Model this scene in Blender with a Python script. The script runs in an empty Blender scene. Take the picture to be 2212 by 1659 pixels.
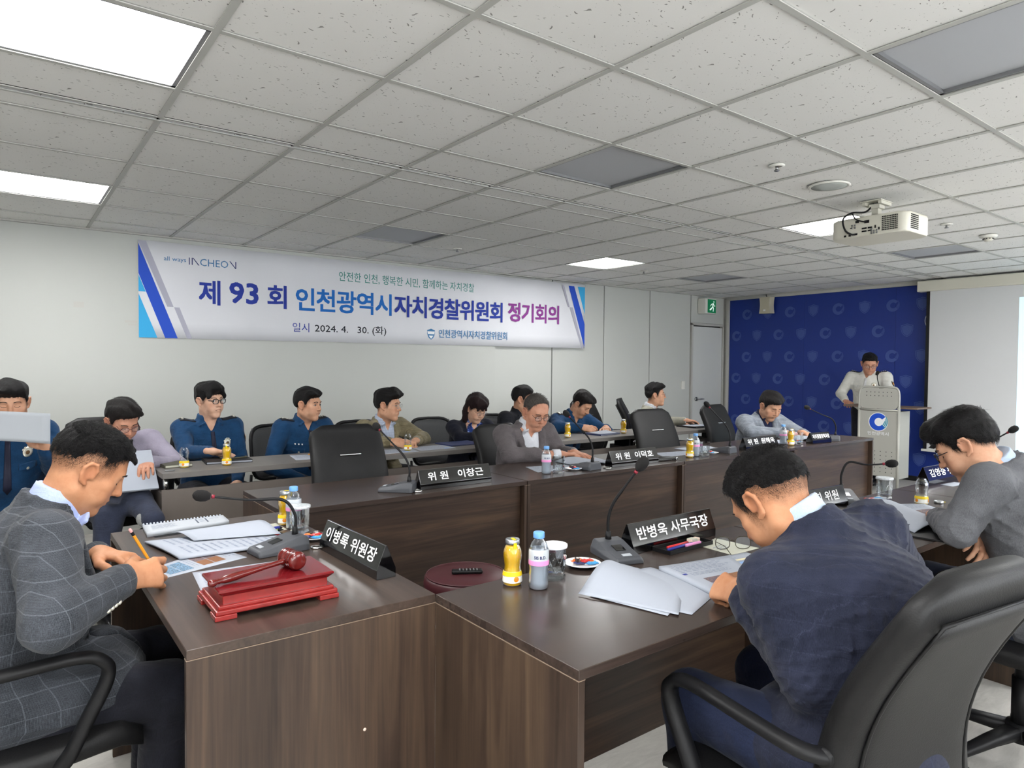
import bpy, bmesh, math, random
import numpy as np
from mathutils import Vector, Matrix

SC = bpy.context.scene
COL = SC.collection
random.seed(7)
PI = math.pi

# ------------------------------------------------------------------ camera
CAM_H = 1.395
YAW, PITCH, ROLL = 0.9221, -0.0276, 0.0076
FPX = 1458.4
cam_d = bpy.data.cameras.new('camera')
cam_d.sensor_fit = 'HORIZONTAL'
cam_d.sensor_width = 36.0
cam_d.lens = 36.0 * FPX / 2212.0
cam_d.clip_start = 0.02
cam_d.clip_end = 60
cam = bpy.data.objects.new('camera', cam_d)
COL.objects.link(cam)
_f = Vector((math.cos(PITCH) * math.cos(YAW), math.cos(PITCH) * math.sin(YAW), math.sin(PITCH)))
_r0 = Vector((math.sin(YAW), -math.cos(YAW), 0))
_u0 = _r0.cross(_f)
_r = _r0 * math.cos(ROLL) + _u0 * math.sin(ROLL)
_u = -_r0 * math.sin(ROLL) + _u0 * math.cos(ROLL)
cam.matrix_world = Matrix(((_r.x, _u.x, -_f.x, 0), (_r.y, _u.y, -_f.y, 0), (_r.z, _u.z, -_f.z, CAM_H), (0, 0, 0, 1)))
SC.camera = cam

# ------------------------------------------------------------------ world, exposure
w = bpy.data.worlds.new('world')
w.use_nodes = True
w.node_tree.nodes['Background'].inputs[0].default_value = (0.95, 0.98, 1.0, 1)
w.node_tree.nodes['Background'].inputs[1].default_value = 4.2
SC.world = w
SC.view_settings.view_transform = 'Standard'
SC.view_settings.look = 'None'
SC.view_settings.gamma = 1.0
SC.view_settings.use_curve_mapping = False
SC.view_settings.exposure = 1.0
SC.cycles.adaptive_threshold = 0.12
SC.cycles.max_bounces = 4
SC.cycles.diffuse_bounces = 2
SC.cycles.glossy_bounces = 2
SC.cycles.transmission_bounces = 3
SC.cycles.transparent_max_bounces = 8
SC.cycles.caustics_reflective = False
SC.cycles.caustics_refractive = False
LIGHT_POWER = 16.0       # emission strength of one lit ceiling panel

# ------------------------------------------------------------------ material helpers
MATS = {}

def srgb(h):
    if isinstance(h, str):
        h = h.lstrip('#')
        c = [int(h[i:i + 2], 16) / 255 for i in (0, 2, 4)]
    else:
        c = list(h)
    return tuple((x / 12.92 if x <= 0.04045 else ((x + 0.055) / 1.055) ** 2.4) for x in c) + (1.0,)

class NT:
    """tiny node-tree writer"""
    def __init__(s, name):
        s.m = bpy.data.materials.new(name)
        s.m.use_nodes = True
        s.t = s.m.node_tree
        s.b = s.t.nodes['Principled BSDF']
        s.o = s.t.nodes['Material Output']
    def n(s, typ, **kw):
        nd = s.t.nodes.new(typ)
        for k, v in kw.items():
            if k.startswith('i_'):
                key = k[2:]
                key = int(key) if key.isdigit() else key.replace('_', ' ')
                nd.inputs[key].default_value = v
            else:
                setattr(nd, k, v)
        return nd
    def l(s, a, b):
        s.t.links.new(a, b)
    def coord(s, kind='Object', scale=(1, 1, 1), rot=(0, 0, 0), loc=(0, 0, 0)):
        tc = s.n('ShaderNodeTexCoord')
        mp = s.n('ShaderNodeMapping')
        mp.inputs['Scale'].default_value = scale
        mp.inputs['Rotation'].default_value = rot
        mp.inputs['Location'].default_value = loc
        s.l(tc.outputs[kind], mp.inputs[0])
        return mp.outputs[0]
    def noise(s, vec, scale, detail=4, rough=.5, dist=0):
        nd = s.n('ShaderNodeTexNoise')
        nd.inputs['Scale'].default_value = scale
        nd.inputs['Detail'].default_value = detail
        nd.inputs['Roughness'].default_value = rough
        nd.inputs['Distortion'].default_value = dist
        if vec is not None:
            s.l(vec, nd.inputs['Vector'])
        return nd.outputs['Fac']
    def ramp(s, fac, stops, interp='LINEAR'):
        nd = s.n('ShaderNodeValToRGB')
        e = nd.color_ramp.elements
        nd.color_ramp.interpolation = interp
        while len(e) < len(stops):
            e.new(0.5)
        for el, (p, c) in zip(e, stops):
            el.position = p
            el.color = c
        s.l(fac, nd.inputs[0])
        return nd.outputs[0]
    def mix(s, fac, a, b):
        nd = s.n('ShaderNodeMix', data_type='RGBA')
        for sock, v in ((nd.inputs[0], fac), (nd.inputs[6], a), (nd.inputs[7], b)):
            if isinstance(v, (int, float)):
                sock.default_value = v
            elif isinstance(v, tuple):
                sock.default_value = v
            else:
                s.l(v, sock)
        return nd.outputs[2]
    def math(s, op, a, b=None, c=None):
        nd = s.n('ShaderNodeMath', operation=op)
        for i, v in enumerate((a, b, c)):
            if v is None:
                continue
            if isinstance(v, (int, float)):
                nd.inputs[i].default_value = v
            else:
                s.l(v, nd.inputs[i])
        return nd.outputs[0]
    def bump(s, h, strength=.3, dist=.01):
        nd = s.n('ShaderNodeBump')
        nd.inputs['Strength'].default_value = strength
        nd.inputs['Distance'].default_value = dist
        s.l(h, nd.inputs['Height'])
        s.l(nd.outputs[0], s.b.inputs['Normal'])
    def base(s, c):
        if isinstance(c, tuple):
            s.b.inputs['Base Color'].default_value = c
        else:
            s.l(c, s.b.inputs['Base Color'])
    def set(s, **kw):
        for k, v in kw.items():
            s.b.inputs[k.replace('_', ' ')].default_value = v

def M(name, col='#808080', rough=.5, metal=0.0, spec=.5, coat=0.0, trans=0.0, emit=None, estr=0.0, alpha=1.0, ior=1.45, nz=0.0, nscale=30, bump=0.0, bscale=200):
    """plain principled material with an optional faint procedural mottling"""
    if name in MATS:
        return MATS[name]
    t = NT(name)
    c = srgb(col) if not (isinstance(col, tuple) and len(col) == 4) else col
    if nz > 0:
        f = t.noise(t.coord(), nscale, 5)
        d = tuple(min(1, x * (1 + nz)) for x in c[:3]) + (1,)
        e = tuple(x * (1 - nz) for x in c[:3]) + (1,)
        t.base(t.ramp(f, [(.3, e), (.7, d)]))
    else:
        t.base(c)
    t.set(Roughness=rough, Metallic=metal, IOR=ior, Alpha=alpha)
    t.b.inputs['Specular IOR Level'].default_value = spec
    t.b.inputs['Coat Weight'].default_value = coat
    t.b.inputs['Coat Roughness'].default_value = .08
    t.b.inputs['Transmission Weight'].default_value = trans
    if emit is not None:
        t.b.inputs['Emission Color'].default_value = srgb(emit)
        t.b.inputs['Emission Strength'].default_value = estr
    if bump > 0:
        t.bump(t.noise(t.coord(), bscale, 3), bump, .004)
    MATS[name] = t.m
    return t.m

# ------------------------------------------------------------------ object helpers
def mesh_obj(name, me, parent=None, loc=None, rot=None):
    o = bpy.data.objects.new(name, me)
    COL.objects.link(o)
    if parent is not None:
        o.parent = parent
    if loc is not None:
        o.location = loc
    if rot is not None:
        o.rotation_euler = rot
    return o

def tag(o, label=None, cat=None, group=None, kind=None):
    if label: o['label'] = label
    if cat: o['category'] = cat
    if group: o['group'] = group
    if kind: o['kind'] = kind
    return o

def thing(name, label, cat, loc=(0, 0, 0), rz=0.0, group=None):
    o = bpy.data.objects.new(name, None)
    o.empty_display_size = .05
    COL.objects.link(o)
    o.location = loc
    o.rotation_euler = (0, 0, rz)
    return tag(o, label, cat, group)

def copy_tree(o, parent=None):
    c = o.copy()
    COL.objects.link(c)
    if parent is not None:
        c.parent = parent
    for ch in list(o.children):
        copy_tree(ch, c)
    return c

class MB:
    """collects simple solids in one bmesh; build() links them as ONE mesh object"""
    def __init__(s):
        s.bm = bmesh.new()
        s.mi = 0
    def _mark(s, n0):
        s.bm.faces.ensure_lookup_table()
        for f in s.bm.faces[n0:]:
            f.material_index = s.mi
    def box(s, c, size, rot=None, bev=0.0, seg=2):
        n0 = len(s.bm.faces)
        b = bmesh.new()
        bmesh.ops.create_cube(b, size=1.0)
        bmesh.ops.scale(b, vec=size, verts=b.verts)
        if bev > 0:
            bmesh.ops.bevel(b, geom=list(b.edges), offset=min(bev, .49 * min(size)), segments=seg, profile=.5, affect='EDGES')
        s._merge(b, c, rot)
        s._mark(n0)
        return s
    def _merge(s, b, c, rot):
        m = Matrix.Translation(Vector(c))
        if rot is not None:
            m = m @ (rot.to_4x4() if isinstance(rot, Matrix) else Matrix.Rotation(rot[2], 4, 'Z') @ Matrix.Rotation(rot[1], 4, 'Y') @ Matrix.Rotation(rot[0], 4, 'X'))
        vm = {}
        for v in b.verts:
            vm[v] = s.bm.verts.new(m @ v.co)
        for f in b.faces:
            try:
                nf = s.bm.faces.new([vm[v] for v in f.verts])
                nf.smooth = f.smooth
            except ValueError:
                pass
        b.free()
    def faces(s, vs, fs, smooth=False):
        n0 = len(s.bm.faces)
        nv = [s.bm.verts.new(v) for v in vs]
        for f in fs:
            try:
                q = s.bm.faces.new([nv[i] for i in f])
                q.smooth = smooth
            except ValueError:
                pass
        s._mark(n0)
        return s
    def lathe(s, prof, c=(0, 0, 0), n=20, rot=None, smooth=True, sx=1, sy=1):
        """prof: list of (r, z); r = 0 closes to a point"""
        n0 = len(s.bm.faces)
        m = Matrix.Translation(Vector(c))
        if rot is not None:
            m = m @ (rot.to_4x4() if isinstance(rot, Matrix) else Matrix.Rotation(rot[2], 4, 'Z') @ Matrix.Rotation(rot[1], 4, 'Y') @ Matrix.Rotation(rot[0], 4, 'X'))
        rings = []
        for r, z in prof:
            if r <= 1e-6:
                rings.append([s.bm.verts.new(m @ Vector((0, 0, z)))])
            else:
                rings.append([s.bm.verts.new(m @ Vector((r * sx * math.cos(2 * PI * i / n), r * sy * math.sin(2 * PI * i / n), z))) for i in range(n)])
        for a, b in zip(rings, rings[1:]):
            for i in range(n):
                j = (i + 1) % n
                if len(a) == 1 and len(b) == 1:
                    continue
                if len(a) == 1:
                    vs = [a[0], b[j], b[i]]
                elif len(b) == 1:
                    vs = [a[i], a[j], b[0]]
                else:
                    vs = [a[i], a[j], b[j], b[i]]
                f = s.bm.faces.new(vs)
                f.smooth = smooth
        s._mark(n0)
        return s
    def cyl(s, c, r, h, n=16, rot=None, r2=None, smooth=True, bev=0.0):
        r2 = r if r2 is None else r2
        if bev > 0:
            prof = [(0, 0), (r - bev, 0), (r, bev), (r2, h - bev), (r2 - bev, h), (0, h)]
        else:
            prof = [(0, 0), (r, 0), (r2, h), (0, h)]
        s.lathe(prof, c, n, rot, smooth)
        return s
    def tube(s, pts, r, n=8, closed=False, flat=None, cap=True):
        """sweep along points; r number or list; flat=(w,t) gives an elliptical section"""
        n0 = len(s.bm.faces)
        pts = [Vector(p) for p in pts]
        N = len(pts)
        rr = r if isinstance(r, (list, tuple)) else [r] * N
        rings = []
        up = None
        for i, p in enumerate(pts):
            if closed:
                d = pts[(i + 1) % N] - pts[i - 1]
            else:
                d = pts[min(i + 1, N - 1)] - pts[max(i - 1, 0)]
            d.normalize()
            if up is None:
                up = Vector((0, 0, 1)) if abs(d.z) < .9 else Vector((1, 0, 0))
            sd = d.cross(up)
            sd.normalize()
            up = sd.cross(d)
            a, b = (flat[0], flat[1]) if flat else (1, 1)
            rings.append([s.bm.verts.new(p + sd * (math.cos(2 * PI * k / n) * rr[i] * a) + up * (math.sin(2 * PI * k / n) * rr[i] * b)) for k in range(n)])
        M_ = N if closed else N - 1
        for i in range(M_):
            a, b = rings[i], rings[(i + 1) % N]
            for k in range(n):
                f = s.bm.faces.new([a[k], a[(k + 1) % n], b[(k + 1) % n], b[k]])
                f.smooth = True
        if not closed and cap:
            s.bm.faces.new(rings[0][::-1])
            s.bm.faces.new(rings[-1])
        s._mark(n0)
        return s
    def prism(s, poly, z0, z1, tf=None, smooth=False):
        """extrude a 2-D polygon (x, y) from z0 to z1"""
        n0 = len(s.bm.faces)
        tf = tf or Matrix.Identity(4)
        a = [s.bm.verts.new(tf @ Vector((x, y, z0))) for x, y in poly]
        b = [s.bm.verts.new(tf @ Vector((x, y, z1))) for x, y in poly]
        s.bm.faces.new(a[::-1])
        s.bm.faces.new(b)
        N = len(poly)
        for i in range(N):
            f = s.bm.faces.new([a[i], a[(i + 1) % N], b[(i + 1) % N], b[i]])
            f.smooth = smooth
        s._mark(n0)
        return s
    def mesh(s, name, mats, tri=False):
        bmesh.ops.recalc_face_normals(s.bm, faces=s.bm.faces)
        me = bpy.data.meshes.new(name)
        s.bm.to_mesh(me)
        s.bm.free()
        for m in (mats if isinstance(mats, (list, tuple)) else [mats]):
            me.materials.append(m)
        return me
    def build(s, name, mats, parent=None, loc=None, rot=None):
        return mesh_obj(name, s.mesh(name, mats), parent, loc, rot)

def smooth_path(pts, n=6):
    """Catmull-Rom through the points"""
    P_ = [Vector(p) for p in pts]
    out = []
    for i in range(len(P_) - 1):
        p0, p1, p2, p3 = P_[max(i - 1, 0)], P_[i], P_[i + 1], P_[min(i + 2, len(P_) - 1)]
        for k in range(n):
            t = k / n
            out.append(.5 * ((2 * p1) + (p2 - p0) * t + (2 * p0 - 5 * p1 + 4 * p2 - p3) * t * t + (3 * p1 - p0 - 3 * p2 + p3) * t ** 3))
    out.append(P_[-1])
    return out

TEXT_CACHE = {}
def text_mesh(*a, **k):
    key = (a, tuple(sorted(k.items())))
    if key not in TEXT_CACHE:
        TEXT_CACHE[key] = text_mesh_new(*a, **k)
    return TEXT_CACHE[key].copy()

def text_curve(body, size, bold=0.0, depth=0.0003, spacing=1.0, align='CENTER'):
    c = bpy.data.curves.new('lettering', 'FONT')
    c.body = body
    c.size = size
    c.offset = bold
    c.extrude = depth
    c.resolution_u = 2
    c.space_character = spacing
    c.align_x = align
    c.align_y = 'CENTER'
    o = bpy.data.objects.new('lettering_tmp', c)
    COL.objects.link(o)
    return o

def text_batch(specs):
    """cut many letterings with one scene update"""
    os_ = [text_curve(*a) for a in specs]
    bpy.context.view_layer.update()
    dg = bpy.context.evaluated_depsgraph_get()
    for a, o in zip(specs, os_):
        TEXT_CACHE[(a, ())] = bpy.data.meshes.new_from_object(o.evaluated_get(dg))
    for o in os_:
        c = o.data
        bpy.data.objects.remove(o)
        bpy.data.curves.remove(c)

def text_mesh_new(*a):
    text_batch([a])
    return TEXT_CACHE[(a, ())]

def fit_text(body, width, height, bold=0.0, depth=0.0, spacing=1.0):
    """flat lettering scaled so that its ink fills width x height, centred on the origin; bold = stroke gain"""
    src = text_mesh(body, .1, 0.0, 0.0, spacing)
    n = len(src.vertices)
    co = np.empty(n * 3, np.float32)
    src.vertices.foreach_get('co', co)
    co = co.reshape(-1, 3)
    fs = [tuple(p.vertices) for p in src.polygons]
    bpy.data.meshes.remove(src)
    lo, hi = co.min(0), co.max(0)
    sc = np.array([width / (hi[0] - lo[0] + .2 * bold), height / (hi[1] - lo[1] + .2 * bold), 1])
    co = (co - np.array([(lo[0] + hi[0]) / 2, (lo[1] + hi[1]) / 2, 0])) * sc
    sh = [(0, 0)]
    if bold > 0:
        d = bold * .1
        sh = [(d, d), (-d, d), (d, -d), (-d, -d), (0, 0)]
    vs, ff = [], []
    for k, (x, y) in enumerate(sh):
        ff += [tuple(i + n * k for i in f) for f in fs]
        vs.append(co + np.array([x * sc[0], y * sc[1], .00002 * k]))
    me = bpy.data.meshes.new('lettering')
    me.from_pydata(np.concatenate(vs).tolist(), [], ff)
    return me

def put_text(name, me, mat, parent, loc, rot):
    me.materials.clear()
    me.materials.append(mat)
    return mesh_obj(name, me, parent, loc, rot)

# lettering is cut first, while the scene is still empty (fast)
text_batch([(_b, .1, 0.0, 0.0, _s) for _b, _s in (('제', 1.0), ('93', 1.0), ('회', 1.0), ('인천광역시', 0.92), ('자치경찰위원회', 0.9), ('정기회의', 0.92), ('안전한 인천, 행복한 시민, 함께하는 자치경찰', 1.0), ('일시', 1.0), ('2024. 4.   30. (화)', 1.0), ('인천광역시자치경찰위원회', 0.9), ('all ways', 1.0), ('I', 1.0), ('CHEO', 1.0), ('인천광역시', 0.95), ('이병록 위원장', 1.0), ('반병욱 사무국장', 1.0), ('김영희 위원', 1.0), ('김영중 위원', 1.0), ('위 원   이창근', 1.0), ('위 원  이덕호', 1.0), ('위 원  원혜욱', 1.0), ('자치경찰정책과장', 1.0), ('SIS B.D.', 0.0002))] + [('SIS B.D.', .011, .0003, .0002)])
# ------------------------------------------------------------------ procedural surfaces
def wood_mat(name, axis, dark, mid, light, rough=.32, scale=1.0, coat=.0):
    t = NT(name)
    sc = [18 * scale] * 3
    sc[axis] = 1.1 * scale
    v = t.coord('Object', tuple(sc))
    big = t.noise(t.coord('Object', tuple([2.2 * scale if i != axis else .5 * scale for i in range(3)])), 1.6, 2, .5, .6)
    f1 = t.noise(v, 1.0, 4, .62, 1.1)
    sc2 = [130 * scale] * 3
    sc2[axis] = 3.5 * scale
    f2 = t.noise(t.coord('Object', tuple(sc2)), 1.0, 1, .6)
    a = t.math('MULTIPLY_ADD', f1, .62, t.math('MULTIPLY', big, .45))
    a = t.math('MULTIPLY_ADD', f2, .22, t.math('SUBTRACT', a, .12))
    t.base(t.ramp(a, [(.30, srgb(dark)), (.52, srgb(mid)), (.78, srgb(light))]))
    t.set(Roughness=rough)
    t.b.inputs['Coat Weight'].default_value = coat
    t.b.inputs['Coat Roughness'].default_value = .22
    MATS[name] = t.m
    return t.m

wood_mat('wood_top_x', 0, '#28201d', '#3d322d', '#4e423b', rough=.27)
wood_mat('wood_top_y', 1, '#2b231f', '#42362f', '#564840', rough=.28)
wood_mat('wood_side_v', 2, '#241b16', '#3f3128', '#5c4a3a', rough=.36)
wood_mat('wood_front_x', 0, '#231a16', '#3d2f27', '#604c3a', rough=.34)
EDGE = M('wood_edge', '#3d2c24', .35, nz=.15, nscale=60)
TRIM_LINE = M('edge_band_joint', '#8a7767', .5)

def ceiling_tile_mat():
    t = NT('ceiling_tile')
    # short dark fissures: stretched voronoi + pin holes
    v = t.coord('Object', (1, 1, 1))
    wob = t.n('ShaderNodeTexNoise')
    wob.inputs['Scale'].default_value = 9
    t.l(v, wob.inputs['Vector'])
    ad = t.n('ShaderNodeVectorMath', operation='MULTIPLY_ADD')
    t.l(wob.outputs['Color'], ad.inputs[0])
    ad.inputs[1].default_value = (.16, .16, 0)
    t.l(v, ad.inputs[2])
    mp = t.n('ShaderNodeMapping')
    mp.inputs['Scale'].default_value = (1.0, 2.6, 1)
    mp.inputs['Rotation'].default_value = (0, 0, .5)
    t.l(ad.outputs[0], mp.inputs[0])
    vo = t.n('ShaderNodeTexVoronoi')
    vo.inputs['Scale'].default_value = 26
    t.l(mp.outputs[0], vo.inputs['Vector'])
    d = vo.outputs['Distance']
    gate = t.math('GREATER_THAN', t.noise(v, 33, 2), .50)
    spot = t.math('MULTIPLY', t.math('LESS_THAN', d, .17), gate)
    vo2 = t.n('ShaderNodeTexVoronoi')
    vo2.inputs['Scale'].default_value = 75
    t.l(v, vo2.inputs['Vector'])
    pin = t.math('MULTIPLY', t.math('LESS_THAN', vo2.outputs['Distance'], .11), t.math('GREATER_THAN', t.noise(v, 20, 2), .5))
    k = t.math('MAXIMUM', t.math('MULTIPLY', spot, .8), t.math('MULTIPLY', pin, .45))
    base = srgb('#eeede9')
    t.base(t.mix(k, base, srgb('#77756f')))
    t.set(Roughness=.95)
    t.b.inputs['Specular IOR Level'].default_value = .1
    MATS['ceiling_tile'] = t.m
ceiling_tile_mat()

M('grid_bar', '#bdbdb7', .55)
M('grid_dark', '#22221f', .8)
M('wall_paint', '#c5c7c2', .75)
M('wall_white', '#e6e7e4', .75)
M('wall_panel', '#c6c8c3', .62)
M('wall_seam', '#40403d', .8)
M('wall_trim', '#c4c3bd', .6)
M('door_paint', '#d6d8d5', .6)
M('blue_board', '#1c3588', .42)
M('board_mark', '#42589e', .5)
M('black_base', '#101012', .6)
M('steel', '#c9c9c7', .25, 1.0)
M('steel_dull', '#9b9c9c', .35, 1.0)
M('white_plastic', '#e9e8e0', .4)
M('cream_plastic', '#dcd9cb', .45)
M('black_plastic', '#121214', .5, spec=.35)
M('grey_plastic', '#4b4d52', .45, bump=.05, bscale=900)
M('grey_plastic_dark', '#333539', .5)
M('panel_off', '#b9bbbf', .55)
M('panel_lip', '#8d8e90', .4, .6)
M('paper', '#a9afba', .8)
M('paper_warm', '#c4c4b4', .8)
M('paper_grey', '#b2b7bd', .85)
M('ink_grey', '#8b93a3', .8)
M('ink_dark', '#565c6a', .8)
M('ink_blue', '#8fb0e0', .8)
M('ink_yellow', '#efe3bb', .8)
M('black_gloss', '#08080a', .10, coat=1.0)
M('white_letter', '#f2f3f3', .5)
M('red_lacquer', '#6d1218', .22, nz=.10, nscale=14, coat=.6)
M('red_lacquer_side', '#8c1f1c', .25, nz=.16, nscale=18, coat=.5)
M('gavel_wood', '#5d1512', .2, nz=.22, nscale=40, coat=.7)
M('grey_table', '#6c6864', .45, nz=.05, nscale=9)
M('grey_table_front', '#6a625c', .45, nz=.05, nscale=9)
M('foam', '#1b1a1a', .95, bump=.5, bscale=900)
M('red_ring', '#8c2434', .35)
M('blue_cap', '#6fa8e6', .4)
M('juice', '#f0ba0a', .25, spec=.6, coat=.4)
M('juice_low', '#d9b92a', .3)
M('label_white', '#f5f3ea', .55)
M('label_yellow', '#f2cf1c', .5)
M('label_orange', '#ee8f22', .5)
M('label_pink', '#f09ad0', .55)
M('label_blue', '#2b3a7c', .55)
M('metal_cap', '#b8bcc0', .3, .9)
M('yellow_tab', '#f1d81e', .5)
M('plate_white', '#eef0f3', .3, coat=.3)
for nm, c in (('wrap_red', '#c8282a'), ('wrap_blue', '#3f9bd8'), ('wrap_navy', '#2f3470'), ('wrap_dark', '#3a2523'), ('wrap_orange', '#e26a2a'), ('wrap_silver', '#c9cfd6')):
    M(nm, c, .3, coat=.4, nz=.25, nscale=160)
M('pen_red', '#d6353a', .4)
M('pen_blue', '#28348c', .4)
M('pen_lime', '#c4dd2c', .4)
M('eraser', '#e9d3c2', .7)
M('pencil_yellow', '#e29a2a', .5)
M('pencil_pink', '#e3a3a0', .7)
M('maroon_vinyl', '#4a2328', .42, nz=.08, nscale=20, bump=.1, bscale=400)
M('lens_tint', '#c8d2d6', .05, alpha=.16)
M('banner_cloth', '#e4e5ea', .8, nz=.02, nscale=2.0)
for nm, c in (('print_navy', '#2b3fa0'), ('print_blue', '#1f6fc4'), ('print_purple', '#8e3f92'), ('print_green', '#3d8f86'), ('print_royal', '#2d55c8'), ('print_sky', '#3fb0e8'), ('print_grey', '#b3b3c2'), ('print_black', '#20222c'), ('print_steel', '#4b83b4'), ('print_deep', '#24306e')):
    M(nm, c, .8)
M('lectern_grey', '#b3b2aa', .45, .15)
M('lectern_top', '#6d5a4e', .5)
M('logo_blue', '#1f50c4', .4)
M('logo_teal', '#2f97ac', .4)
M('logo_white', '#f0f2f4', .4)
M('screen_white', '#d9dadb', .8)
M('exit_green', '#0d6a45', .5, emit='#0d8a55', estr=.12)
M('exit_white', '#dfeee8', .5, emit='#dff5ea', estr=.25)
M('screen_cyan', '#bfe6f7', .7)

def glass_mat(name, col, rough=.02, a=.38):
    t = NT(name)
    tr = t.n('ShaderNodeBsdfTransparent')
    tr.inputs[0].default_value = srgb(col)
    gl = t.n('ShaderNodeBsdfGlossy')
    gl.inputs['Roughness'].default_value = rough + .04
    gl.inputs['Color'].default_value = (.95, .97, 1, 1)
    fr = t.n('ShaderNodeLayerWeight')
    fr.inputs['Blend'].default_value = a
    mx = t.n('ShaderNodeMixShader')
    t.l(fr.outputs['Facing'], mx.inputs[0])
    t.l(tr.outputs[0], mx.inputs[1])
    t.l(gl.outputs[0], mx.inputs[2])
    t.l(mx.outputs[0], t.o.inputs[0])
    MATS[name] = t.m
glass_mat('clear_glass', '#fbfdfd')
glass_mat('frosted_pet', '#dfe4ea', .15, .45)
glass_mat('window_glass', '#ffffff', .0, .12)
M('water_bottle', '#e6ecf1', .3, alpha=.72, coat=.2)
M('foil_lid', '#d5dadd', .35, .3, nz=.2, nscale=120)

def carpet_mat():
    t = NT('floor_carpet')
    v = t.coord('Object', (1, 1, 1))
    a = t.noise(t.coord('Object', (3, 9, 1), rot=(0, 0, .35)), 3.0, 3, .65, 1.2)
    b = t.noise(v, 420, 1)
    m = t.math('MULTIPLY_ADD', b, .35, t.math('MULTIPLY', a, .75))
    t.base(t.ramp(m, [(.28, srgb('#a9a6a0')), (.55, srgb('#b8b5af')), (.8, srgb('#c6c3bc'))]))
    t.set(Roughness=.9)
    MATS['floor_carpet'] = t.m
carpet_mat()

def leather_mat():
    t = NT('black_leather')
    v = t.coord('Object', (1, 1, 1))
    vo = t.n('ShaderNodeTexVoronoi')
    vo.inputs['Scale'].default_value = 260
    t.l(v, vo.inputs['Vector'])
    t.base(t.ramp(t.noise(v, 6, 4), [(.3, srgb('#131314')), (.75, srgb('#1d1d1e'))]))
    t.set(Roughness=.5)
    t.b.inputs['Specular IOR Level'].default_value = .3
    t.bump(vo.outputs['Distance'], .12, .002)
    MATS['black_leather'] = t.m
leather_mat()

def mesh_fabric():
    t = NT('chair_mesh')
    ck = t.n('ShaderNodeTexChecker')
    ck.inputs['Scale'].default_value = 300
    t.l(t.coord('Object'), ck.inputs['Vector'])
    t.base(t.mix(ck.outputs['Fac'], srgb('#4a4b4d'), srgb('#5c5d5f')))
    t.set(Roughness=.8)
    MATS['chair_mesh'] = t.m
mesh_fabric()

def cloth_mat(name, col, col2=None, lines=None, lcol='#ffffff', lfac=.25, weave=.12, step=.045, width=.05, rough=.85, fine=None, splotch=None):
    """woven fabric; lines -> a windowpane check of the given pitch in the cloth itself"""
    t = NT(name)
    v = t.coord('Object')
    n1 = t.noise(v, 14, 2)
    n2 = t.noise(t.coord('Object', (1, 1, .12)), 900, 2)
    c1 = srgb(col)
    c2 = srgb(col2 or col)
    hi = tuple(min(1, x * (1 + weave)) for x in c2[:3]) + (1,)
    lo = tuple(x * (1 - weave) for x in c1[:3]) + (1,)
    f = t.math('MULTIPLY_ADD', n2, .6, t.math('MULTIPLY', n1, .4))
    c = t.ramp(f, [(.35, lo), (.65, hi)])
    if splotch:
        s_ = t.noise(t.coord('Object', (1, 1, 1)), splotch[1], 3, .5, .6)
        c = t.mix(t.ramp(s_, [(.56, (0, 0, 0, 1)), (.6, (1, 1, 1, 1))]), c, srgb(splotch[0]))
    def grid(c, pitch, wd, colr, fac):
        sx = t.n('ShaderNodeSeparateXYZ')
        t.l(v, sx.inputs[0])
        # two families of threads: around the body (z) and along it (mixture of x and y)
        a = t.math('MULTIPLY_ADD', sx.outputs[0], .72, t.math('MULTIPLY', sx.outputs[1], .70))
        out = None
        for q in (sx.outputs[2], a):
            fr = t.math('FRACT', t.math('DIVIDE', q, pitch))
            ln = t.math('LESS_THAN', t.math('ABSOLUTE', t.math('SUBTRACT', fr, .5)), wd)
            out = ln if out is None else t.math('MAXIMUM', out, ln)
        brk = t.math('MULTIPLY', out, t.math('MULTIPLY_ADD', n2, .7, fac - .35))
        return t.mix(brk, c, srgb(colr))
    if fine:
        c = grid(c, fine[0], fine[1], fine[2], fine[3])
    if lines:
        c = grid(c, step, width, lcol, lfac)
    t.base(c)
    t.set(Roughness=rough)
    t.b.inputs['Specular IOR Level'].default_value = .2
    t.b.inputs['Sheen Weight'].default_value = .08
    w1 = t.noise(t.coord('Object', (1, 1, 2.2)), 9, 3, .5, 1.2)
    h = t.math('MULTIPLY_ADD', n2, .04, w1)
    t.bump(h, .35, .02)
    MATS[name] = t.m
    return t.m

def skin_mat(name, col, hairc='#1a1513'):
    t = NT(name)
    v = t.coord('Object')
    c = srgb(col)
    n = t.noise(v, 26, 3, .6)
    a = (c[0] * .90, c[1] * .80, c[2] * .74, 1)
    b = (min(1, c[0] * 1.06), c[1] * 1.05, c[2] * 1.05, 1)
    at = t.n('ShaderNodeAttribute', attribute_name='stubble')
    st = t.noise(t.coord('Object', (1, 1, .5)), 700, 2)
    st = t.math('MULTIPLY', at.outputs['Fac'], t.ramp(st, [(.36, (.45, .45, .45, 1)), (.64, (1, 1, 1, 1))]))
    rd = t.n('ShaderNodeAttribute', attribute_name='flush')
    c1 = t.mix(t.math('MULTIPLY', rd.outputs['Fac'], .55), t.ramp(n, [(.3, a), (.66, b)]), (c[0] * .86, c[1] * .52, c[2] * .46, 1))
    t.base(t.mix(st, c1, srgb(hairc)))
    t.set(Roughness=.56)
    t.b.inputs['Specular IOR Level'].default_value = .28
    t.b.inputs['Subsurface Weight'].default_value = .0
    t.b.inputs['Subsurface Radius'].default_value = (.012, .005, .003)
    t.b.inputs['Subsurface Scale'].default_value = .5
    t.bump(t.noise(v, 320, 1), .10, .002)
    MATS[name] = t.m
    return t.m

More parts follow.
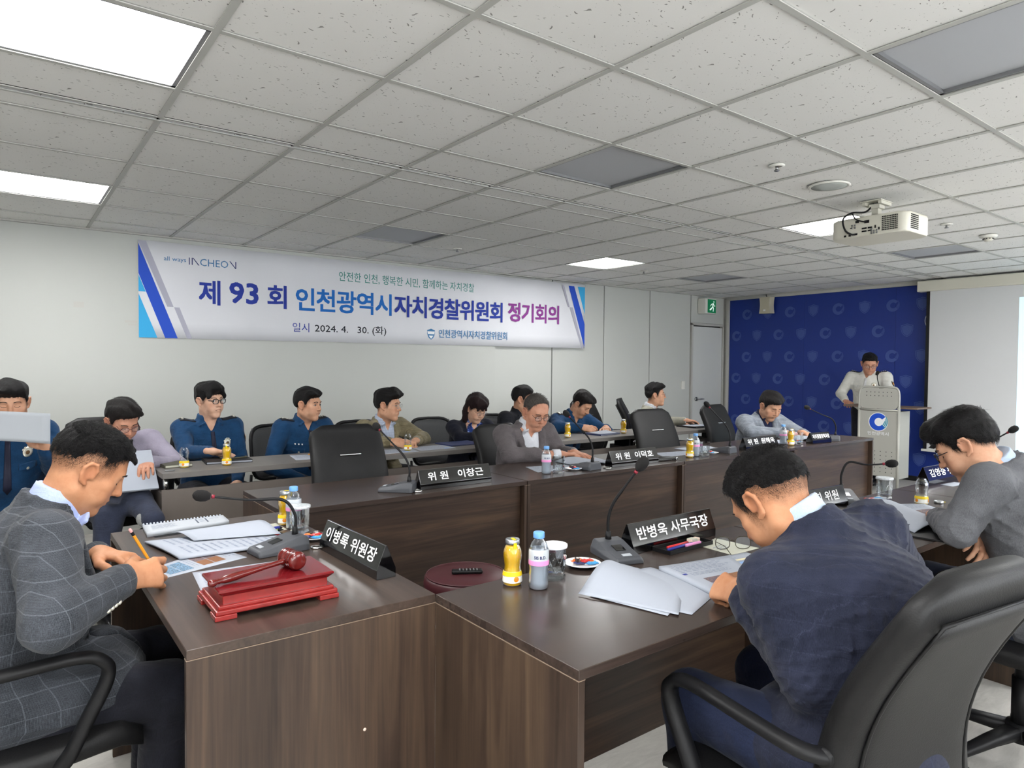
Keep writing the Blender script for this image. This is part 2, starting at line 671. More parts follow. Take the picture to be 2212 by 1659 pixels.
def hair_mat(name, col, col2, comb=(0, 0, 0)):
    t = NT(name)
    s1 = t.noise(t.coord('Object', (60, 9, 30), rot=comb), 9, 4, .6, .3)
    t.base(t.ramp(s1, [(.35, srgb(col)), (.75, srgb(col2))]))
    t.set(Roughness=.5)
    t.b.inputs['Specular IOR Level'].default_value = .25
    t.bump(s1, .8, .008)
    MATS[name] = t.m
    return t.m
# ================================================================== ROOM
CEIL = 2.466
XL, XR, YB, YW = -2.432, 9.035, -1.863, 6.437
DESK = 0.795

def struct(o, label, group=None):
    o['kind'] = 'structure'
    o['label'] = label
    return o

floor = MB().box(((XL + XR) / 2, (YB + YW) / 2, -.05), (XR - XL + .4, YW - YB + .5, .1)).build('floor', MATS['floor_carpet'])
struct(floor, 'grey mottled carpet floor under the desks')

# ---- long wall: painted part, then jointed panels, then the door
wall = thing('wall_long', 'pale long wall behind the banner', None, (0, 0, 0))
wall['kind'] = 'structure'
MB().box(((XL + 4.6) / 2, 6.46, CEIL / 2), (4.6 - XL, .12, CEIL)).build('painted_wall', MATS['wall_paint'], wall)
MB().box(((4.6 + XR + .3) / 2, 6.53, CEIL / 2), (XR + .3 - 4.6, .12, CEIL + .2)).build('backing', MATS['wall_seam'], wall)
pm = MB().box((0, 0, 0), (.888, .03, CEIL), bev=.003).mesh('panel', MATS['wall_panel'])
for i, x in enumerate((4.6, 5.504, 6.408, 7.312)):
    mesh_obj('panel', pm, wall, (x + .452, 6.452, CEIL / 2))
MB().box((8.62, 6.452, (2.05 + CEIL) / 2), (.79, .03, CEIL - 2.06), bev=.003).build('transom_panel', MATS['wall_panel'], wall)
MB().box((9.028, 6.452, CEIL / 2), (.02, .03, CEIL)).build('corner_strip', MATS['wall_trim'], wall)
MB().box((8.05, 6.430, 1.12), (.075, .012, .12), bev=.003).box((8.05, 6.423, 1.12), (.05, .008, .08), bev=.002).build('light_switch', MATS['white_plastic'], wall)
for (x, z_, sx, sz) in ((.505, 1.854, .07, .045), (.87, 1.735, .09, .02), (.88, 1.71, .06, .015)):
    MB().box((x, 6.3985, z_), (sx, .001, sz)).build('tape_mark', MATS['wall_trim'], wall)

door = thing('door_1', 'grey flush door with lever handle beside the blue wall', None, (8.62, 6.45, 0))
door['kind'] = 'structure'
MB().box((-.375, 0, 1.02), (.035, .06, 2.04)).box((.375, 0, 1.02), (.035, .06, 2.04)).box((0, 0, 2.035), (.785, .06, .03)).build('door_frame', MATS['wall_trim'], door)
MB().box((0, -.004, 1.005), (.70, .04, 1.99), bev=.003).build('door_leaf', MATS['door_paint'], door)
hd = MB().cyl((-.27, -.026, .91), .03, .012, 18, (PI / 2, 0, 0)).cyl((-.27, -.038, .91), .011, .045, 12, (PI / 2, 0, 0)).tube([(-.27, -.075, .91), (-.2, -.078, .91), (-.14, -.076, .908)], [.011, .010, .006], 8).build('door_handle', MATS['steel_dull'], door)

# ---- blue wall at the end
wb = thing('wall_blue', 'dark blue end wall printed with pale swirls and shields', None, (0, 0, 0))
wb['kind'] = 'structure'
MB().box((9.12, (YB + YW) / 2, CEIL / 2), (.14, YW - YB + .5, CEIL + .2)).build('backing', MATS['wall_trim'], wb)
MB().box((9.035, (YB + 6.36) / 2, 2.443), (.05, 6.36 - YB, .046)).build('top_trim', MATS['wall_trim'], wb)
MB().box((9.035, 6.355, CEIL / 2), (.05, .045, CEIL)).build('side_trim', MATS['wall_trim'], wb)
MB().box((9.04, (YB + 6.33) / 2, .03), (.03, 6.33 - YB, .06)).build('baseboard', MATS['black_base'], wb)
bp = MB().box((0, 0, 0), (.03, 1.218, 2.36), bev=.002).mesh('board_panel', MATS['blue_board'])
y = 6.33
while y > YB + .3:
    mesh_obj('board_panel', bp, wb, (9.045, y - .61, 1.24))
    y -= 1.22

def swirl_polys(r):
    """crescent ring opening to the right, with three brush tails (all small quads)"""
    out = []
    A = np.linspace(math.radians(38), math.radians(322), 27)
    def o_(a): return (r * math.cos(a), r * math.sin(a))
    def i_(a): return (r * .06 + .47 * r * math.cos(a), .47 * r * math.sin(a))
    for a, c in zip(A, A[1:]):
        out.append([o_(a), o_(c), i_(c), i_(a)])
    for k in range(3):
        a0, a1 = math.radians(-52 + 3 * k), math.radians(44 - 16 * k)
        T_ = np.linspace(a0, a1, 9)
        for j in range(8):
            q = []
            for t_, w_ in ((T_[j], 1), (T_[j + 1], 1), (T_[j + 1], 0), (T_[j], 0)):
                f = (t_ - a0) / (a1 - a0)
                rad = r * (1.0 - .17 * k + .10 * f) - (0 if w_ else r * .115 * math.sin(PI * min(1, .12 + .8 * (1 - f))))
                q.append((rad * math.cos(t_), rad * math.sin(t_)))
            out.append(q)
    return out

def flat_polys(polys, mat, name, th=.0006):
    b = MB()
    for p in polys:
        b.prism(p, 0, th)
    bmesh.ops.triangulate(b.bm, faces=[f for f in b.bm.faces if len(f.verts) > 4])
    return b.mesh(name, mat)

def shield_poly(r, s=1.0):
    pts = [(-.85, .75), (-.4, .85), (0, 1.0), (.4, .85), (.85, .75), (.85, .1), (.72, -.35), (.45, -.7), (0, -1.0), (-.45, -.7), (-.72, -.35), (-.85, .1)]
    return [(x * r * s, y_ * r * s) for x, y_ in pts]

sw_me = flat_polys(swirl_polys(.078), MATS['board_mark'], 'swirl_mark')
shb = MB()
ou, inn = shield_poly(.085), shield_poly(.085, .88)
n_ = len(ou)
for i in range(n_):
    j = (i + 1) % n_
    shb.prism([ou[i], ou[j], inn[j], inn[i]], 0, .0006)
shb.prism([(x * .80, y_ * .80) for x, y_ in ou], 0, .0006)
sh_me = shb.mesh('shield_mark', MATS['board_mark'])
RY = Matrix(((0, 0, -1), (-1, 0, 0), (0, 1, 0))).to_euler()      # local x -> -y, y -> z, z -> -x
for r_ in range(7):
    z_ = 2.19 - .32 * r_
    y0 = 6.03 if r_ % 2 == 0 else 6.205
    for k in range(12):
        yy_ = y0 - .35 * k
        if yy_ < 2.2 or (yy_ > 6.26):
            continue
        mesh_obj('swirl_mark' if k % 2 == 0 else 'shield_mark', sw_me if k % 2 == 0 else sh_me, wb, (9.0295, yy_, z_), RY)
ringm = MB()
ringm.tube([(.13 * math.cos(a), .13 * math.sin(a), 0) for a in np.linspace(0, 2 * PI, 41)[:-1]], .004, 6, closed=True)
ringm.build('ring_mark', MATS['logo_white'], wb, (9.0295, 3.42, 1.98), RY)

# ---- walls behind and beside the camera
o = MB().box((XL - .05, (YB + YW) / 2, CEIL / 2), (.1, YW - YB + .4, CEIL + .16)).build('wall_left', MATS['wall_white'])
struct(o, 'pale painted wall at the room\'s near end')
wk = thing('wall_back', 'pale unseen wall opposite the banner, its windows added for daylight', None)
wk['kind'] = 'structure'
ADDED_WIN = [(-1.9, -.1), (.3, 2.1), (2.5, 4.3), (4.7, 6.5), (6.9, 8.7)]  # unseen windows, added so daylight fills the room from behind the camera
MB().box(((XL + XR) / 2, YB - .05, .45), (XR - XL, .1, .90)).build('sill_wall', MATS['wall_white'], wk)
MB().box(((XL + XR) / 2, YB - .05, (2.30 + CEIL) / 2), (XR - XL, .1, CEIL - 2.30)).build('lintel_wall', MATS['wall_white'], wk)
xs_ = [XL] + [v for w_ in ADDED_WIN for v in w_] + [XR]
for k in range(0, len(xs_), 2):
    MB().box(((xs_[k] + xs_[k + 1]) / 2, YB - .05, 1.60), (xs_[k + 1] - xs_[k], .1, 1.40)).build('pier', MATS['wall_white'], wk)
for k, (x0, x1) in enumerate(ADDED_WIN):
    wn = thing('window_%d' % (k + 1), 'wide white-framed opening added for daylight in the unseen wall behind the camera, number %d from the near end' % (k + 1), None, ((x0 + x1) / 2, YB - .05, 1.60))
    wn['kind'] = 'structure'
    b = MB()
    for sx in (-1, 0, 1):
        b.box((sx * ((x1 - x0) / 2 - .02), 0, 0), (.04, .06, 1.40))
    for sz in (-1, 1):
        b.box((0, 0, sz * .68), (x1 - x0, .06, .04))
    b.build('window_frame', MATS['white_plastic'], wn)
    for sx in (-1, 1):
        MB().box((sx * (x1 - x0) / 4, 0, 0), ((x1 - x0) / 2 - .06, .006, 1.32)).build('pane', MATS['window_glass'], wn)

# ---- ceiling with separate tiles in a T-bar grid
ceil = MB().box(((XL + XR) / 2, (YB + YW) / 2, CEIL + .09), (XR - XL + .5, YW - YB + .5, .1)).build('ceiling', MATS['grid_dark'])
struct(ceil, 'white suspended ceiling of speckled square tiles')
XS = [-.032 + .6 * i for i in range(-4, 16)]
YZ1 = [1.737 + .6 * j for j in range(-6, 3)] + [3.305]
YZ2 = [3.355, 3.53, 4.15, 4.77, 5.39, 6.01, 6.437]
LAMPS = {}      # (i, y0) -> lit?
for yy0, lit in ((2.337, None), (.537, None), (-1.263, None), (4.77, None)):
    LAMPS[(0, yy0)] = True
    LAMPS[(8, yy0)] = True
    LAMPS[(4, yy0)] = False
    LAMPS[(11, yy0)] = yy0 < 1  # out-of-view rows of this dark column are lit as added fill
    LAMPS[(-4, yy0)] = yy0 < 2  # unseen left column, its near rows lit only to add light
tile_cache = {}
def tile(x0, x1, y0, y1):
    key = (round(x1 - x0, 3), round(y1 - y0, 3))
    if key not in tile_cache:
        tile_cache[key] = MB().box((0, 0, 0), (key[0] - .010, key[1] - .010, .014), bev=.003, seg=1).mesh('tile', MATS['ceiling_tile'])
    mesh_obj('tile', tile_cache[key], ceil, ((x0 + x1) / 2, (y0 + y1) / 2, CEIL + .0105))
for zone in (YZ1, YZ2):
    for y0, y1 in zip(zone, zone[1:]):
        for i in range(len(XS) - 1):
            x0, x1 = XS[i], min(XS[i + 1], XR)
            if x1 - x0 < .05:
                continue
            if any(k[0] == i - 4 and abs(k[1] - y0) < .01 for k in LAMPS):
                continue
            tile(x0, x1, y0, y1)
bar = MB().box((0, 0, 0), (.024, 1, .004)).mesh('grid_bar', MATS['grid_bar'])
for x in XS[1:]:
    if x < XR:
        for za, zb in ((YB, 3.305), (3.355, YW)):
            o = mesh_obj('grid_bar', bar, ceil, (x, (za + zb) / 2, CEIL - .0005))
            o.scale = (1, zb - za, 1)
barx = MB().box((0, 0, 0), (1, .022, .004)).mesh('cross_bar', MATS['grid_bar'])
for y in YZ1[1:-1] + YZ2[1:-1]:
    o = mesh_obj('cross_bar', barx, ceil, ((XL + XR) / 2, y, CEIL - .0005))
    o.scale = (XR - XL, 1, 1)
MB().box(((XL + XR) / 2, 3.306, CEIL - .0005), (XR - XL, .012, .004)).box(((XL + XR) / 2, 3.355, CEIL - .0005), (XR - XL, .016, .004)).build('channel_rail', MATS['grid_bar'], ceil)
MB().box(((XL + XR) / 2, 3.33, CEIL + .016), (XR - XL, .036, .004)).build('channel_slot', MATS['grid_dark'], ceil)
MB().box(((XL + XR) / 2, YW - .02 - .03, CEIL - .004), (XR - XL, .04, .012)).box(((XR - .035), (YB + YW) / 2, CEIL - .004), (.03, YW - YB, .012)).build('edge_angle', MATS['grid_bar'], ceil)

# ---- ceiling lights
def diffuser_mat():
    t = NT('lamp_diffuser')
    t.base((1, 1, 1, 1))
    t.b.inputs['Emission Color'].default_value = (1.0, .992, .985, 1)
    t.b.inputs['Emission Strength'].default_value = LIGHT_POWER
    MATS['lamp_diffuser'] = t.m
diffuser_mat()
where = {(0, 2.337): 'lit white ceiling panel light high above the head desk', (0, 4.77): 'lit white ceiling panel light beside the banner\'s near end',
         (8, 2.337): 'lit white ceiling panel light half hidden behind the projector', (8, 4.77): 'lit white ceiling panel light above the right end of the banner',
         (4, .537): 'unlit grey ceiling panel light above the man in the navy suit', (4, 2.337): 'unlit grey ceiling panel light over the middle of the desks',
         (4, 4.77): 'unlit grey ceiling panel light just above the banner', (11, 2.337): 'unlit grey ceiling panel light behind the projector and smoke detector',
         (11, 4.77): 'unlit grey ceiling panel light near the door corner',
         (0, .537): 'lit ceiling panel light right over the camera', (0, -1.263): 'lit ceiling panel light behind the camera, near end', (8, .537): 'lit ceiling panel light over the right end of the near desks',
         (8, -1.263): 'lit ceiling panel light behind the camera, far end', (11, .537): 'unseen ceiling panel light added as fill right of the projector screen', (11, -1.263): 'unseen ceiling panel light added as fill in the far back corner',
         (4, -1.263): 'unlit ceiling panel light behind the camera', (-4, 2.337): 'unlit ceiling panel light left of the view, middle row', (-4, .537): 'unseen ceiling panel light added as fill left of the view, second row',
         (-4, -1.263): 'unseen ceiling panel light added as fill left of the view, last row', (-4, 4.77): 'unlit ceiling panel light left of the view, by the long wall'}
for (i, y0), lit in LAMPS.items():
    hy = .31 if y0 == 4.77 else .30
    x0 = -.032 + .6 * i
    t = thing('ceiling_light', where[(i, y0)], 'ceiling light', (x0 + .3, y0 + hy, CEIL + .012), 0, 'lit ceiling panels' if lit else 'unlit ceiling panels')
    b = MB()
    for sx, sy, lx, ly in ((-1, 0, .014, 2 * hy - .026), (1, 0, .014, 2 * hy - .026), (0, -1, .574, .014), (0, 1, .574, .014)):
        b.box((sx * .28, sy * (hy - .02), 0), (lx, ly, .02))
    b.build('frame', MATS['panel_lip'], t)
    MB().box((0, 0, .006), (.552, 2 * hy - .05, .004)).build('diffuser', MATS['lamp_diffuser'] if lit else MATS['panel_off'], t)

# ---- things on the ceiling
for lab, x, y in (('small sprinkler head on the ceiling, left of the round speaker', 3.293, 2.034), ('small sprinkler head on the ceiling between projector and smoke detector', 5.6, 2.071),
                  ('small sprinkler head beside the lit panel at the banner\'s right end', 5.764, 5.171), ('small sprinkler head above the banner\'s slogan', 3.367, 5.289)):
    t = thing('sprinkler_head', lab, 'sprinkler', (x, y, CEIL), 0, 'ceiling sprinklers')
    MB().lathe([(0, 0), (.04, 0), (.042, -.004), (.03, -.009), (.022, -.010), (.02, -.004), (0, -.004)], n=20).build('rose', MATS['white_plastic'], t)
    MB().cyl((0, 0, -.026), .008, .022, 10).cyl((0, 0, -.030), .014, .004, 12).build('deflector', MATS['steel_dull'], t)
t = thing('ceiling_speaker', 'round flush ceiling speaker with pale grille near the projector', 'speaker', (3.888, 2.063, CEIL))
MB().lathe([(.098, 0), (.112, -.001), (.116, -.006), (.108, -.012), (.098, -.010)], n=36).build('rim', MATS['white_plastic'], t)
MB().lathe([(0, -.012), (.06, -.0115), (.10, -.009), (.10, 0), (0, 0)], n=36).build('grille', M('speaker_grille', '#b9beb9', .7, bump=.4, bscale=600), t)
t = thing('smoke_detector', 'white round smoke detector on the ceiling right of the projector', 'smoke detector', (6.317, 2.034, CEIL))
MB().lathe([(0, 0), (.062, 0), (.062, -.014), (.05, -.022), (.034, -.024), (0, -.024)], n=28).build('base', MATS['white_plastic'], t)
MB().lathe([(0, -.022), (.03, -.022), (.034, -.036), (.026, -.048), (0, -.05)], n=20).build('sensor_dome', MATS['cream_plastic'], t)
b = MB()
for k in range(10):
    a = 2 * PI * k / 10
    b.box((.034 * math.cos(a), .034 * math.sin(a), -.031), (.010, .006, .008), (0, 0, a))
b.build('vent_slots', MATS['black_plastic'], t)

# ---- projector
t = thing('projector', 'cream ceiling projector with rear ports and a dangling black cable', 'projector', (4.52, 2.06, 2.287))
def rrect(w_, h_, r, n=5):
    o_ = []
    for cx, cy, a0 in ((w_ / 2 - r, h_ / 2 - r, 0), (-w_ / 2 + r, h_ / 2 - r, 90), (-w_ / 2 + r, -h_ / 2 + r, 180), (w_ / 2 - r, -h_ / 2 + r, 270)):
        for k in range(n + 1):
            a = math.radians(a0 + 90 * k / n)
            o_.append((cx + r * math.cos(a), cy + r * math.sin(a)))
    return o_
b = MB()
rb = bmesh.new()
body_w, body_l, body_h = .34, .47, .125
b.prism(rrect(body_w, body_l, .05), -body_h / 2, body_h / 2)
bmesh.ops.bevel(b.bm, geom=[e for e in b.bm.edges if abs(e.verts[0].co.z - e.verts[1].co.z) < 1e-5], offset=.014, segments=3, profile=.5, affect='EDGES')
for f in b.bm.faces: f.smooth = len(f.verts) == 4 and abs(f.normal.z) < .95 and f.calc_area() < .004
b.build('housing', MATS['cream_plastic'], t)
b = MB()
fx = -body_w / 2 - .0005
for (yy_, zz_, sy, sz) in ((.135, -.045, .014, .012), (.105, -.045, .014, .012), (.068, -.042, .022, .012), (.06, .035, .022, .014), (.00, .028, .03, .018), (.015, -.012, .03, .010), (-.02, -.012, .026, .010), (.015, -.03, .03, .009), (-.02, -.03, .026, .009), (-.052, -.01, .008, .018), (-.075, -.025, .008, .016), (.10, .0, .006, .006)):
    b.box((fx, yy_, zz_), (.003, sy, sz))
b.build('ports', MATS['black_plastic'], t)['kind'] = 'stuff'
b = MB()
for k in range(7):
    b.cyl((fx - .003, -.03 - .016 * (k % 3), -.028 + .013 * (k // 3) - .02), .006, .005, 10, (0, PI / 2, 0))
for k in range(4):
    b.cyl((fx - .003, .09 - .018 * (k % 2), .0 + .016 * (k // 2)), .006, .005, 10, (0, PI / 2, 0))
b.build('sockets', MATS['steel_dull'], t)['kind'] = 'stuff'
b = MB()
for r_ in range(8):
    for c_ in range(10):
        b.box((fx, -.095 - .0095 * c_, -.038 + .0115 * r_), (.003, .0065, .0072))
for r_ in range(8):
    for c_ in range(9):
        b.box((-.11 + .012 * c_, -body_l / 2 - .0005, -.036 + .0115 * r_), (.008, .003, .007))
b.build('vent_grille', MATS['black_plastic'], t)['kind'] = 'stuff'
b = MB().box((0, .02, body_h / 2 + .012), (.10, .09, .024)).box((0, .02, body_h / 2 + .05), (.05, .04, .065)).box((0, .02, body_h / 2 + .085), (.075, .07, .03), bev=.004).box((0, .02, .1755), (.17, .13, .006)).box((.0, .07, .163), (.14, .02, .02)).box((0, -.03, .163), (.14, .02, .02))
b.build('ceiling_mount', MATS['cream_plastic'], t)
MB().tube(smooth_path([(-.02, .03, .165), (-.06, .06, .115), (-.16, .10, .10), (-.20, .135, .06), (-.205, .12, -.01), (-.19, .09, -.04), (-.172, .07, -.042)], 6), .006, 8).build('cable', MATS['black_plastic'], t)
MB().tube(smooth_path([(-.16, .10, .10), (-.19, .06, .05), (-.18, .02, .03), (-.172, .0, .028)], 6), .0045, 8).build('video_cable', MATS['black_plastic'], t)

# ---- projection screen
t = thing('projection_screen', 'white roll-down projection screen hanging in front of the blue wall', 'screen', (8.88, 2.3, 0))
MB().box((.02, 0, 2.383), (.11, 2.56, .13), bev=.012).build('casing', MATS['cream_plastic'], t)
MB().box((0, 0, 1.37), (.003, 2.36, 1.90)).build('black_border', MATS['black_base'], t)
MB().box((-.003, 0, 1.37), (.003, 2.28, 1.90)).build('screen_cloth', MATS['screen_white'], t)
MB().box((-.002, 0, .412), (.025, 2.40, .03), bev=.006).build('bottom_bar', MATS['white_plastic'], t)
b = MB().box((-.0055, -.62, 1.30), (.001, 1.74, 1.76))
b.build('projected_image', M('projected_light', '#dff0f8', .7, emit='#bfe4f6', estr=.35), t)

# ---- small wall speaker and exit sign
t = thing('wall_speaker', 'small cream flared speaker hung at the top of the blue wall', 'speaker', (8.93, 5.635, 2.3))
prof = [(-.085, .115), (.085, .115), (.078, .06), (.074, 0), (.078, -.06), (.088, -.12), (-.088, -.12), (-.078, -.06), (-.074, 0), (-.078, .06)]
b = MB().prism(prof, -.06, .06, Matrix(((0, 0, 1, 0), (1, 0, 0, 0), (0, 1, 0, 0), (0, 0, 0, 1))))
b.build('cabinet', M('speaker_cream', '#c9c3ae', .6, bump=.25, bscale=500), t)
MB().box((-.062, 0, -.075), (.004, .035, .022)).build('badge', MATS['logo_white'], t)
MB().tube([(0, 0, .115), (.01, .02, .15), (.03, .03, .16)], .006, 6).build('bracket', MATS['black_plastic'], t)

t = thing('exit_sign', 'green running-man exit sign box above the door', 'exit sign', (8.50, 6.36, 2.305))
MB().box((0, 0, 0), (.26, .14, .225), bev=.006).build('sign_box', MATS['white_plastic'], t)
MB().box((.02, -.0705, 0), (.20, .003, .20)).build('green_face', MATS['exit_green'], t)
b = MB()
TF = Matrix(((1, 0, 0, 0), (0, 0, -1, 0), (0, 1, 0, 0), (0, 0, 0, 1))) @ Matrix.Identity(4)
def figp(poly):
    b.prism([(x + .02, y_) for x, y_ in poly], .0725, .0738, TF)
figp([(.045 + .013 * math.cos(a), .065 + .013 * math.sin(a)) for a in np.linspace(0, 2 * PI, 13)[:-1]][::1])
figp([(.02, .045), (.045, .045), (.03, .0), (.045, -.03), (.035, -.08), (.022, -.08), (.028, -.035), (.0, -.015), (-.03, -.05), (-.055, -.05), (-.055, -.063), (-.025, -.065), (.002, -.03)])
figp([(.02, .045), (-.02, .03), (-.04, .0), (-.03, -.006), (-.012, .02), (.022, .03)])
figp([(.04, .045), (.06, .01), (.08, .012), (.078, .0), (.053, -.003), (.034, .03)])
b.build('running_figure', MATS['exit_white'], t)

# ---- banner
BY = 6.392
t = thing('banner', 'long white printed meeting banner hung high on the long wall', 'banner', (3.47, BY, 2.01))
b = MB()
nx, nz = 60, 6
vs, fs = [], []
for i in range(nx + 1):
    for j in range(nz + 1):
        x = -2.545 + 5.085 * i / nx
        tz = j / nz
        z_ = (-.405 + .004 * i / nx * 4) + tz * .815
        wv = 0
        if x > 1.1:
            wv = .006 * math.sin(x * 9 + tz * 2) * min(1, (x - 1.1) * 2)
        vs.append((x, wv, z_))
for i in range(nx):
    for j in range(nz):
        a = i * (nz + 1) + j
        fs.append((a, a + nz + 1, a + nz + 2, a + 1))
b.faces(vs, fs, True)
o = b.build('cloth', MATS['banner_cloth'], t)
md = o.modifiers.new('thick', 'SOLIDIFY')
md.thickness = .0015
md.offset = 1
RT = (PI / 2, 0, 0)
def bt(name, body, x0, x1, z0, z1, mat, bold=.0, sp=1.0):
    me = fit_text(body, x1 - x0, z1 - z0, bold, .0008, sp)
    dy = -.009 if x1 > 4.4 else -.003
    o = put_text(name, me, MATS[mat], t, ((x0 + x1) / 2 - 3.47, dy, (z0 + z1) / 2 - 2.01), RT)
    o['kind'] = 'stuff'
    return o
bt('title_text', '제', 1.393, 1.573, 1.908, 2.128, 'print_navy', .022)
bt('title_text', '93', 1.648, 1.905, 1.935, 2.128, 'print_navy', .022)
bt('title_text', '회', 1.985, 2.165, 1.91, 2.128, 'print_navy', .022)
bt('title_text', '인천광역시', 2.25, 3.262, 1.90, 2.125, 'print_blue', .022, .92)
bt('title_text', '자치경찰위원회', 3.290, 4.694, 1.895, 2.125, 'print_navy', .022, .9)
bt('title_text', '정기회의', 4.775, 5.57, 1.912, 2.142, 'print_purple', .022, .92)
bt('slogan_text', '안전한 인천, 행복한 시민, 함께하는 자치경찰', 2.683, 4.294, 2.215, 2.315, 'print_green', .003)
bt('date_text', '일시', 2.22, 2.382, 1.699, 1.786, 'print_navy', 0.0)
bt('date_text', '2024. 4.   30. (화)', 2.438, 3.20, 1.688, 1.787, 'print_black', .006)
bt('organiser_text', '인천광역시자치경찰위원회', 3.828, 4.763, 1.692, 1.785, 'print_steel', .008, .9)
bt('city_text', 'all ways', 1.119, 1.293, 2.255, 2.302, 'print_steel', .002)
bt('city_text', 'I', 1.315, 1.322, 2.248, 2.309, 'print_deep', 0.0)
for p in (((1.338, 2.248), (1.345, 2.248), (1.345, 2.309), (1.338, 2.309)), ((1.345, 2.309), (1.352, 2.309), (1.400, 2.248), (1.391, 2.248)),
          ((1.650, 2.309), (1.659, 2.309), (1.708, 2.246), (1.700, 2.246)), ((1.701, 2.250), (1.708, 2.246), (1.708, 2.309), (1.701, 2.309))):
    bb = MB().prism([(x - 3.47, z_ - 2.01) for x, z_ in p], .002, .0035, Matrix(((1, 0, 0, 0), (0, 0, -1, 0), (0, 1, 0, 0), (0, 0, 0, 1))))
    bb.build('city_text', MATS['print_deep'], t)
bt('city_text', 'CHEO', 1.405, 1.640, 2.246, 2.309, 'print_steel', 0.0)
TB = Matrix(((1, 0, 0, 0), (0, 0, -1, 0), (0, 1, 0, 0), (0, 0, 0, 1)))
def stripe(p, m_, d=.003):
    bb = MB().prism([(x - 3.47, z_ - 2.01) for x, z_ in p], d - .001, d, TB)
    bb.build('stripe', MATS[m_], t)
stripe([(.927, 2.413), (.985, 2.413), (1.192, 1.874), (1.143, 1.874)], 'print_grey')
stripe([(1.196, 1.872), (1.238, 1.872), (1.338, 1.607), (1.297, 1.607)], 'print_grey')
stripe([(.926, 2.395), (.927, 2.142), (1.126, 1.606), (1.223, 1.606)], 'print_royal', .0032)
stripe([(.927, 2.130), (.927, 1.99), (.980, 1.99)], 'print_sky')
stripe([(.927, 1.972), (.927, 1.606), (1.066, 1.606)], 'print_sky')
stripe([(5.615, 2.404), (5.650, 2.404), (5.745, 2.138), (5.718, 2.138)], 'print_grey', .0085)
stripe([(5.75, 2.136), (5.80, 2.136), (5.985, 1.62), (5.955, 1.62)], 'print_grey', .0085)
stripe([(5.725, 2.404), (5.82, 2.404), (6.006, 1.93), (6.006, 1.63)], 'print_royal', .009)
stripe([(5.88, 2.404), (6.006, 2.404), (6.006, 2.06)], 'print_sky', .0085)
bb = MB().prism([(x * .07 + 3.735 - 3.47, y_ * .075 + 1.727 - 2.01) for x, y_ in shield_poly(1, .8)], .002, .003, TB)
bb.build('shield_logo', MATS['print_steel'], t)
bb = MB().prism([(-.045 + .265, .03 - .283), (.045 + .265, .03 - .283), (.04 + .265, .0 - .283), (-.04 + .265, .0 - .283)], .003, .0036, TB)
bb.prism([(.265 - .03, -.015 - .283), (.265 + .03, -.015 - .283), (.265, -.05 - .283)], .003, .0036, TB)
bb.build('shield_logo_band', MATS['logo_white'], t)
# ================================================================== DESKS
TT = .022           # top thickness
def desk(label, x0, x1, y0, y1, user, mats, side_ends=(True, True), panel_z=.0, inset=.03, group='dark wooden conference desks', drop=None):
    """one desk: top, two end panels, one modesty panel on the side away from the user ('-x','+y','-y')"""
    cx, cy = (x0 + x1) / 2, (y0 + y1) / 2
    t = thing('conference_desk', label, 'desk', (cx, cy, 0), 0, group)
    lx, ly = x1 - x0, y1 - y0
    top = MB().box((0, 0, DESK - TT / 2), (lx - .002, ly - .002, TT), bev=.0012, seg=1).build('desk_top', mats[0], t)
    H_ = DESK - TT - .0015
    if user == '-x':
        for s in (-1, 1):
            MB().box((0, s * (ly / 2 - .0095), H_ / 2), (lx - .0005, .018, H_), bev=.001, seg=1).build('end_panel', mats[1], t)
            MB().box((0, s * (ly / 2 - .0095), H_ + .0007), (lx, .0184, .0015)).build('joint_line', TRIM_LINE, t)
        MB().box((lx / 2 - .06, 0, (H_ + panel_z) / 2), (.018, ly - .042, H_ - panel_z)).build('modesty_panel', mats[2], t)
    else:
        s_ = 1 if user == '-y' else -1
        for s in (-1, 1):
            MB().box((s * (lx / 2 - .0092), 0, H_ / 2), (.018, ly - .003, H_), bev=.001, seg=1).build('end_panel', mats[1], t)
            MB().box((s * (lx / 2 - .0092), 0, H_ + .0007), (.0184, ly - .002, .0015)).build('joint_line', TRIM_LINE, t)
        MB().box((0, s_ * (ly / 2 - inset), (H_ + panel_z) / 2), (lx - .042, .018, H_ - panel_z)).build('modesty_panel', mats[2], t)
    return t
WX = (MATS['wood_top_x'], MATS['wood_side_v'], MATS['wood_front_x'])
WY = (MATS['wood_top_y'], MATS['wood_side_v'], MATS['wood_front_x'])
d = desk('dark wooden desk at the head of the row, carrying the red gavel block', .302, .904, 1.515, 2.731, '-x', WY)
MB().cyl((.10, -.6085, .50), .004, .001, 10, (PI / 2, 0, 0)).build('screw_cap', MATS['eraser'], d)
d = desk('dark wooden desk under the fanned blank papers and the tall microphone', .9012, 2.20, .963, 1.5146, '-y', WX, panel_z=.215, inset=.065)
MB().cyl((-.6465, .12, .48), .004, .001, 10, (0, PI / 2, 0)).build('screw_cap', MATS['eraser'], d)
desk('dark wooden desk under the papers of the man in plain grey', 2.203, 3.54, .963, 1.513, '-y', WX, panel_z=.215, inset=.065)
desk('dark wooden near-row desk beyond the man in plain grey', 3.543, 4.85, .963, 1.513, '-y', WX, panel_z=.215, inset=.065)
for i, (a, b_, lab) in enumerate(((.906, 2.178, 'far-row dark desk whose end stands beside the head desk'), (2.181, 3.446, 'far-row dark desk where the older man in glasses sits'),
                                  (3.449, 4.748, 'far-row dark desk before the second empty leather chair'), (4.751, 5.98, 'far-row dark desk at the end next to the lectern'))):
    desk(lab, a, b_, 2.733, 3.29, '+y', WX, inset=.045)

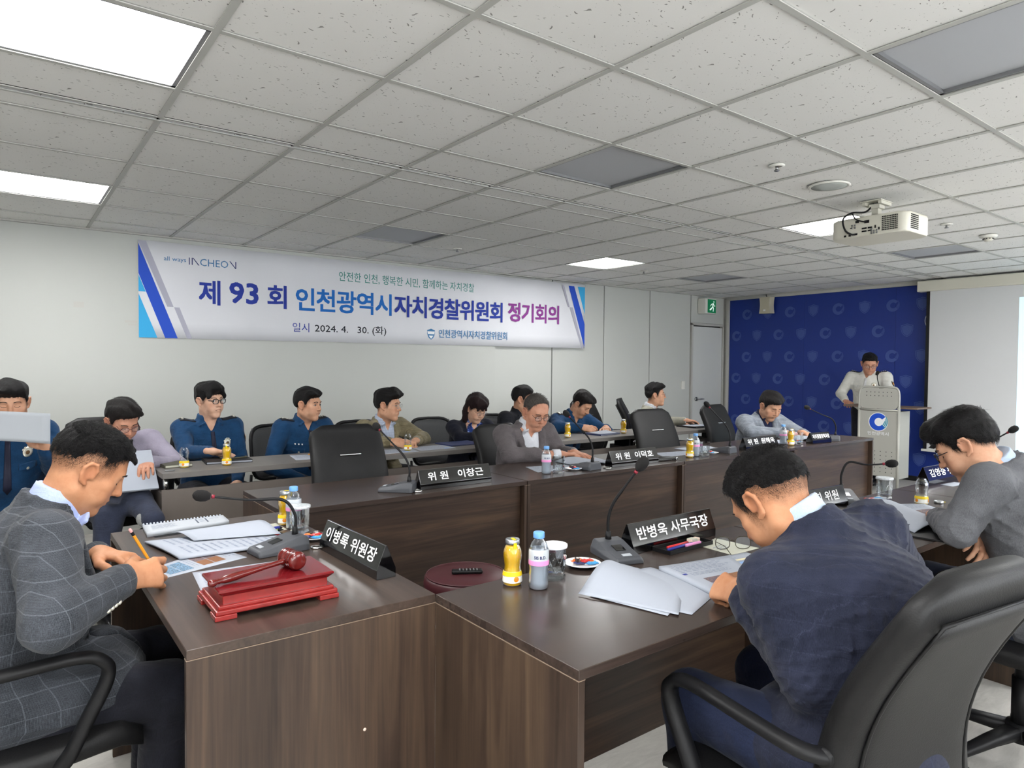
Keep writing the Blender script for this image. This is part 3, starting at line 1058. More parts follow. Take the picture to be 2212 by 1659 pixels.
def grey_table(label, x0, x1, endpanel):
    y0, y1 = 4.025, 4.455
    t = thing('grey_table', label, 'table', ((x0 + x1) / 2, 0, 0), 0, 'grey side tables along the wall')
    lx = x1 - x0
    MB().box((0, (y0 + y1) / 2, DESK - .015), (lx - .003, y1 - y0, .03), bev=.002, seg=1).build('table_top', MATS['grey_table'], t)
    MB().box((0, 4.062, .36), (lx - .004, .018, .68)).build('front_panel', MATS['grey_table_front'], t)
    for s in (-1, 1):
        MB().box((s * (lx / 2 - .012), (4.073 + 4.40) / 2, .35), (.018, .34, .66)).build('end_panel', MATS['grey_table_front'], t)
        MB().cyl((s * (lx / 2 - .03), 4.10, .69), .014, DESK - .03 - .69, 14).build('steel_post', MATS['steel'], t)
        MB().box((s * (lx / 2 - .03), 4.24, .72), (.02, .18, .09)).build('bracket', MATS['black_plastic'], t)
    return t
gx = [.69, 1.96, 3.23, 4.50, 5.77]
for i, lab in enumerate(('grey side table end with the notebooks and the young officer', 'grey side table before the man in the tweed jacket', 'grey side table before the woman in navy', 'grey side table with the writing officer, farthest right')):
    grey_table(lab, gx[i], gx[i + 1], i == 0)

# ================================================================== CHAIRS
def loft(b, secs, n=28, p=3.2, mi=0):
    """secs: list of (centre, half_w, half_t, side, nrm); superellipse rings, capped"""
    n0 = len(b.bm.faces)
    rings = []
    for c, hw, ht, sd, nr in secs:
        c, sd, nr = Vector(c), Vector(sd), Vector(nr)
        ring = []
        for k in range(n):
            a = 2 * PI * k / n
            ca, sa = math.cos(a), math.sin(a)
            u_ = math.copysign(abs(ca) ** (2 / p), ca) * hw
            v_ = math.copysign(abs(sa) ** (2 / p), sa) * ht
            ring.append(b.bm.verts.new(c + sd * u_ + nr * v_))
        rings.append(ring)
    for a_, b_ in zip(rings, rings[1:]):
        for k in range(n):
            f = b.bm.faces.new([a_[k], a_[(k + 1) % n], b_[(k + 1) % n], b_[k]])
            f.smooth = True
    for r in (rings[0][::-1], rings[-1]):
        f = b.bm.faces.new(r)
        f.smooth = True
    for f in b.bm.faces[n0:] if False else []:
        pass
    return b

def back_curve(v, lean, bh=.56):
    """spine of the backrest: v 0..1 -> (y, z) in chair frame (front = +y)"""
    z_ = .47 + bh * v
    y_ = -.20 - math.tan(lean) * bh * v + .05 * math.sin(PI * min(1, v * 1.15)) - .02 * v * v
    return y_, z_

def exec_chair(label, loc, rz, lean=.22, slot=True, group='black leather swivel chairs', arms=True, wide=.235, base=True, bh=.56):
    t = thing('office_chair', label, 'chair', (loc[0], loc[1], 0), rz, group)
    L = MATS['black_leather']
    BP = MATS['black_plastic']
    # backrest
    secs = []
    for i in range(17):
        v = i / 16
        y_, z_ = back_curve(v, lean, bh)
        y2, z2 = back_curve(min(1, v + .03), lean, bh)
        y1, z1 = back_curve(max(0, v - .03), lean, bh)
        tg = Vector((0, y2 - y1, z2 - z1)).normalized()
        nr = Vector((0, tg.z, -tg.y))
        e = math.sqrt(max(0.0, 1 - max(0, (v - .90) / .1) ** 2 * .55))
        hw = wide * (1.02 - .10 * v) * (1 if v < .9 else e) * (.93 if v < .05 else 1)
        ht = (.046 - .012 * v) * (1 if v < .93 else .75) * (.7 if v < .03 else 1)
        secs.append(((0, y_, z_), hw, ht, (1, 0, 0), nr))
    loft(MB_ := MB(), secs, 32, 4.0)
    bk = MB_.build('backrest', L, t)
    # shaped panel on the rear of the backrest with a piped seam
    secs2 = []
    for i in range(13):
        v = .04 + .84 * i / 12
        y_, z_ = back_curve(v, lean, bh)
        secs2.append(((0, y_ - .030, z_), wide * (.80 - .06 * v) * (.92 if i in (0, 12) else 1), .016, (1, 0, 0), (0, 1, 0)))
    pb = MB()
    loft(pb, secs2, 24, 5)
    pb.build('back_panel', L, t)
    pts = []
    for i in range(13):
        v = .04 + .84 * i / 12
        y_, z_ = back_curve(v, lean, bh)
        pts.append((wide * (.80 - .06 * v), y_ - .040, z_))
    loop = pts + [(-x, y_, z_) for x, y_, z_ in pts[::-1]]
    MB().tube(loop, .0035, 6, closed=True).build('piping', L, t)
    if slot:
        y_, z_ = back_curve(.70, lean, bh)
        MB().box((0, y_ + .041, z_), (.13, .012, .014), (-lean, 0, 0), bev=.004).build('chrome_slot', MATS['steel'], t)
    # seat
    ss = []
    for i in range(11):
        u_ = i / 10
        y_ = -.23 + .48 * u_
        z_ = .475 - .018 * math.sin(PI * u_) * .6 + (0 if u_ < .85 else -.03 * ((u_ - .85) / .15) ** 2)
        ss.append(((0, y_, z_ - .02), .245 * (.88 + .12 * math.sin(PI * min(1, u_ * .9 + .1))), .042 * (.7 if i in (0, 10) else 1), (1, 0, 0), (0, 0, 1)))
    loft(sb := MB(), ss, 28, 3.6)
    sb.build('seat', L, t)
    if arms:
        for s in (-1, 1):
            y_, z_ = back_curve(.34, lean, bh)
            path = smooth_path([(s * .225, y_ - .0, z_ + .01), (s * .265, y_ + .035, z_ + .02), (s * .275, -.05, .690), (s * .275, .10, .695), (s * .275, .155, .675), (s * .27, .165, .63), (s * .262, .12, .53), (s * .25, .08, .445), (s * .2, .05, .425)], 5)
            MB().tube(path, .019, 10, flat=(1.15, .8)).build('armrest', BP, t)
            MB().cyl((s * .21, y_, z_ + .01), .018, .03 * 1, 12, (0, s * PI / 2, 0)).build('arm_knob', BP, t)
    if base:
        MB().box((0, -.02, .405), (.24, .22, .05), bev=.012).build('tilt_mechanism', BP, t)
        MB().cyl((0, 0, .30), .024, .10, 16).cyl((0, 0, .11), .032, .20, 16).build('gas_column', BP, t)
        MB().lathe([(0, .09), (.05, .09), (.055, .12), (.045, .15), (0, .15)], n=20).build('hub', BP, t)
        for k in range(5):
            a = 2 * PI * k / 5 + .35
            dx, dy = math.cos(a), math.sin(a)
            sp = MB()
            loft(sp, [((dx * r_, dy * r_, z_), w_, h_, (-dy, dx, 0), (0, 0, 1)) for r_, z_, w_, h_ in ((.03, .122, .032, .024), (.15, .112, .026, .019), (.28, .092, .020, .014), (.305, .088, .014, .011))], 12, 3)
            sp.build('base_spoke', BP, t)
            cs = MB().cyl((dx * .29, dy * .29, .055), .011, .03, 10)
            for q in (-1, 1):
                cs.cyl((dx * .29 - dy * q * .008, dy * .29 + dx * q * .008, .027), .027, .018, 16, Matrix(((dx, 0, -dy * q), (dy, 0, dx * q), (0, 1, 0))), bev=.004)
            cs.build('caster', BP, t)
    return t

exec_chair('black leather armchair under the man in the grey check jacket', (.035, 2.15), -PI / 2, lean=.30, slot=False)
exec_chair('big black leather chair seen from behind under the man in navy', (1.47, .80), -.13, lean=.24, slot=False)
exec_chair('black leather swivel chair under the man in plain grey', (2.86, .78), -.05, lean=.2, slot=False)
exec_chair('empty black leather chair with chrome slot, left end of the far row', (1.62, 3.52), PI - .08, lean=.16)
exec_chair('black leather chair behind the older man in glasses', (2.88, 3.68), PI + .10, lean=.12, bh=.50)
exec_chair('empty black leather chair with chrome slot, third along the far row', (4.36, 3.54), PI - .12, lean=.2)
exec_chair('black leather chair behind the man in the light grey plaid jacket', (5.50, 3.72), PI + .1, lean=.14)
exec_chair('empty black leather chair between the writing officer and the man in beige', (5.12, 5.08), PI + .22, lean=.2)
exec_chair('black leather chair under the man in the beige jacket', (5.78, 5.10), -2.45, lean=.18)
exec_chair('black leather chair by the wall under the man in the lilac shirt', (.58, 4.93), PI + .15, lean=.12, slot=False)

def mesh_chair(label, loc, rz, blue=False):
    t = thing('visitor_chair', label, 'chair', (loc[0], loc[1], 0), rz, 'visitor chairs along the wall')
    BP = MATS['black_plastic']
    fr = []
    for k in range(28):
        a = 2 * PI * k / 28
        ca, sa = math.cos(a), math.sin(a)
        x = math.copysign(abs(ca) ** .45, ca) * .215
        z_ = .72 + math.copysign(abs(sa) ** .45, sa) * .20
        fr.append((x, -.22 - (z_ - .5) * .18 + .05 * (x / .215) ** 2, z_))
    MB().tube(fr, .014, 8, closed=True).build('back_frame', BP, t)
    vs, fs = [], []
    for j in range(7):
        for i in range(9):
            x = -.20 + .40 * i / 8
            z_ = .535 + .37 * j / 6
            vs.append((x, -.22 - (z_ - .5) * .18 + .05 * (x / .215) ** 2, z_))
    for j in range(6):
        for i in range(8):
            a = j * 9 + i
            fs.append((a, a + 1, a + 10, a + 9))
    o = MB().faces(vs, fs, True).build('back_mesh', MATS['chair_mesh'], t)
    md = o.modifiers.new('thick', 'SOLIDIFY')
    md.thickness = .004
    sb = MB()
    loft(sb, [((0, -.2 + .42 * i / 8, .455), .22 * (.9 if i in (0, 8) else 1), .028 * (.6 if i in (0, 8) else 1), (1, 0, 0), (0, 0, 1)) for i in range(9)], 20, 4)
    sb.build('seat', M('blue_vinyl', '#2b3f86', .5) if blue else BP, t)
    for s in (-1, 1):
        MB().tube(smooth_path([(s * .21, -.225, .56), (s * .225, -.2, .44), (s * .23, -.22, .02)], 4), .011, 8).build('leg', BP, t)
        MB().tube(smooth_path([(s * .225, .17, .44), (s * .23, .2, .02)], 4), .011, 8).build('leg', BP, t)
    return t
mesh_chair('blue-seated chair under the officer reading a sheet at the far left', (.00, 4.90), PI, True)
mesh_chair('black chair behind the young officer in black-rimmed glasses', (1.19, 5.0), PI + .1)
mesh_chair('black chair behind the officer looking to the right', (1.72, 4.98), PI + .1)
mesh_chair('black chair under the man in the tweed jacket', (2.36, 4.98), PI)
mesh_chair('grey mesh-backed chair beside the woman in navy', (3.05, 4.95), PI + .05)
mesh_chair('black chair under the man half hidden behind the older man', (3.72, 5.02), PI)
mesh_chair('black chair under the officer who is writing', (4.26, 4.96), PI + .1)

# ================================================================== STOOL
t = thing('round_stool', 'round maroon padded stool between the desks', 'stool', (1.50, 2.28, 0))
MB().lathe([(0, .485), (.15, .487), (.166, .493), (.172, .512), (.168, .538), (.155, .548), (.08, .551), (0, .552)], n=40).build('cushion', MATS['maroon_vinyl'], t)
MB().tube([(.160 * math.cos(a), .160 * math.sin(a), .5475) for a in np.linspace(0, 2 * PI, 41)[:-1]], .003, 6, closed=True).build('piping', MATS['maroon_vinyl'], t)
for k in range(4):
    a = PI / 4 + k * PI / 2
    MB().tube([(.10 * math.cos(a), .10 * math.sin(a), .49), (.17 * math.cos(a), .17 * math.sin(a), .012), (.17 * math.cos(a), .17 * math.sin(a), 0)], .011, 8).build('leg', MATS['steel'], t)
t = thing('remote_control', 'slim black remote control lying on the maroon stool', 'remote', (1.50, 2.27, .5525), -.55)
MB().box((0, 0, .007), (.125, .036, .014), bev=.005).build('case', MATS['black_plastic'], t)
b = MB()
for i in range(6):
    for j in range(3):
        b.cyl((-.03 + .014 * i, -.009 + .009 * j, .014), .003, .0015, 8)
b.build('buttons', MATS['panel_lip'], t)

# ================================================================== LECTERN
t = thing('lectern', 'grey metal lectern with a blue swirl emblem before the blue wall', 'lectern', (7.75, 3.495, 0))
LG = MATS['lectern_grey']
MB().box((0, 0, .56), (.015, .40, .72), bev=.003).build('front_panel', LG, t)
up = rrect(.41, .225, .05)
b = MB().prism(up, -.008, .008, Matrix(((0, 0, 1, 0), (1, 0, 0, 0), (0, 1, 0, 1.06), (0, 0, 0, 1))))
b.build('upper_panel', LG, t)
for s in (-1, 1):
    MB().cyl((0, s * .21, .02), .016, .95, 14).box((.05, s * .21, .012), (.30, .05, .024), bev=.008).build('leg_tube', LG, t)
pth = [(0, -.21, .95)] + smooth_path([(0, -.212, .97), (0, -.212, 1.10), (0, -.195, 1.165), (0, -.15, 1.185), (0, 0, 1.188), (0, .15, 1.185), (0, .195, 1.165), (0, .212, 1.10), (0, .212, .97)], 4) + [(0, .21, .95)]
MB().tube(pth, .011, 8).build('upper_frame', LG, t)
MB().tube([(-.005, -.215, .935), (-.005, .215, .935)], .011, 8).build('cross_tube', LG, t)
MB().box((.22, .02, .962), (.36, .80, .02), bev=.006).build('shelf', MATS['lectern_top'], t)
MB().box((.30, 0, .55), (.015, .36, .74)).box((.15, .19, .55), (.30, .015, .74)).box((.15, -.19, .55), (.30, .015, .74)).build('rear_case', LG, t)
b = MB()
TL = Matrix(((0, 0, -1, -.0078), (-1, 0, 0, 0), (0, 1, 0, 0), (0, 0, 0, 1)))
for i in range(7):
    for j in range(6):
        b.prism([(-.15 + .06 * i + .005 * math.cos(a), .25 + .045 * j + .005 * math.sin(a)) for a in np.linspace(0, 2 * PI, 9)[:-1]], 0, .0006, TL)
for i in range(7):
    for j in range(2):
        b.prism([(-.13 + .044 * i + .005 * math.cos(a), 1.09 + .04 * j + .005 * math.sin(a)) for a in np.linspace(0, 2 * PI, 9)[:-1]], 0, .0006, TL @ Matrix.Translation((0, 0, .0004)))
o = b.build('perforations', MATS['black_base'], t)
o['kind'] = 'stuff'
def on_lect(polys, mat, name, dz=.0, off=.0008):
    b = MB()
    for p in polys:
        b.prism([(x, y_ + .80) for x, y_ in p], off - .0006, off, TL)
    bmesh.ops.triangulate(b.bm, faces=[f for f in b.bm.faces if len(f.verts) > 4])
    b.build(name, MATS[mat], t)
sw = swirl_polys(.096)
on_lect([[(.104 * math.cos(a), .104 * math.sin(a)) for a in np.linspace(0, 2 * PI, 33)[:-1]]], 'logo_white', 'emblem_ring')
on_lect(sw[:26], 'logo_blue', 'emblem_swirl', off=.0016)
on_lect(sw[26:], 'logo_teal', 'emblem_tails', off=.0022)
me = fit_text('인천광역시', .225, .04, .004, .0004, .95)
put_text('city_name', me, MATS['logo_white'], t, (-.0085, 0, .672), RY)
MB().tube(smooth_path([(.10, .02, .975), (.06, .01, 1.12), (.02, .03, 1.27), (.05, .045, 1.325)], 5), .005, 8).build('microphone_stem', MATS['black_plastic'], t)
MB().lathe([(0, -.03), (.014, -.024), (.019, 0), (.014, .022), (0, .028)], (.055, .048, 1.34), 14, (.5, -.3, 0)).build('microphone_head', MATS['foam'], t)
t = thing('speech_notes', 'open sheaf of speaking notes on the lectern shelf', 'paper', (8.0, 3.62, .9725), .1)
MB().box((0, 0, .004), (.21, .297, .008)).build('sheets', MATS['paper'], t)
# ================================================================== THINGS ON THE DESKS
# ---- bottles
JUICE_P = [(0, 0), (.024, 0), (.0262, .004), (.0265, .030), (.0240, .040), (.0228, .052), (.0245, .066), (.0265, .080), (.0258, .094), (.0205, .106), (.0165, .112), (.0160, .117)]
def juice(label, x, y, z=DESK, fill=1.0, cap=True, rz=0.0, group='small orange juice bottles'):
    t = thing('juice_bottle', label, 'bottle', (x, y, z + .0003), rz, group)
    sh = MB().lathe(JUICE_P, n=22).build('glass_body', MATS['clear_glass'], t)
    zt = .110 * fill
    pr = [(max(0, r - .0012), max(.0015, zz)) for r, zz in JUICE_P if zz < zt]
    rl = np.interp(zt, [q[1] for q in JUICE_P], [q[0] for q in JUICE_P]) - .0012
    MB().lathe(pr + [(rl, zt), (0, zt)], n=22).build('orange_juice', MATS['juice'] if fill > .3 else MATS['juice_low'], t)
    MB().lathe([(.0270, .010), (.0272, .012), (.0262, .031), (.0245, .0395), (.0240, .0395)], n=22).build('label_band', MATS['label_white'], t)
    b = MB()
    b.lathe([(.0274, .028), (.0262, .0345), (.0248, .0395)], n=22)
    b.build('label_stripe', MATS['label_yellow'], t)
    b = MB()
    for k in range(3):
        a = 2 * PI * k / 3 - 2.0
        b.lathe([(0, .0008), (.005, .0008), (.0075, .0)], (.0270 * math.cos(a), .0270 * math.sin(a), .0205), 10, Matrix(((-math.sin(a), 0, math.cos(a)), (math.cos(a), 0, math.sin(a)), (0, 1, 0))))
    b.build('orange_picture', MATS['label_orange'], t)
    if cap:
        MB().lathe([(.0165, .112), (.0195, .1125), (.0198, .116), (.0195, .1245), (.018, .126), (0, .126)], n=22).build('cap', MATS['metal_cap'], t)
        MB().box((.0205, 0, .101), (.0012, .009, .036), (0, .22, 0)).box((.008, 0, .1265), (.022, .009, .001)).build('seal_strip', MATS['yellow_tab'], t)
    return t

WATER_P = [(0, 0), (.022, 0), (.0265, .004), (.0270, .020), (.0258, .030), (.0268, .040), (.0255, .052), (.0270, .062), (.0272, .098), (.0255, .110), (.0200, .124), (.0140, .132), (.0125, .135), (.0125, .142)]
def water(label, x, y, z=DESK, rz=0.0):
    t = thing('water_bottle', label, 'bottle', (x, y, z + .0003), rz, 'small water bottles')
    MB().lathe(WATER_P, n=22).build('bottle_body', MATS['frosted_pet'], t)
    MB().lathe([(r - .001 if r > .001 else 0, max(zz, .001)) for r, zz in WATER_P if zz < .1] + [(.0255, .104), (0, .104)], n=22).build('water_fill', MATS['water_bottle'], t)
    MB().lathe([(.0274, .066), (.0276, .068), (.0276, .100), (.0266, .108)], n=22).build('label_band', MATS['water_bottle'], t)
    MB().lathe([(.0278, .066), (.0279, .068), (.0279, .078), (.0278, .079)], n=22).build('pink_band', MATS['label_pink'], t)
    me = text_mesh('SIS B.D.', .011, .0003, .0002)
    co = np.empty(len(me.vertices) * 3, np.float32)
    me.vertices.foreach_get('co', co)
    co = co.reshape(-1, 3)
    a = co[:, 0] / .0279 - 2.1 - rz
    out = np.stack([.0280 * np.cos(a), .0280 * np.sin(a), co[:, 1] + .088], 1)
    me.vertices.foreach_set('co', out.ravel().astype(np.float32))
    me.materials.append(MATS['label_blue'])
    mesh_obj('label_print', me, t)
    MB().lathe([(.0125, .136), (.0152, .1365), (.0155, .138), (.0152, .151), (.014, .1525), (0, .1525)], n=20).build('cap', MATS['blue_cap'], t)
    return t

def tumbler(label, x, y, z=DESK, lid='foil', h=.095):
    t = thing('glass_tumbler', label, 'glass', (x, y, z + .0003), .2, 'cut glass tumblers')
    b = MB()
    b.lathe([(0, 0), (.030, 0), (.033, .006), (.030, .014), (.031, .02), (.034, h - .004), (.0345, h), (.0325, h), (.030, .022), (0, .018)], n=8, smooth=False)
    b.build('glass_body', MATS['clear_glass'], t)
    b = MB()
    for k in range(8):
        a = 2 * PI * (k + .5) / 8
        for q in (-1, 1):
            pts = [(.0318 * math.cos(a - q * .3), .0318 * math.sin(a - q * .3), .026), (.0322 * math.cos(a), .0322 * math.sin(a), .045), (.0328 * math.cos(a + q * .3), .0328 * math.sin(a + q * .3), .066)]
            b.tube(pts, .0012, 4)
    o = b.build('cut_facets', MATS['clear_glass'], t)
    o['kind'] = 'stuff'
    if lid:
        MB().lathe([(.0365, h - .006), (.038, h - .002), (.037, h + .003), (.030, h + .0035), (0, h + .003)], n=16).build('paper_lid', MATS['foil_lid'] if lid == 'foil' else MATS['plate_white'], t)
    return t

def candy_plate(label, x, y, n=5, seed=1, z=DESK, r=.05):
    rnd = random.Random(seed)
    t = thing('small_plate', label, 'plate', (x, y, z + .0003), 0, 'small white sweet plates')
    MB().lathe([(0, 0), (.028, 0), (.032, .003), (r - .002, .010), (r, .0115), (r - .003, .012), (.030, .005), (0, .0045)], n=28).build('dish', MATS['plate_white'], t)
    cols = ['wrap_blue', 'wrap_red', 'wrap_navy', 'wrap_dark', 'wrap_orange', 'wrap_silver']
    wn = {'wrap_blue': 'blue', 'wrap_red': 'red', 'wrap_navy': 'navy', 'wrap_dark': 'brown', 'wrap_orange': 'orange', 'wrap_silver': 'silver'}
    for k in range(n):
        c = cols[k % len(cols)]
        a = rnd.uniform(-.6, .6) + (.3 if k % 2 else -.2)
        px, py = x + rnd.uniform(-.018, .018), y - .022 + .044 * k / max(1, n - 1)
        ct = thing('wrapped_candy', '%s twist-wrapped sweet on the %s' % (wn[c], label.split(' with ')[0].replace('small white plate', 'plate')), 'candy', (px, py, z + .0125 + .006 * (k % 2)), a, 'wrapped sweets')
        b = MB()
        loft(b, [((u_, 0, 0), w_, h_, (0, 1, 0), (0, 0, 1)) for u_, w_, h_ in ((-.021, .009, .0006), (-.019, .009, .0008), (-.0145, .004, .003), (-.012, .0075, .0055), (.012, .0075, .0055), (.0145, .004, .003), (.019, .009, .0008), (.021, .009, .0006))], 10, 2.6)
        b.build('wrapper', MATS[c], ct)
        MB().box((0, 0, .0052), (.012, .007, .0012)).build('wrapper_print', MATS['label_white' if k % 2 else 'label_orange'], ct)
    return t

# ---- microphones
def mic(label, base, rz, head, root_off=.055, z=DESK, sag=.12):
    """base centre (x, y); local -x is the low, user-facing end; head in world coordinates"""
    t = thing('desk_microphone', label, 'microphone', (base[0], base[1], z + .0003), rz, 'gooseneck desk microphones')
    b = MB()
    ringz = [(-.085, .014, .046), (-.078, .020, .050), (-.02, .030, .053), (.035, .044, .054), (.07, .047, .054), (.082, .040, .050)]
    prev = None
    vs, fs = [], []
    for x, h, w_ in ringz:
        vs += [(x, -w_, 0), (x, -w_, h * .45), (x, -w_ * .82, h), (x, w_ * .82, h), (x, w_, h * .45), (x, w_, 0)]
    for i in range(len(ringz) - 1):
        for k in range(6):
            a, c = i * 6 + k, i * 6 + (k + 1) % 6
            fs.append((a, c, c + 6, a + 6))
    fs.append(tuple(range(5, -1, -1)))
    fs.append(tuple(range((len(ringz) - 1) * 6, len(ringz) * 6)))
    b.faces(vs, fs)
    bmesh.ops.recalc_face_normals(b.bm, faces=b.bm.faces)
    bmesh.ops.bevel(b.bm, geom=list(b.bm.edges), offset=.0025, segments=2, profile=.5, affect='EDGES')
    b.build('base', MATS['grey_plastic'], t)
    MB().box((-.012, 0, .0335), (.036, .034, .003), (0, -.235, 0), bev=.001).build('display', MATS['black_gloss'], t)
    MB().box((-.062, .0, .0245), (.014, .030, .002), (0, -.17, 0)).build('button', MATS['paper_grey'], t)
    MB().cyl((root_off, 0, .040), .011, .03, 14, r2=.008).build('collar', MATS['black_plastic'], t)
    inv = Matrix.Translation((base[0], base[1], z)) @ Matrix.Rotation(rz, 4, 'Z')
    hl = inv.inverted() @ Vector(head)
    r0 = Vector((root_off, 0, .06))
    dv = hl - r0
    p1 = r0 + Vector((0, 0, sag * .5))
    p2 = r0 + Vector((dv.x * .14, dv.y * .14, sag))
    mid = r0 + dv * .5 + Vector((0, 0, sag * .42))
    end = hl - (hl - mid).normalized() * .028
    pth = smooth_path([r0, p1, p2, mid, end], 7)
    MB().tube(pth, [.0052] * 20 + [.0038] * (len(pth) - 20), 8).build('gooseneck', MATS['black_plastic'], t)
    dr = (hl - mid).normalized()
    rot = dr.to_track_quat('Z', 'Y').to_matrix()
    MB().cyl(hl - dr * .038, .0062, .009, 12, rot).build('light_ring', MATS['red_ring'], t)
    MB().lathe([(0, -.026), (.009, -.026), (.0165, -.014), (.0185, 0), (.0165, .014), (.009, .023), (0, .026)], hl, 16, rot).build('foam_head', MATS['foam'], t)
    return t
mic('gooseneck microphone on the head desk bending towards the seated man', (.705, 2.16), .12, (.491, 2.231, .985), sag=.10)
mic('gooseneck microphone on the navy-suited man\'s desk, rising tall', (1.535, 1.475), 1.28, (1.615, 1.445, 1.087), sag=.10)
mic('gooseneck microphone beyond the shoulder of the man in the navy suit', (3.02, 1.50), .75, (3.18, 1.372, .968), sag=.11)
mic('gooseneck microphone whose head shows right of the grey-jacketed man\'s head', (4.33, 1.40), .8, (4.36, 1.262, 1.070), sag=.10)
mic('gooseneck microphone in front of the first empty leather chair', (1.50, 2.87), -.75 , (1.50, 3.10, 1.083), sag=.10)
mic('gooseneck microphone in front of the older man in glasses', (2.72, 2.875), -1.45, (2.70, 3.02, 1.108), sag=.12)
mic('gooseneck microphone in front of the third far-row seat', (4.05, 2.88), -1.45, (4.05, 3.02, 1.125), sag=.12)
mic('gooseneck microphone beside the lectern end of the far row', (5.44, 2.85), -.9, (5.19, 2.90, 1.073), sag=.12)

# ---- nameplates
def nameplate(label, x, y, rz, text, ln=.42, gap=.86, z=DESK, h=.092, small=False, yellow=False, sp=1.0):
    """long axis along local x; lettering on the local -y slope"""
    t = thing('nameplate', label, 'nameplate', (x, y, z + .0003), rz, 'black nameplates')
    prof = [(-.030, 0), (.030, 0), (.030, .026), (.003, h), (-.003, h), (-.030, .026)]
    b = MB()
    tf = Matrix(((0, 0, 1, 0), (1, 0, 0, 0), (0, 1, 0, 0), (0, 0, 0, 1)))
    b.prism(prof, -ln / 2, ln / 2, tf)
    bmesh.ops.bevel(b.bm, geom=list(b.bm.edges), offset=.0008, segments=1, profile=.5, affect='EDGES')
    b.build('black_prism', MATS['black_gloss'], t)
    ang = math.atan2(h - .026, .027)
    me = fit_text(text, ln * gap, (.042 if not small else .036), .016, .0004, sp)
    put_text('lettering', me, MATS['white_letter'], t, (0, -.0165 - .0012, .026 + (h - .026) * .5 + .0006), (ang, 0, 0))['kind'] = 'stuff'
    return t
nameplate('black nameplate on the head desk between microphone and desk end', .852, 1.905, -PI / 2 + .02, '이병록 위원장', .40)
nameplate('black nameplate beside the pens on the navy-suited man\'s desk', 1.81, 1.492, 0, '반병욱 사무국장', .425)
nameplate('black nameplate mostly hidden behind the navy-suited shoulder', 2.715, 1.47, -.04, '김영희 위원', .40, .7)
nameplate('black nameplate beside the chin of the man in plain grey', 3.97, 1.47, -.03, '김영중 위원', .40, .80)
nameplate('black nameplate before the first empty leather chair', 1.80, 2.845, .0, '위 원   이창근', .415, .78)
nameplate('black nameplate right of the older man\'s papers', 3.08, 2.835, -.03, '위 원  이덕호', .40, .80)
nameplate('black nameplate just above the navy-suited man\'s head', 4.45, 2.85, -.02, '위 원  원혜욱', .40, .82)
nameplate('small black nameplate with crowded lettering near the lectern', 5.20, 2.80, -.08, '자치경찰정책과장', .25, .88, h=.085, small=True)

# ---- drinks
juice('orange juice bottle behind the water bottle on the head desk', .842, 2.505)
water('blue-capped water bottle on the head desk', .848, 2.432)
tumbler('cut glass tumbler with paper lid on the head desk', .842, 2.352)
candy_plate('small white plate on the head desk with wrapped sweets', .850, 2.235, 5, 3)
juice('orange juice bottle at the end of the navy-suited man\'s desk', 1.113, 1.460, rz=-1.9)
water('blue-capped water bottle on the navy-suited man\'s desk', 1.152, 1.394, rz=.1)
tumbler('cut glass tumbler behind the water bottle on the navy-suited man\'s desk', 1.240, 1.432, lid='white')
candy_plate('small white plate on the navy-suited man\'s desk with wrapped sweets', 1.385, 1.470, 5, 8, r=.056)
tumbler('cut glass tumbler with foil lid before the man in plain grey', 3.237, 1.427)
juice('emptied juice bottle before the man in plain grey', 3.23, 1.267, fill=.12, cap=False, rz=-1.5)
t = thing('bottle_cap', 'loose metal bottle cap lying beside the emptied juice bottle', 'bottle cap', (3.33, 1.235, DESK + .0003))
MB().lathe([(0, 0), (.018, 0), (.0195, .002), (.0195, .009), (.018, .011), (0, .011)], n=20).build('disc', MATS['metal_cap'], t)
MB().box((.02, -.01, .004), (.02, .009, .001), (0, 0, -.5)).build('seal_strip', MATS['yellow_tab'], t)
for k, (c, nm) in enumerate((('wrap_red', 'red'), ('wrap_red', 'second red'), ('wrap_blue', 'blue'), ('wrap_silver', 'silver'))):
    ct = thing('wrapped_candy', '%s sweet wrapper lying by the foil-lidded glass' % nm, 'candy', (3.12 + .03 * k, 1.452 - .008 * k, DESK + .006), .5 - .5 * k, 'wrapped sweets')
    loft(b := MB(), [((u_, 0, 0), w_, h_, (0, 1, 0), (0, 0, 1)) for u_, w_, h_ in ((-.03, .012, .0006), (-.022, .007, .003), (-.018, .010, .0055), (.018, .010, .0055), (.022, .007, .003), (.03, .012, .0006))], 10, 2.6)
    b.build('wrapper', MATS[c], ct)
water('blue-capped water bottle in front of the older man in glasses', 2.414, 2.862, rz=.3)
tumbler('cut glass tumbler in front of the older man in glasses', 2.485, 2.84, lid=None)
candy_plate('small white plate before the older man with wrapped sweets', 2.625, 2.870, 5, 11)
juice('orange juice bottle left of the third far-row seat\'s water', 3.632, 2.837, rz=-1.4)
water('blue-capped water bottle before the second empty leather chair', 3.712, 2.853, rz=.5)
tumbler('cut glass tumbler before the second empty leather chair', 3.775, 2.825, lid=None)
candy_plate('small white plate before the second empty chair with wrapped sweets', 3.905, 2.868, 4, 15)
juice('orange juice bottle before the man in light grey plaid', 4.851, 2.836, rz=-1.2)
water('blue-capped water bottle right behind the plaid-jacketed man\'s juice', 4.885, 2.92, rz=.4)
tumbler('cut glass tumbler before the man in light grey plaid', 4.965, 2.835, lid=None)
candy_plate('small white plate before the man in plaid with wrapped sweets', 5.045, 2.90, 4, 19)
juice('emptied juice bottle at the left end of the grey tables', .835, 4.206, fill=.06, cap=False)
juice('full juice bottle before the young officer', 1.056, 4.164, rz=-1.9)
juice('nearly emptied juice bottle before the man in tweed', 2.265, 4.187, fill=.22, cap=False)
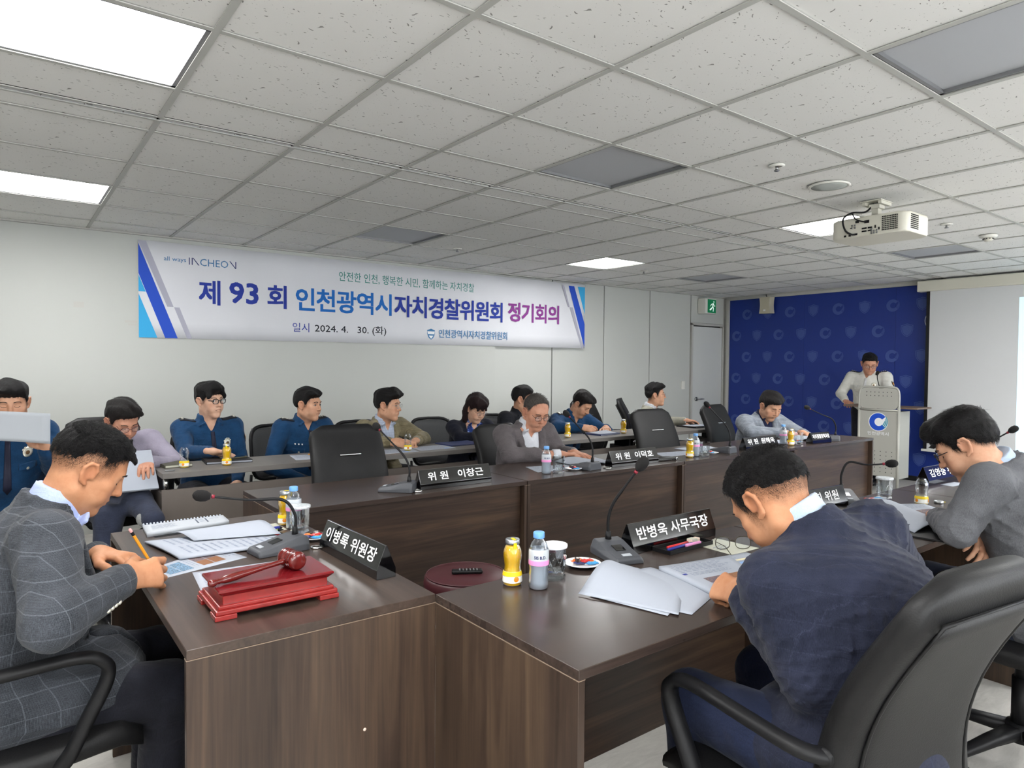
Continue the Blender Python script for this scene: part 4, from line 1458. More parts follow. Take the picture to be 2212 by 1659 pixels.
juice('full juice bottle before the writing officer', 3.780, 4.210, rz=-1.7)
juice('full juice bottle before the empty chair by the wall panels', 4.438, 4.197, rz=-1.6)

# ---- gavel and block
t = thing('gavel_block', 'dark red lacquered sounding block on the head desk', 'sounding block', (.540, 1.735, DESK + .0003), -.01)
MB().box((0, 0, .0175), (.295, .185, .012), bev=.003).box((0, 0, .027), (.280, .170, .010), bev=.003).build('base_moulding', MATS['red_lacquer_side'], t)
MB().box((0, 0, .041), (.255, .145, .022), bev=.002).build('body', MATS['red_lacquer_side'], t)
b = MB()
vs = []
for z_, sx, sy in ((.050, .1275, .0725), (.062, .140, .085), (.066, .140, .085), (.068, .138, .083)):
    vs += [(-sx, -sy, z_), (sx, -sy, z_), (sx, sy, z_), (-sx, sy, z_)]
fs = [(3, 2, 1, 0), (12, 13, 14, 15)]
for i in range(3):
    for k in range(4):
        fs.append((i * 4 + k, i * 4 + (k + 1) % 4, (i + 1) * 4 + (k + 1) % 4, (i + 1) * 4 + k))
b.faces(vs, fs)
b.build('top_plate', MATS['red_lacquer'], t)
for sx in (-1, 1):
    for sy in (-1, 1):
        MB().box((sx * .125, sy * .07, .006), (.05, .05, .012), bev=.002).build('foot', MATS['red_lacquer_side'], t)
t = thing('gavel', 'turned dark red wooden gavel lying on the sounding block', 'gavel', (.600, 1.735, DESK + .0685))
rot = Matrix.Rotation(.20, 3, 'Z') @ Matrix.Rotation(PI / 2, 3, 'X')
MB().lathe([(0, -.036), (.017, -.036), (.0225, -.033), (.024, -.028), (.024, -.018), (.0222, -.016), (.0238, -.014), (.0238, -.009), (.0215, -.007), (.0215, .007), (.0238, .009), (.0238, .014), (.0222, .016), (.024, .018), (.024, .028), (.0225, .033), (.017, .036), (0, .036)], (0, 0, .024), 26, rot).build('head', MATS['gavel_wood'], t)
hx = Vector((-math.cos(.20), -math.sin(.20), -.072)).normalized()
MB().lathe([(0, .018), (.007, .018), (.008, .03), (.006, .034), (.0068, .04), (.0062, .07), (.0075, .11), (.0105, .155), (.0095, .180), (.006, .190), (.0072, .194), (.0055, .198), (.0085, .203), (.0095, .210), (.0075, .217), (0, .220)], (0, 0, .024), 16, hx.to_track_quat('Z', 'Y').to_matrix()).build('handle', MATS['gavel_wood'], t)

# ---- papers
def bil(c, u, v):
    """bilinear point on four corners c00, c10, c11, c01"""
    a = [c[0][i] * (1 - u) * (1 - v) + c[1][i] * u * (1 - v) + c[2][i] * u * v + c[3][i] * (1 - u) * v for i in range(2)]
    return a

def sheet(label, corners, z=DESK, h=None, lift=None, prints=None, mat='paper', nu=12, nv=12, name='paper_sheet', cat='paper', th=.0006, group='loose papers on the desks', stack=0.0):
    """one sheet or sheaf over four corner points (world x, y); lift(u, v) raises it; prints: (u0, v0, u1, v1, material) or ('text', u0, v0, u1, v1, rows)"""
    cx = sum(c[0] for c in corners) / 4
    cy = sum(c[1] for c in corners) / 4
    lift = lift or (lambda u, v: 0.0)
    t = thing(name, label, cat, (cx, cy, z + .0006), 0, group)
    def pt(u, v, dz=0.0):
        p = bil(corners, u, v)
        return (p[0] - cx, p[1] - cy, lift(u, v) + stack + dz)
    vs, fs = [], []
    for j in range(nv + 1):
        for i in range(nu + 1):
            vs.append(pt(i / nu, j / nv))
    for j in range(nv):
        for i in range(nu):
            a = j * (nu + 1) + i
            fs.append((a, a + 1, a + nu + 2, a + nu + 1))
    o = MB().faces(vs, fs, True).build('page', MATS[mat], t)
    md = o.modifiers.new('thick', 'SOLIDIFY')
    md.thickness = th + stack
    md.offset = -1
    lines = MB()
    pics = []
    rnd = random.Random(len(label))
    def quad(b, u0, v0, u1, v1, dz=.0004):
        n = max(1, int((u1 - u0) * nu))
        m_ = max(1, int((v1 - v0) * nv))
        vs_, fs_ = [], []
        for j in range(m_ + 1):
            for i in range(n + 1):
                vs_.append(pt(u0 + (u1 - u0) * i / n, v0 + (v1 - v0) * j / m_, dz))
        for j in range(m_):
            for i in range(n):
                a = j * (n + 1) + i
                fs_.append((a, a + 1, a + n + 2, a + n + 1))
        b.faces(vs_, fs_)
    for p in prints or []:
        if p[0] == 'text':
            _, u0, v0, u1, v1, rows = p[:6]
            for r in range(rows):
                v = v1 - (v1 - v0) * (r + .5) / rows
                hh = (v1 - v0) / rows * .34
                u = u0
                end = u1 - rnd.random() * .25 * (u1 - u0)
                while u < end:
                    wl = rnd.uniform(.03, .10)
                    quad(lines, u, v - hh / 2, min(end, u + wl), v + hh / 2)
                    u += wl + .018
        else:
            b = MB()
            quad(b, *p[:4], dz=.0005)
            pics.append((b, p[4]))
    if len(lines.bm.faces):
        o = lines.build('printed_text', MATS['ink_grey'], t)
        o['kind'] = 'stuff'
    for b, m_ in pics:
        b.build('printed_block', MATS[m_] if m_ in MATS else MATS['ink_blue'], t)
    return t

def photo_mat(name, cols, scale):
    t = NT(name)
    v = t.coord('Object')
    n = t.noise(v, scale, 6, .7)
    k = len(cols)
    t.base(t.ramp(n, [(.28 + .44 * i / (k - 1), srgb(c)) for i, c in enumerate(cols)], 'CONSTANT'))
    t.set(Roughness=.7)
    MATS[name] = t.m
photo_mat('photo_crowd', ['#2c2b3f', '#7c6a5c', '#3d3f66', '#b08a5a', '#5d5f86', '#c9c3bd'], 420)
photo_mat('photo_brown', ['#3b2a22', '#a8622c', '#6a5a4c', '#d39a55', '#4b4a5a'], 420)
photo_mat('photo_sky', ['#4f6470', '#7fa6c8', '#3c4a4f', '#8fc0ec', '#2f6fd0'], 240)

PH4 = lambda u0, v0, u1, v1, a, b_: [(u0, v0, (u0 + u1) / 2 - .005, (v0 + v1) / 2 - .005, a), ((u0 + u1) / 2 + .005, v0, u1, (v0 + v1) / 2 - .005, b_), (u0, (v0 + v1) / 2 + .005, (u0 + u1) / 2 - .005, v1, a), ((u0 + u1) / 2 + .005, (v0 + v1) / 2 + .005, u1, v1, b_)]
# head desk
sheet('white agenda sheet tucked under the red sounding block', [(.415, 1.895), (.722, 1.94), (.730, 2.045), (.432, 2.078)], prints=[('text', .06, .12, .94, .9, 9), (.55, .2, .62, .9, 'ink_blue'), (.3, .2, .36, .85, 'ink_blue')])
sheet('sheet with colour photographs under the writing man\'s pencil', [(.322, 2.170), (.352, 2.062), (.602, 2.145), (.556, 2.325)], prints=PH4(.16, .12, .84, .40, 'photo_sky', 'photo_sky') + PH4(.14, .52, .82, .80, 'photo_crowd', 'photo_brown') + [('text', .12, .84, .8, .97, 3), ('text', .12, .43, .85, .5, 2)])
bk = lambda u, v: .004 + .006 * math.sin(PI * u)
sheet('open document lying under the curled pages on the head desk', [(.375, 2.50), (.428, 2.225), (.765, 2.205), (.725, 2.44)], lift=lambda u, v: .003 + .004 * math.sin(PI * u), stack=.006, prints=[('text', .08, .1, .46, .9, 12), ('text', .54, .1, .94, .9, 12)])
sheet('white page curling up from the open document on the head desk', [(.46, 2.535), (.50, 2.38), (.76, 2.30), (.72, 2.53)], z=DESK + .016, lift=lambda u, v: .028 * math.sin(PI * (.15 + .75 * u)) ** 2 * (1 - .55 * (1 - v)) , nu=20)
sheet('comb-bound document with text at the back of the head desk', [(.395, 2.585), (.672, 2.62), (.676, 2.725), (.402, 2.715)], stack=.016, prints=[('text', .08, .3, .4, .8, 5), (.62, .25, .64, .85, 'ink_dark'), (.74, .25, .76, .85, 'ink_dark'), ('text', .66, .35, .73, .8, 3), ('text', .8, .6, .92, .8, 2)], mat='paper_grey', name='bound_document', cat='document')
b = thing('document_cover', 'black folder cover beneath the comb-bound document', 'folder', (.54, 2.652, DESK + .0002))
MB().box((0, 0, .0002), (.262, .15, .0003), (0, 0, .1)).build('cover', MATS['black_plastic'], b)
t = thing('binding_comb', 'white plastic comb along the bound document\'s far edge', 'binding comb', (.535, 2.7235, DESK + .014), .0)
cb = MB()
for k in range(24):
    cb.lathe([(.006, -.003), (.0075, 0), (.006, .003)], (-.13 + .0113 * k, 0, 0), 8, (0, PI / 2, 0))
o = cb.build('rings', MATS['paper'], t)
o['kind'] = 'stuff'
sheet('cream card lying behind the pens on the head desk', [(.704, 2.535), (.708, 2.40), (.822, 2.425), (.820, 2.545)], mat='paper_warm', prints=[('text', .1, .3, .8, .7, 3)])
t = thing('pen_tray', 'black pen tray beside the microphone on the head desk', 'pen tray', (.742, 2.325, DESK + .0003), -1.1)
def tray(t, lx, ly, mat='black_plastic'):
    MB().box((0, 0, .0015), (lx, ly, .003)).box((0, ly / 2, .007), (lx, .003, .013)).box((0, -ly / 2, .007), (lx, .003, .013)).box((lx / 2, 0, .007), (.003, ly, .013)).box((-lx / 2, 0, .007), (.003, ly, .013)).build('tray_body', MATS[mat], t)
tray(t, .17, .062)
def pen(label, x, y, z, rz, mat, ln=.14, r=.0045, tip='black_plastic', tilt=0):
    t = thing('pen', label, 'pen', (x, y, z + r), rz, 'pens and pencils')
    t.rotation_euler = (0, tilt, rz)
    MB().cyl((-ln / 2, 0, 0), r, ln * .82, 10, (0, PI / 2, 0)).build('barrel', MATS[mat], t)
    MB().lathe([(r, 0), (r * .6, ln * .10), (.0008, ln * .18), (0, ln * .18)], (ln * .32, 0, 0), 10, (0, PI / 2, 0)).build('tip', MATS[tip], t)
    return t
pen('red pen lying in the head desk\'s pen tray', .748, 2.335, DESK + .004, -1.15, 'pen_red', .12, .005)
pen('blue pen lying in the head desk\'s pen tray', .730, 2.325, DESK + .004, -1.0, 'pen_blue', .13)
pen('lime highlighter lying on the head desk\'s pen tray', .735, 2.375, DESK + .013, -.4, 'pen_lime', .11, .006)
pen('navy marker lying on the head desk\'s pen tray', .752, 2.365, DESK + .015, .1, 'pen_blue', .07, .008)
t = thing('metal_stand_ring', 'small shiny metal ring beside the head desk\'s nameplate', 'desk grommet', (.815, 2.125, DESK + .0003))
MB().lathe([(.012, 0), (.018, 0), (.019, .003), (.017, .006), (.012, .005)], n=20).build('ring', MATS['steel'], t)
t = thing('metal_stand_ring', 'small shiny metal ring between microphone and first far-row nameplate', 'desk grommet', (1.565, 2.80, DESK + .0003))
MB().lathe([(.014, 0), (.024, 0), (.025, .004), (.02, .009), (.014, .006)], n=20).build('ring', MATS['steel'], t)
t = thing('metal_stand_ring', 'small shiny metal ring beside the older man\'s nameplate', 'desk grommet', (2.83, 2.80, DESK + .0003))
MB().lathe([(.014, 0), (.024, 0), (.025, .004), (.02, .009), (.014, .006)], n=20).build('ring', MATS['steel'], t)

# right foreground desk
curl = lambda u, v: .050 * (max(0, v - .25) / .75) ** 1.6 * math.sin(PI * min(1, max(0, u * .9 + .15))) 
sheet('fanned blank white papers folded back beside the printed report', [(1.292, 1.035), (1.505, 1.185), (1.490, 1.405), (1.199, 1.288)], lift=lambda u, v: .004 + .045 * math.sin(PI * u) ** 1.3 * v, nu=18, nv=14)
sheet('second blank sheet fanned out beneath the folded papers', [(1.270, 1.050), (1.50, 1.15), (1.50, 1.36), (1.215, 1.265)], lift=lambda u, v: .002 + .03 * math.sin(PI * u) ** 1.3 * v, nu=14)
sheet('third blank sheet at the bottom of the fanned papers', [(1.325, 1.022), (1.56, 1.10), (1.54, 1.34), (1.24, 1.25)], lift=lambda u, v: .001 + .018 * math.sin(PI * u) * v, nu=14)
sheet('printed report with photographs before the man in the navy suit', [(1.465, 1.03), (1.66, 1.02), (1.79, 1.24), (1.53, 1.30)], z=DESK + .001, stack=.014, prints=[('text', .08, .70, .9, .95, 6), (.06, .64, .12, .68, 'pen_blue'), ('text', .16, .58, .8, .68, 3)] + PH4(.20, .18, .82, .48, 'photo_crowd', 'photo_brown'))
sheet('second printed page under the navy-suited man\'s report', [(1.68, 1.06), (1.90, 1.04), (1.92, 1.27), (1.62, 1.32)], prints=[('text', .1, .1, .9, .9, 10), (.1, .62, .7, .70, 'ink_blue'), (.5, .75, .8, .8, 'ink_yellow'), (.3, .3, .8, .38, 'ink_blue')])
sheet('cream note paper under the folded eyeglasses', [(1.855, 1.275), (2.0, 1.275), (1.99, 1.44), (1.86, 1.405)], mat='paper_warm', prints=[('text', .1, .4, .6, .7, 3)])
t = thing('pen_tray', 'black pen tray with coloured pens before the foreground nameplate', 'pen tray', (1.80, 1.427, DESK + .0003), .02)
tray(t, .225, .07)
pen('red pen in the foreground pen tray', 1.80, 1.437, DESK + .004, .03, 'pen_red', .14, .005)
pen('blue pen in the foreground pen tray', 1.79, 1.420, DESK + .004, .05, 'pen_blue', .16, .005)
pen('pink pen in the foreground pen tray', 1.84, 1.412, DESK + .004, .02, 'label_pink', .09, .006)
t = thing('eraser', 'pale block eraser lying on the foreground pen tray', 'eraser', (1.862, 1.434, DESK + .006), .1)
MB().box((0, 0, .008), (.05, .022, .014), bev=.003).build('rubber', MATS['eraser'], t)
MB().box((-.008, 0, .008), (.03, .0225, .0145)).build('sleeve', MATS['paper_warm'], t)
def spectacles(t, mat, s=1.0, fold=0.0, parts=('rim', 'temple'), lens=True, r=.0012, rx=.024, rz_=.019, sq=2.0, gap=.009):
    """in the frame x right, y forward, z up, centred on the bridge"""
    for q in (-1, 1):
        c = q * (rx + gap)
        ring = []
        for k in range(28):
            a = 2 * PI * k / 28
            ca, sa = math.cos(a), math.sin(a)
            ring.append((s * (c + math.copysign(abs(ca) ** (2 / sq), ca) * rx), s * (-.004 * abs(c + ca * rx) / .05), s * math.copysign(abs(sa) ** (2 / sq), sa) * rz_))
        MB().tube(ring, r * s, 6, closed=True).build('rim', mat, t)
        if lens:
            MB().faces(ring, [tuple(range(28))]).build('lens', MATS['lens_tint'], t)
        x1 = s * q * (2 * rx + gap)
        MB().tube([(x1, 0, .006 * s), (x1 * 1.06, -.015 * s, .006 * s), (x1 * 1.09, -.09 * s, .004 * s), (x1 * 1.04, -.125 * s, -.015 * s)], r * s, 6).build('temple', mat, t)
    MB().tube([(-gap * s, .001, .004 * s), (0, .003 * s, .007 * s), (gap * s, .001, .004 * s)], r * s, 6).build('bridge', mat, t)
t = thing('eyeglasses', 'thin-rimmed eyeglasses resting lens-down on the cream note', 'eyeglasses', (1.915, 1.318, DESK + .0225), -.62)
t.rotation_euler = (-.10, 0, -.55)
spectacles(t, M('gold_rim', '#4a4436', .3, .8), 1.05, sq=2.6)

# right edge seat
sheet('white booklet pages curling before the man in plain grey', [(2.62, 1.05), (2.86, 1.02), (3.16, 1.36), (2.92, 1.41)], lift=lambda u, v: .006 + .02 * math.sin(PI * u), stack=.004)
sheet('printed page with photographs before the man in plain grey', [(2.86, 1.03), (3.08, 1.06), (3.22, 1.26), (3.00, 1.37)], z=DESK + .004, stack=.004, prints=PH4(.2, .25, .8, .6, 'photo_crowd', 'photo_crowd') + [('text', .1, .7, .9, .95, 5)])
t = thing('folder', 'black folder beneath the papers of the man in plain grey', 'folder', (2.72, 1.06, DESK + .0003), .12)
MB().box((0, 0, .003), (.30, .21, .006), bev=.001).build('cover', MATS['black_plastic'], t)
sheet('white slip of paper beside the plain-grey man\'s nameplate', [(3.86, 1.37), (4.02, 1.36), (4.02, 1.42), (3.87, 1.43)])

# far row
sheet('white sheet under the older man\'s hands', [(2.40, 2.92), (2.66, 2.89), (2.75, 3.05), (2.47, 3.12)], prints=[('text', .1, .1, .9, .9, 8)])
sheet('open white document beside the older man\'s hand', [(2.72, 2.93), (3.00, 2.92), (3.06, 3.14), (2.74, 3.17)], lift=lambda u, v: .004 + .018 * math.sin(PI * min(1, u * 1.3)), stack=.005)
sheet('white papers before the second empty chair, left sheet', [(3.50, 2.94), (3.80, 2.92), (3.93, 3.06), (3.60, 3.12)], prints=[('text', .1, .1, .9, .9, 6)])
sheet('white papers before the second empty chair, right sheet', [(3.86, 2.98), (4.16, 2.97), (4.26, 3.16), (3.92, 3.2)], stack=.004)
t = thing('phone_case', 'black phone in an open case right of the older man\'s nameplate', 'phone', (3.385, 2.85, DESK + .0003), -.15)
MB().box((0, 0, .009), (.16, .08, .018), bev=.006).build('case', MATS['black_gloss'], t)
MB().lathe([(.006, 0), (.009, 0), (.009, .002), (.006, .002)], (.075, -.0405, .010), 12, (PI / 2, 0, 0)).build('camera_ring', MATS['steel'], t)
sheet('white papers under the plaid-jacketed man\'s pencil', [(4.72, 2.93), (5.06, 2.90), (5.12, 3.10), (4.78, 3.14)], prints=[('text', .1, .1, .9, .9, 6)])
sheet('white sheaf beside the lectern-end microphone', [(5.18, 2.95), (5.52, 2.93), (5.60, 3.16), (5.24, 3.18)], lift=lambda u, v: .004 + .012 * math.sin(PI * u), stack=.006)

# grey tables
def notebook(label, x, y, rz, lx, ly, h, mat, page='paper_warm', z=DESK):
    t = thing('notebook', label, 'notebook', (x, y, z + .0003), rz, 'notebooks on the grey tables')
    MB().box((0, 0, .0015), (lx, ly, .003), bev=.001, seg=1).box((0, 0, h - .0015), (lx, ly, .003), bev=.001, seg=1).box((-lx / 2 + .0015, 0, h / 2), (.003, ly, h)).build('cover', MATS[mat], t)
    MB().box((.002, 0, h / 2), (lx - .008, ly - .008, h - .006)).build('pages', MATS[page], t)
    return t
M('olive_cover', '#4c4a3c', .6)
M('navy_cover', '#2a3560', .6)
notebook('olive notebook with cream pages at the end of the grey tables', .80, 4.33, .1, .15, .21, .018, 'olive_cover')
notebook('black notebook under the young officer\'s hand', 1.10, 4.33, -.1, .26, .20, .016, 'black_plastic', 'paper')
t = thing('mobile_phone', 'slim dark phone lying on the young officer\'s notebook', 'phone', (1.14, 4.33, DESK + .0175), .2)
MB().box((0, 0, .004), (.145, .07, .008), bev=.003).build('body', MATS['olive_cover'], t)
MB().box((0, 0, .0083), (.136, .062, .0008)).build('glass_front', MATS['black_gloss'], t)
t = thing('usb_stick', 'tiny key fob lying in front of the olive notebook', 'key fob', (.742, 4.11, DESK + .0003), .1)
MB().box((0, 0, .003), (.05, .018, .006), bev=.002).build('case', MATS['steel_dull'], t)
sheet('white sheet before the officer looking right', [(1.46, 4.14), (1.70, 4.12), (1.74, 4.33), (1.50, 4.38)], prints=[('text', .1, .4, .9, .9, 5)])
pen('yellow pencil on the officer\'s white sheet', 1.67, 4.30, DESK + .002, -.3, 'pencil_yellow', .14, .004)
sheet('document under the tweed-jacketed man\'s hands', [(2.02, 4.10), (2.30, 4.09), (2.34, 4.28), (2.06, 4.33)], prints=[('text', .1, .1, .9, .9, 8), (.6, .1, .75, .25, 'ink_blue')])
sheet('white papers spread between the tweed jacket and the woman', [(2.33, 4.12), (2.62, 4.12), (2.66, 4.33), (2.36, 4.35)], prints=[('text', .1, .1, .9, .9, 8), (.7, .05, .85, .2, 'ink_blue')])
notebook('open navy folder lying left of the woman', 2.78, 4.32, .05, .30, .22, .008, 'navy_cover', 'paper')
sheet('white papers before the woman in navy', [(2.86, 4.13), (3.18, 4.11), (3.24, 4.30), (2.92, 4.35)], lift=lambda u, v: .004 + .01 * u, z=DESK + .009, prints=[('text', .1, .1, .9, .9, 8)])
notebook('navy folder with white pages under the writing officer\'s hand', 4.22, 4.25, .1, .27, .20, .012, 'navy_cover', 'paper')
sheet('white page lying on the writing officer\'s folder', [(4.11, 4.17), (4.32, 4.17), (4.34, 4.32), (4.13, 4.33)], z=DESK + .0125, lift=lambda u, v: .012 * u * v)
notebook('black folder under the hand of the man in beige', 5.56, 4.27, .05, .34, .23, .012, 'black_plastic', 'paper')
sheet('white paper on the beige-jacketed man\'s folder', [(5.42, 4.19), (5.68, 4.18), (5.70, 4.34), (5.45, 4.36)], z=DESK + .0125)
pen('black pen on the beige-jacketed man\'s paper', 5.60, 4.33, DESK + .0145, .1, 'black_plastic', .14)
# ================================================================== IMPLICIT SURFACES FOR PEOPLE
f4 = np.float32
def V3(p):
    return np.array(p, dtype=np.float64)
def nrm(v):
    v = V3(v)
    return v / (np.linalg.norm(v) + 1e-12)

class SDF:
    def __init__(s):
        s.it = []
        s.R = np.eye(3)
        s.T = np.zeros(3)
    def frame(s, R=None, T=None):
        s.R = np.eye(3) if R is None else np.array(R, float)
        s.T = np.zeros(3) if T is None else V3(T)
        return s
    def _p(s, p):
        return s.R @ V3(p) + s.T
    def _d(s, d):
        return s.R @ V3(d)
    def cone(s, a, b, ra, rb=None, k=.012, op='u'):
        rb = ra if rb is None else rb
        a, b = s._p(a), s._p(b)
        ab = b - a
        L2 = max(1e-9, ab @ ab)
        def f(X, Y, Z):
            px, py, pz = X - a[0], Y - a[1], Z - a[2]
            t = np.clip((px * ab[0] + py * ab[1] + pz * ab[2]) / L2, 0, 1)
            px, py, pz = px - t * ab[0], py - t * ab[1], pz - t * ab[2]
            return np.sqrt(px * px + py * py + pz * pz) - (ra + (rb - ra) * t)
        m = max(ra, rb)
        s.it.append((op, f, np.minimum(a, b) - m, np.maximum(a, b) + m, k))
        return s
    def chain(s, pts, rs, k=.006, op='u'):
        for i in range(len(pts) - 1):
            s.cone(pts[i], pts[i + 1], rs[i], rs[i + 1], k, op)
        return s
    def ec(s, a, b, wa, ta, wb, tb, side, k=.03, op='u', cap=None):
        """elliptical tube from a to b: half-width w along side, half-thickness t across"""
        a, b = s._p(a), s._p(b)
        ab = b - a
        L = np.linalg.norm(ab)
        ah = ab / L
        sd = s._d(side)
        sd = nrm(sd - ah * (sd @ ah))
        nn = np.cross(ah, sd)
        def f(X, Y, Z):
            px, py, pz = X - a[0], Y - a[1], Z - a[2]
            q = px * ah[0] + py * ah[1] + pz * ah[2]
            t = np.clip(q / L, 0, 1)
            qa = q - t * L
            qs = px * sd[0] + py * sd[1] + pz * sd[2]
            qn = px * nn[0] + py * nn[1] + pz * nn[2]
            w = wa + (wb - wa) * t
            th = ta + (tb - ta) * t
            m = np.minimum(w, th)
            if cap is not None:
                A, B = qs / w, qn / th
                k0 = np.sqrt(A * A + B * B) + 1e-6
                A, B = A / w, B / th
                d2 = k0 * (k0 - 1) / (np.sqrt(A * A + B * B) + 1e-6)
                d3 = np.abs(qa) - cap
                return np.where(qa == 0, np.maximum(d2, d3), np.where((d2 > 0) & (d3 > 0), np.sqrt(d2 * d2 + d3 * d3), np.maximum(d2, d3)))
            A, B, C = qs / w, qn / th, qa / m
            k0 = np.sqrt(A * A + B * B + C * C) + 1e-6
            A, B, C = A / w, B / th, C / m
            k1 = np.sqrt(A * A + B * B + C * C) + 1e-6
            return k0 * (k0 - 1) / k1
        m = max(wa, ta, wb, tb)
        s.it.append((op, f, np.minimum(a, b) - m, np.maximum(a, b) + m, k))
        return s
    def ell(s, c, r, Rl=None, k=.012, op='u'):
        c = s._p(c)
        R = s.R if Rl is None else s.R @ np.array(Rl, float)
        r = V3(r)
        def f(X, Y, Z):
            px, py, pz = X - c[0], Y - c[1], Z - c[2]
            A = (px * R[0, 0] + py * R[1, 0] + pz * R[2, 0]) / r[0]
            B = (px * R[0, 1] + py * R[1, 1] + pz * R[2, 1]) / r[1]
            C = (px * R[0, 2] + py * R[1, 2] + pz * R[2, 2]) / r[2]
            k0 = np.sqrt(A * A + B * B + C * C) + 1e-6
            A, B, C = A / r[0], B / r[1], C / r[2]
            k1 = np.sqrt(A * A + B * B + C * C) + 1e-6
            return k0 * (k0 - 1) / k1
        m = np.abs(R) @ r
        s.it.append((op, f, c - m, c + m, k))
        return s
    def box(s, c, half, Rl=None, rnd=.004, k=.004, op='u'):
        c = s._p(c)
        R = s.R if Rl is None else s.R @ np.array(Rl, float)
        h = V3(half)
        def f(X, Y, Z):
            px, py, pz = X - c[0], Y - c[1], Z - c[2]
            A = np.abs(px * R[0, 0] + py * R[1, 0] + pz * R[2, 0]) - h[0] + rnd
            B = np.abs(px * R[0, 1] + py * R[1, 1] + pz * R[2, 1]) - h[1] + rnd
            C = np.abs(px * R[0, 2] + py * R[1, 2] + pz * R[2, 2]) - h[2] + rnd
            o = np.sqrt(np.maximum(A, 0) ** 2 + np.maximum(B, 0) ** 2 + np.maximum(C, 0) ** 2)
            return o + np.minimum(np.maximum(A, np.maximum(B, C)), 0) - rnd
        m = np.abs(R) @ h
        s.it.append((op, f, c - m, c + m, k))
        return s
    def fn(s, f, lo, hi, k=.004, op='c'):
        """custom function of frame-local coordinates"""
        R, T = s.R.copy(), s.T.copy()
        def g(X, Y, Z):
            px, py, pz = X - T[0], Y - T[1], Z - T[2]
            return f(px * R[0, 0] + py * R[1, 0] + pz * R[2, 0], px * R[0, 1] + py * R[1, 1] + pz * R[2, 1], px * R[0, 2] + py * R[1, 2] + pz * R[2, 2])
        cs = np.array([R @ np.array([x, y, z]) + T for x in (lo[0], hi[0]) for y in (lo[1], hi[1]) for z in (lo[2], hi[2])])
        s.it.append((op, g, cs.min(0), cs.max(0), k))
        return s
    @staticmethod
    def _comb(F, d, k, op):
        if op == 's':
            d = -d
        if op == 'u':
            h = np.maximum(k - np.abs(F - d), 0)
            return np.minimum(F, d) - h * h * (.25 / k)
        h = np.maximum(k - np.abs(F - d), 0)
        return np.maximum(F, d) + h * h * (.25 / k)
    def at(s, P):
        """field at points (n, 3)"""
        P = np.asarray(P, float)
        X, Y, Z = P[:, 0], P[:, 1], P[:, 2]
        F = np.full(len(P), .5)
        for op, f, lo, hi, k in s.it:
            F = s._comb(F, f(X, Y, Z), k, op)
        return F
    def march(s, P, D, off=0.0, n=40, far=.6):
        """first hit from points P along direction D"""
        P = np.array(P, float)
        D = nrm(D)
        t = np.zeros(len(P))
        for _ in range(n):
            d = s.at(P + t[:, None] * D) - off
            t += np.clip(d, -.03, .09) * .9
            t = np.minimum(t, far)
        return P + t[:, None] * D
    def mesh(s, h, disp=None, smooth=1):
        us = [i for i in s.it if i[0] == 'u']
        lo = np.min([i[2] for i in us], 0) - 4 * h
        hi = np.max([i[3] for i in us], 0) + 4 * h
        n = np.ceil((hi - lo) / h).astype(int) + 1
        F = np.full(n, .3, f4)
        ax = [(lo[i] + h * np.arange(n[i])).astype(f4) for i in range(3)]
        for op, f, l, u, k in s.it:
            pad = k + 2.5 * h
            i0 = np.clip(np.floor((l - pad - lo) / h).astype(int), 0, n)
            i1 = np.clip(np.ceil((u + pad - lo) / h).astype(int) + 1, 0, n)
            if np.any(i1 <= i0):
                continue
            sl = tuple(slice(a, b) for a, b in zip(i0, i1))
            X = ax[0][sl[0]][:, None, None]
            Y = ax[1][sl[1]][None, :, None]
            Z = ax[2][sl[2]][None, None, :]
            F[sl] = s._comb(F[sl], f(X, Y, Z).astype(f4), f4(k), op)
        if disp is not None:
            m = np.abs(F) < 3.5 * h + .012
            ii = np.nonzero(m)
            F[ii] += disp(ax[0][ii[0]], ax[1][ii[1]], ax[2][ii[2]]).astype(f4)
        return nets(F, lo, h, smooth)

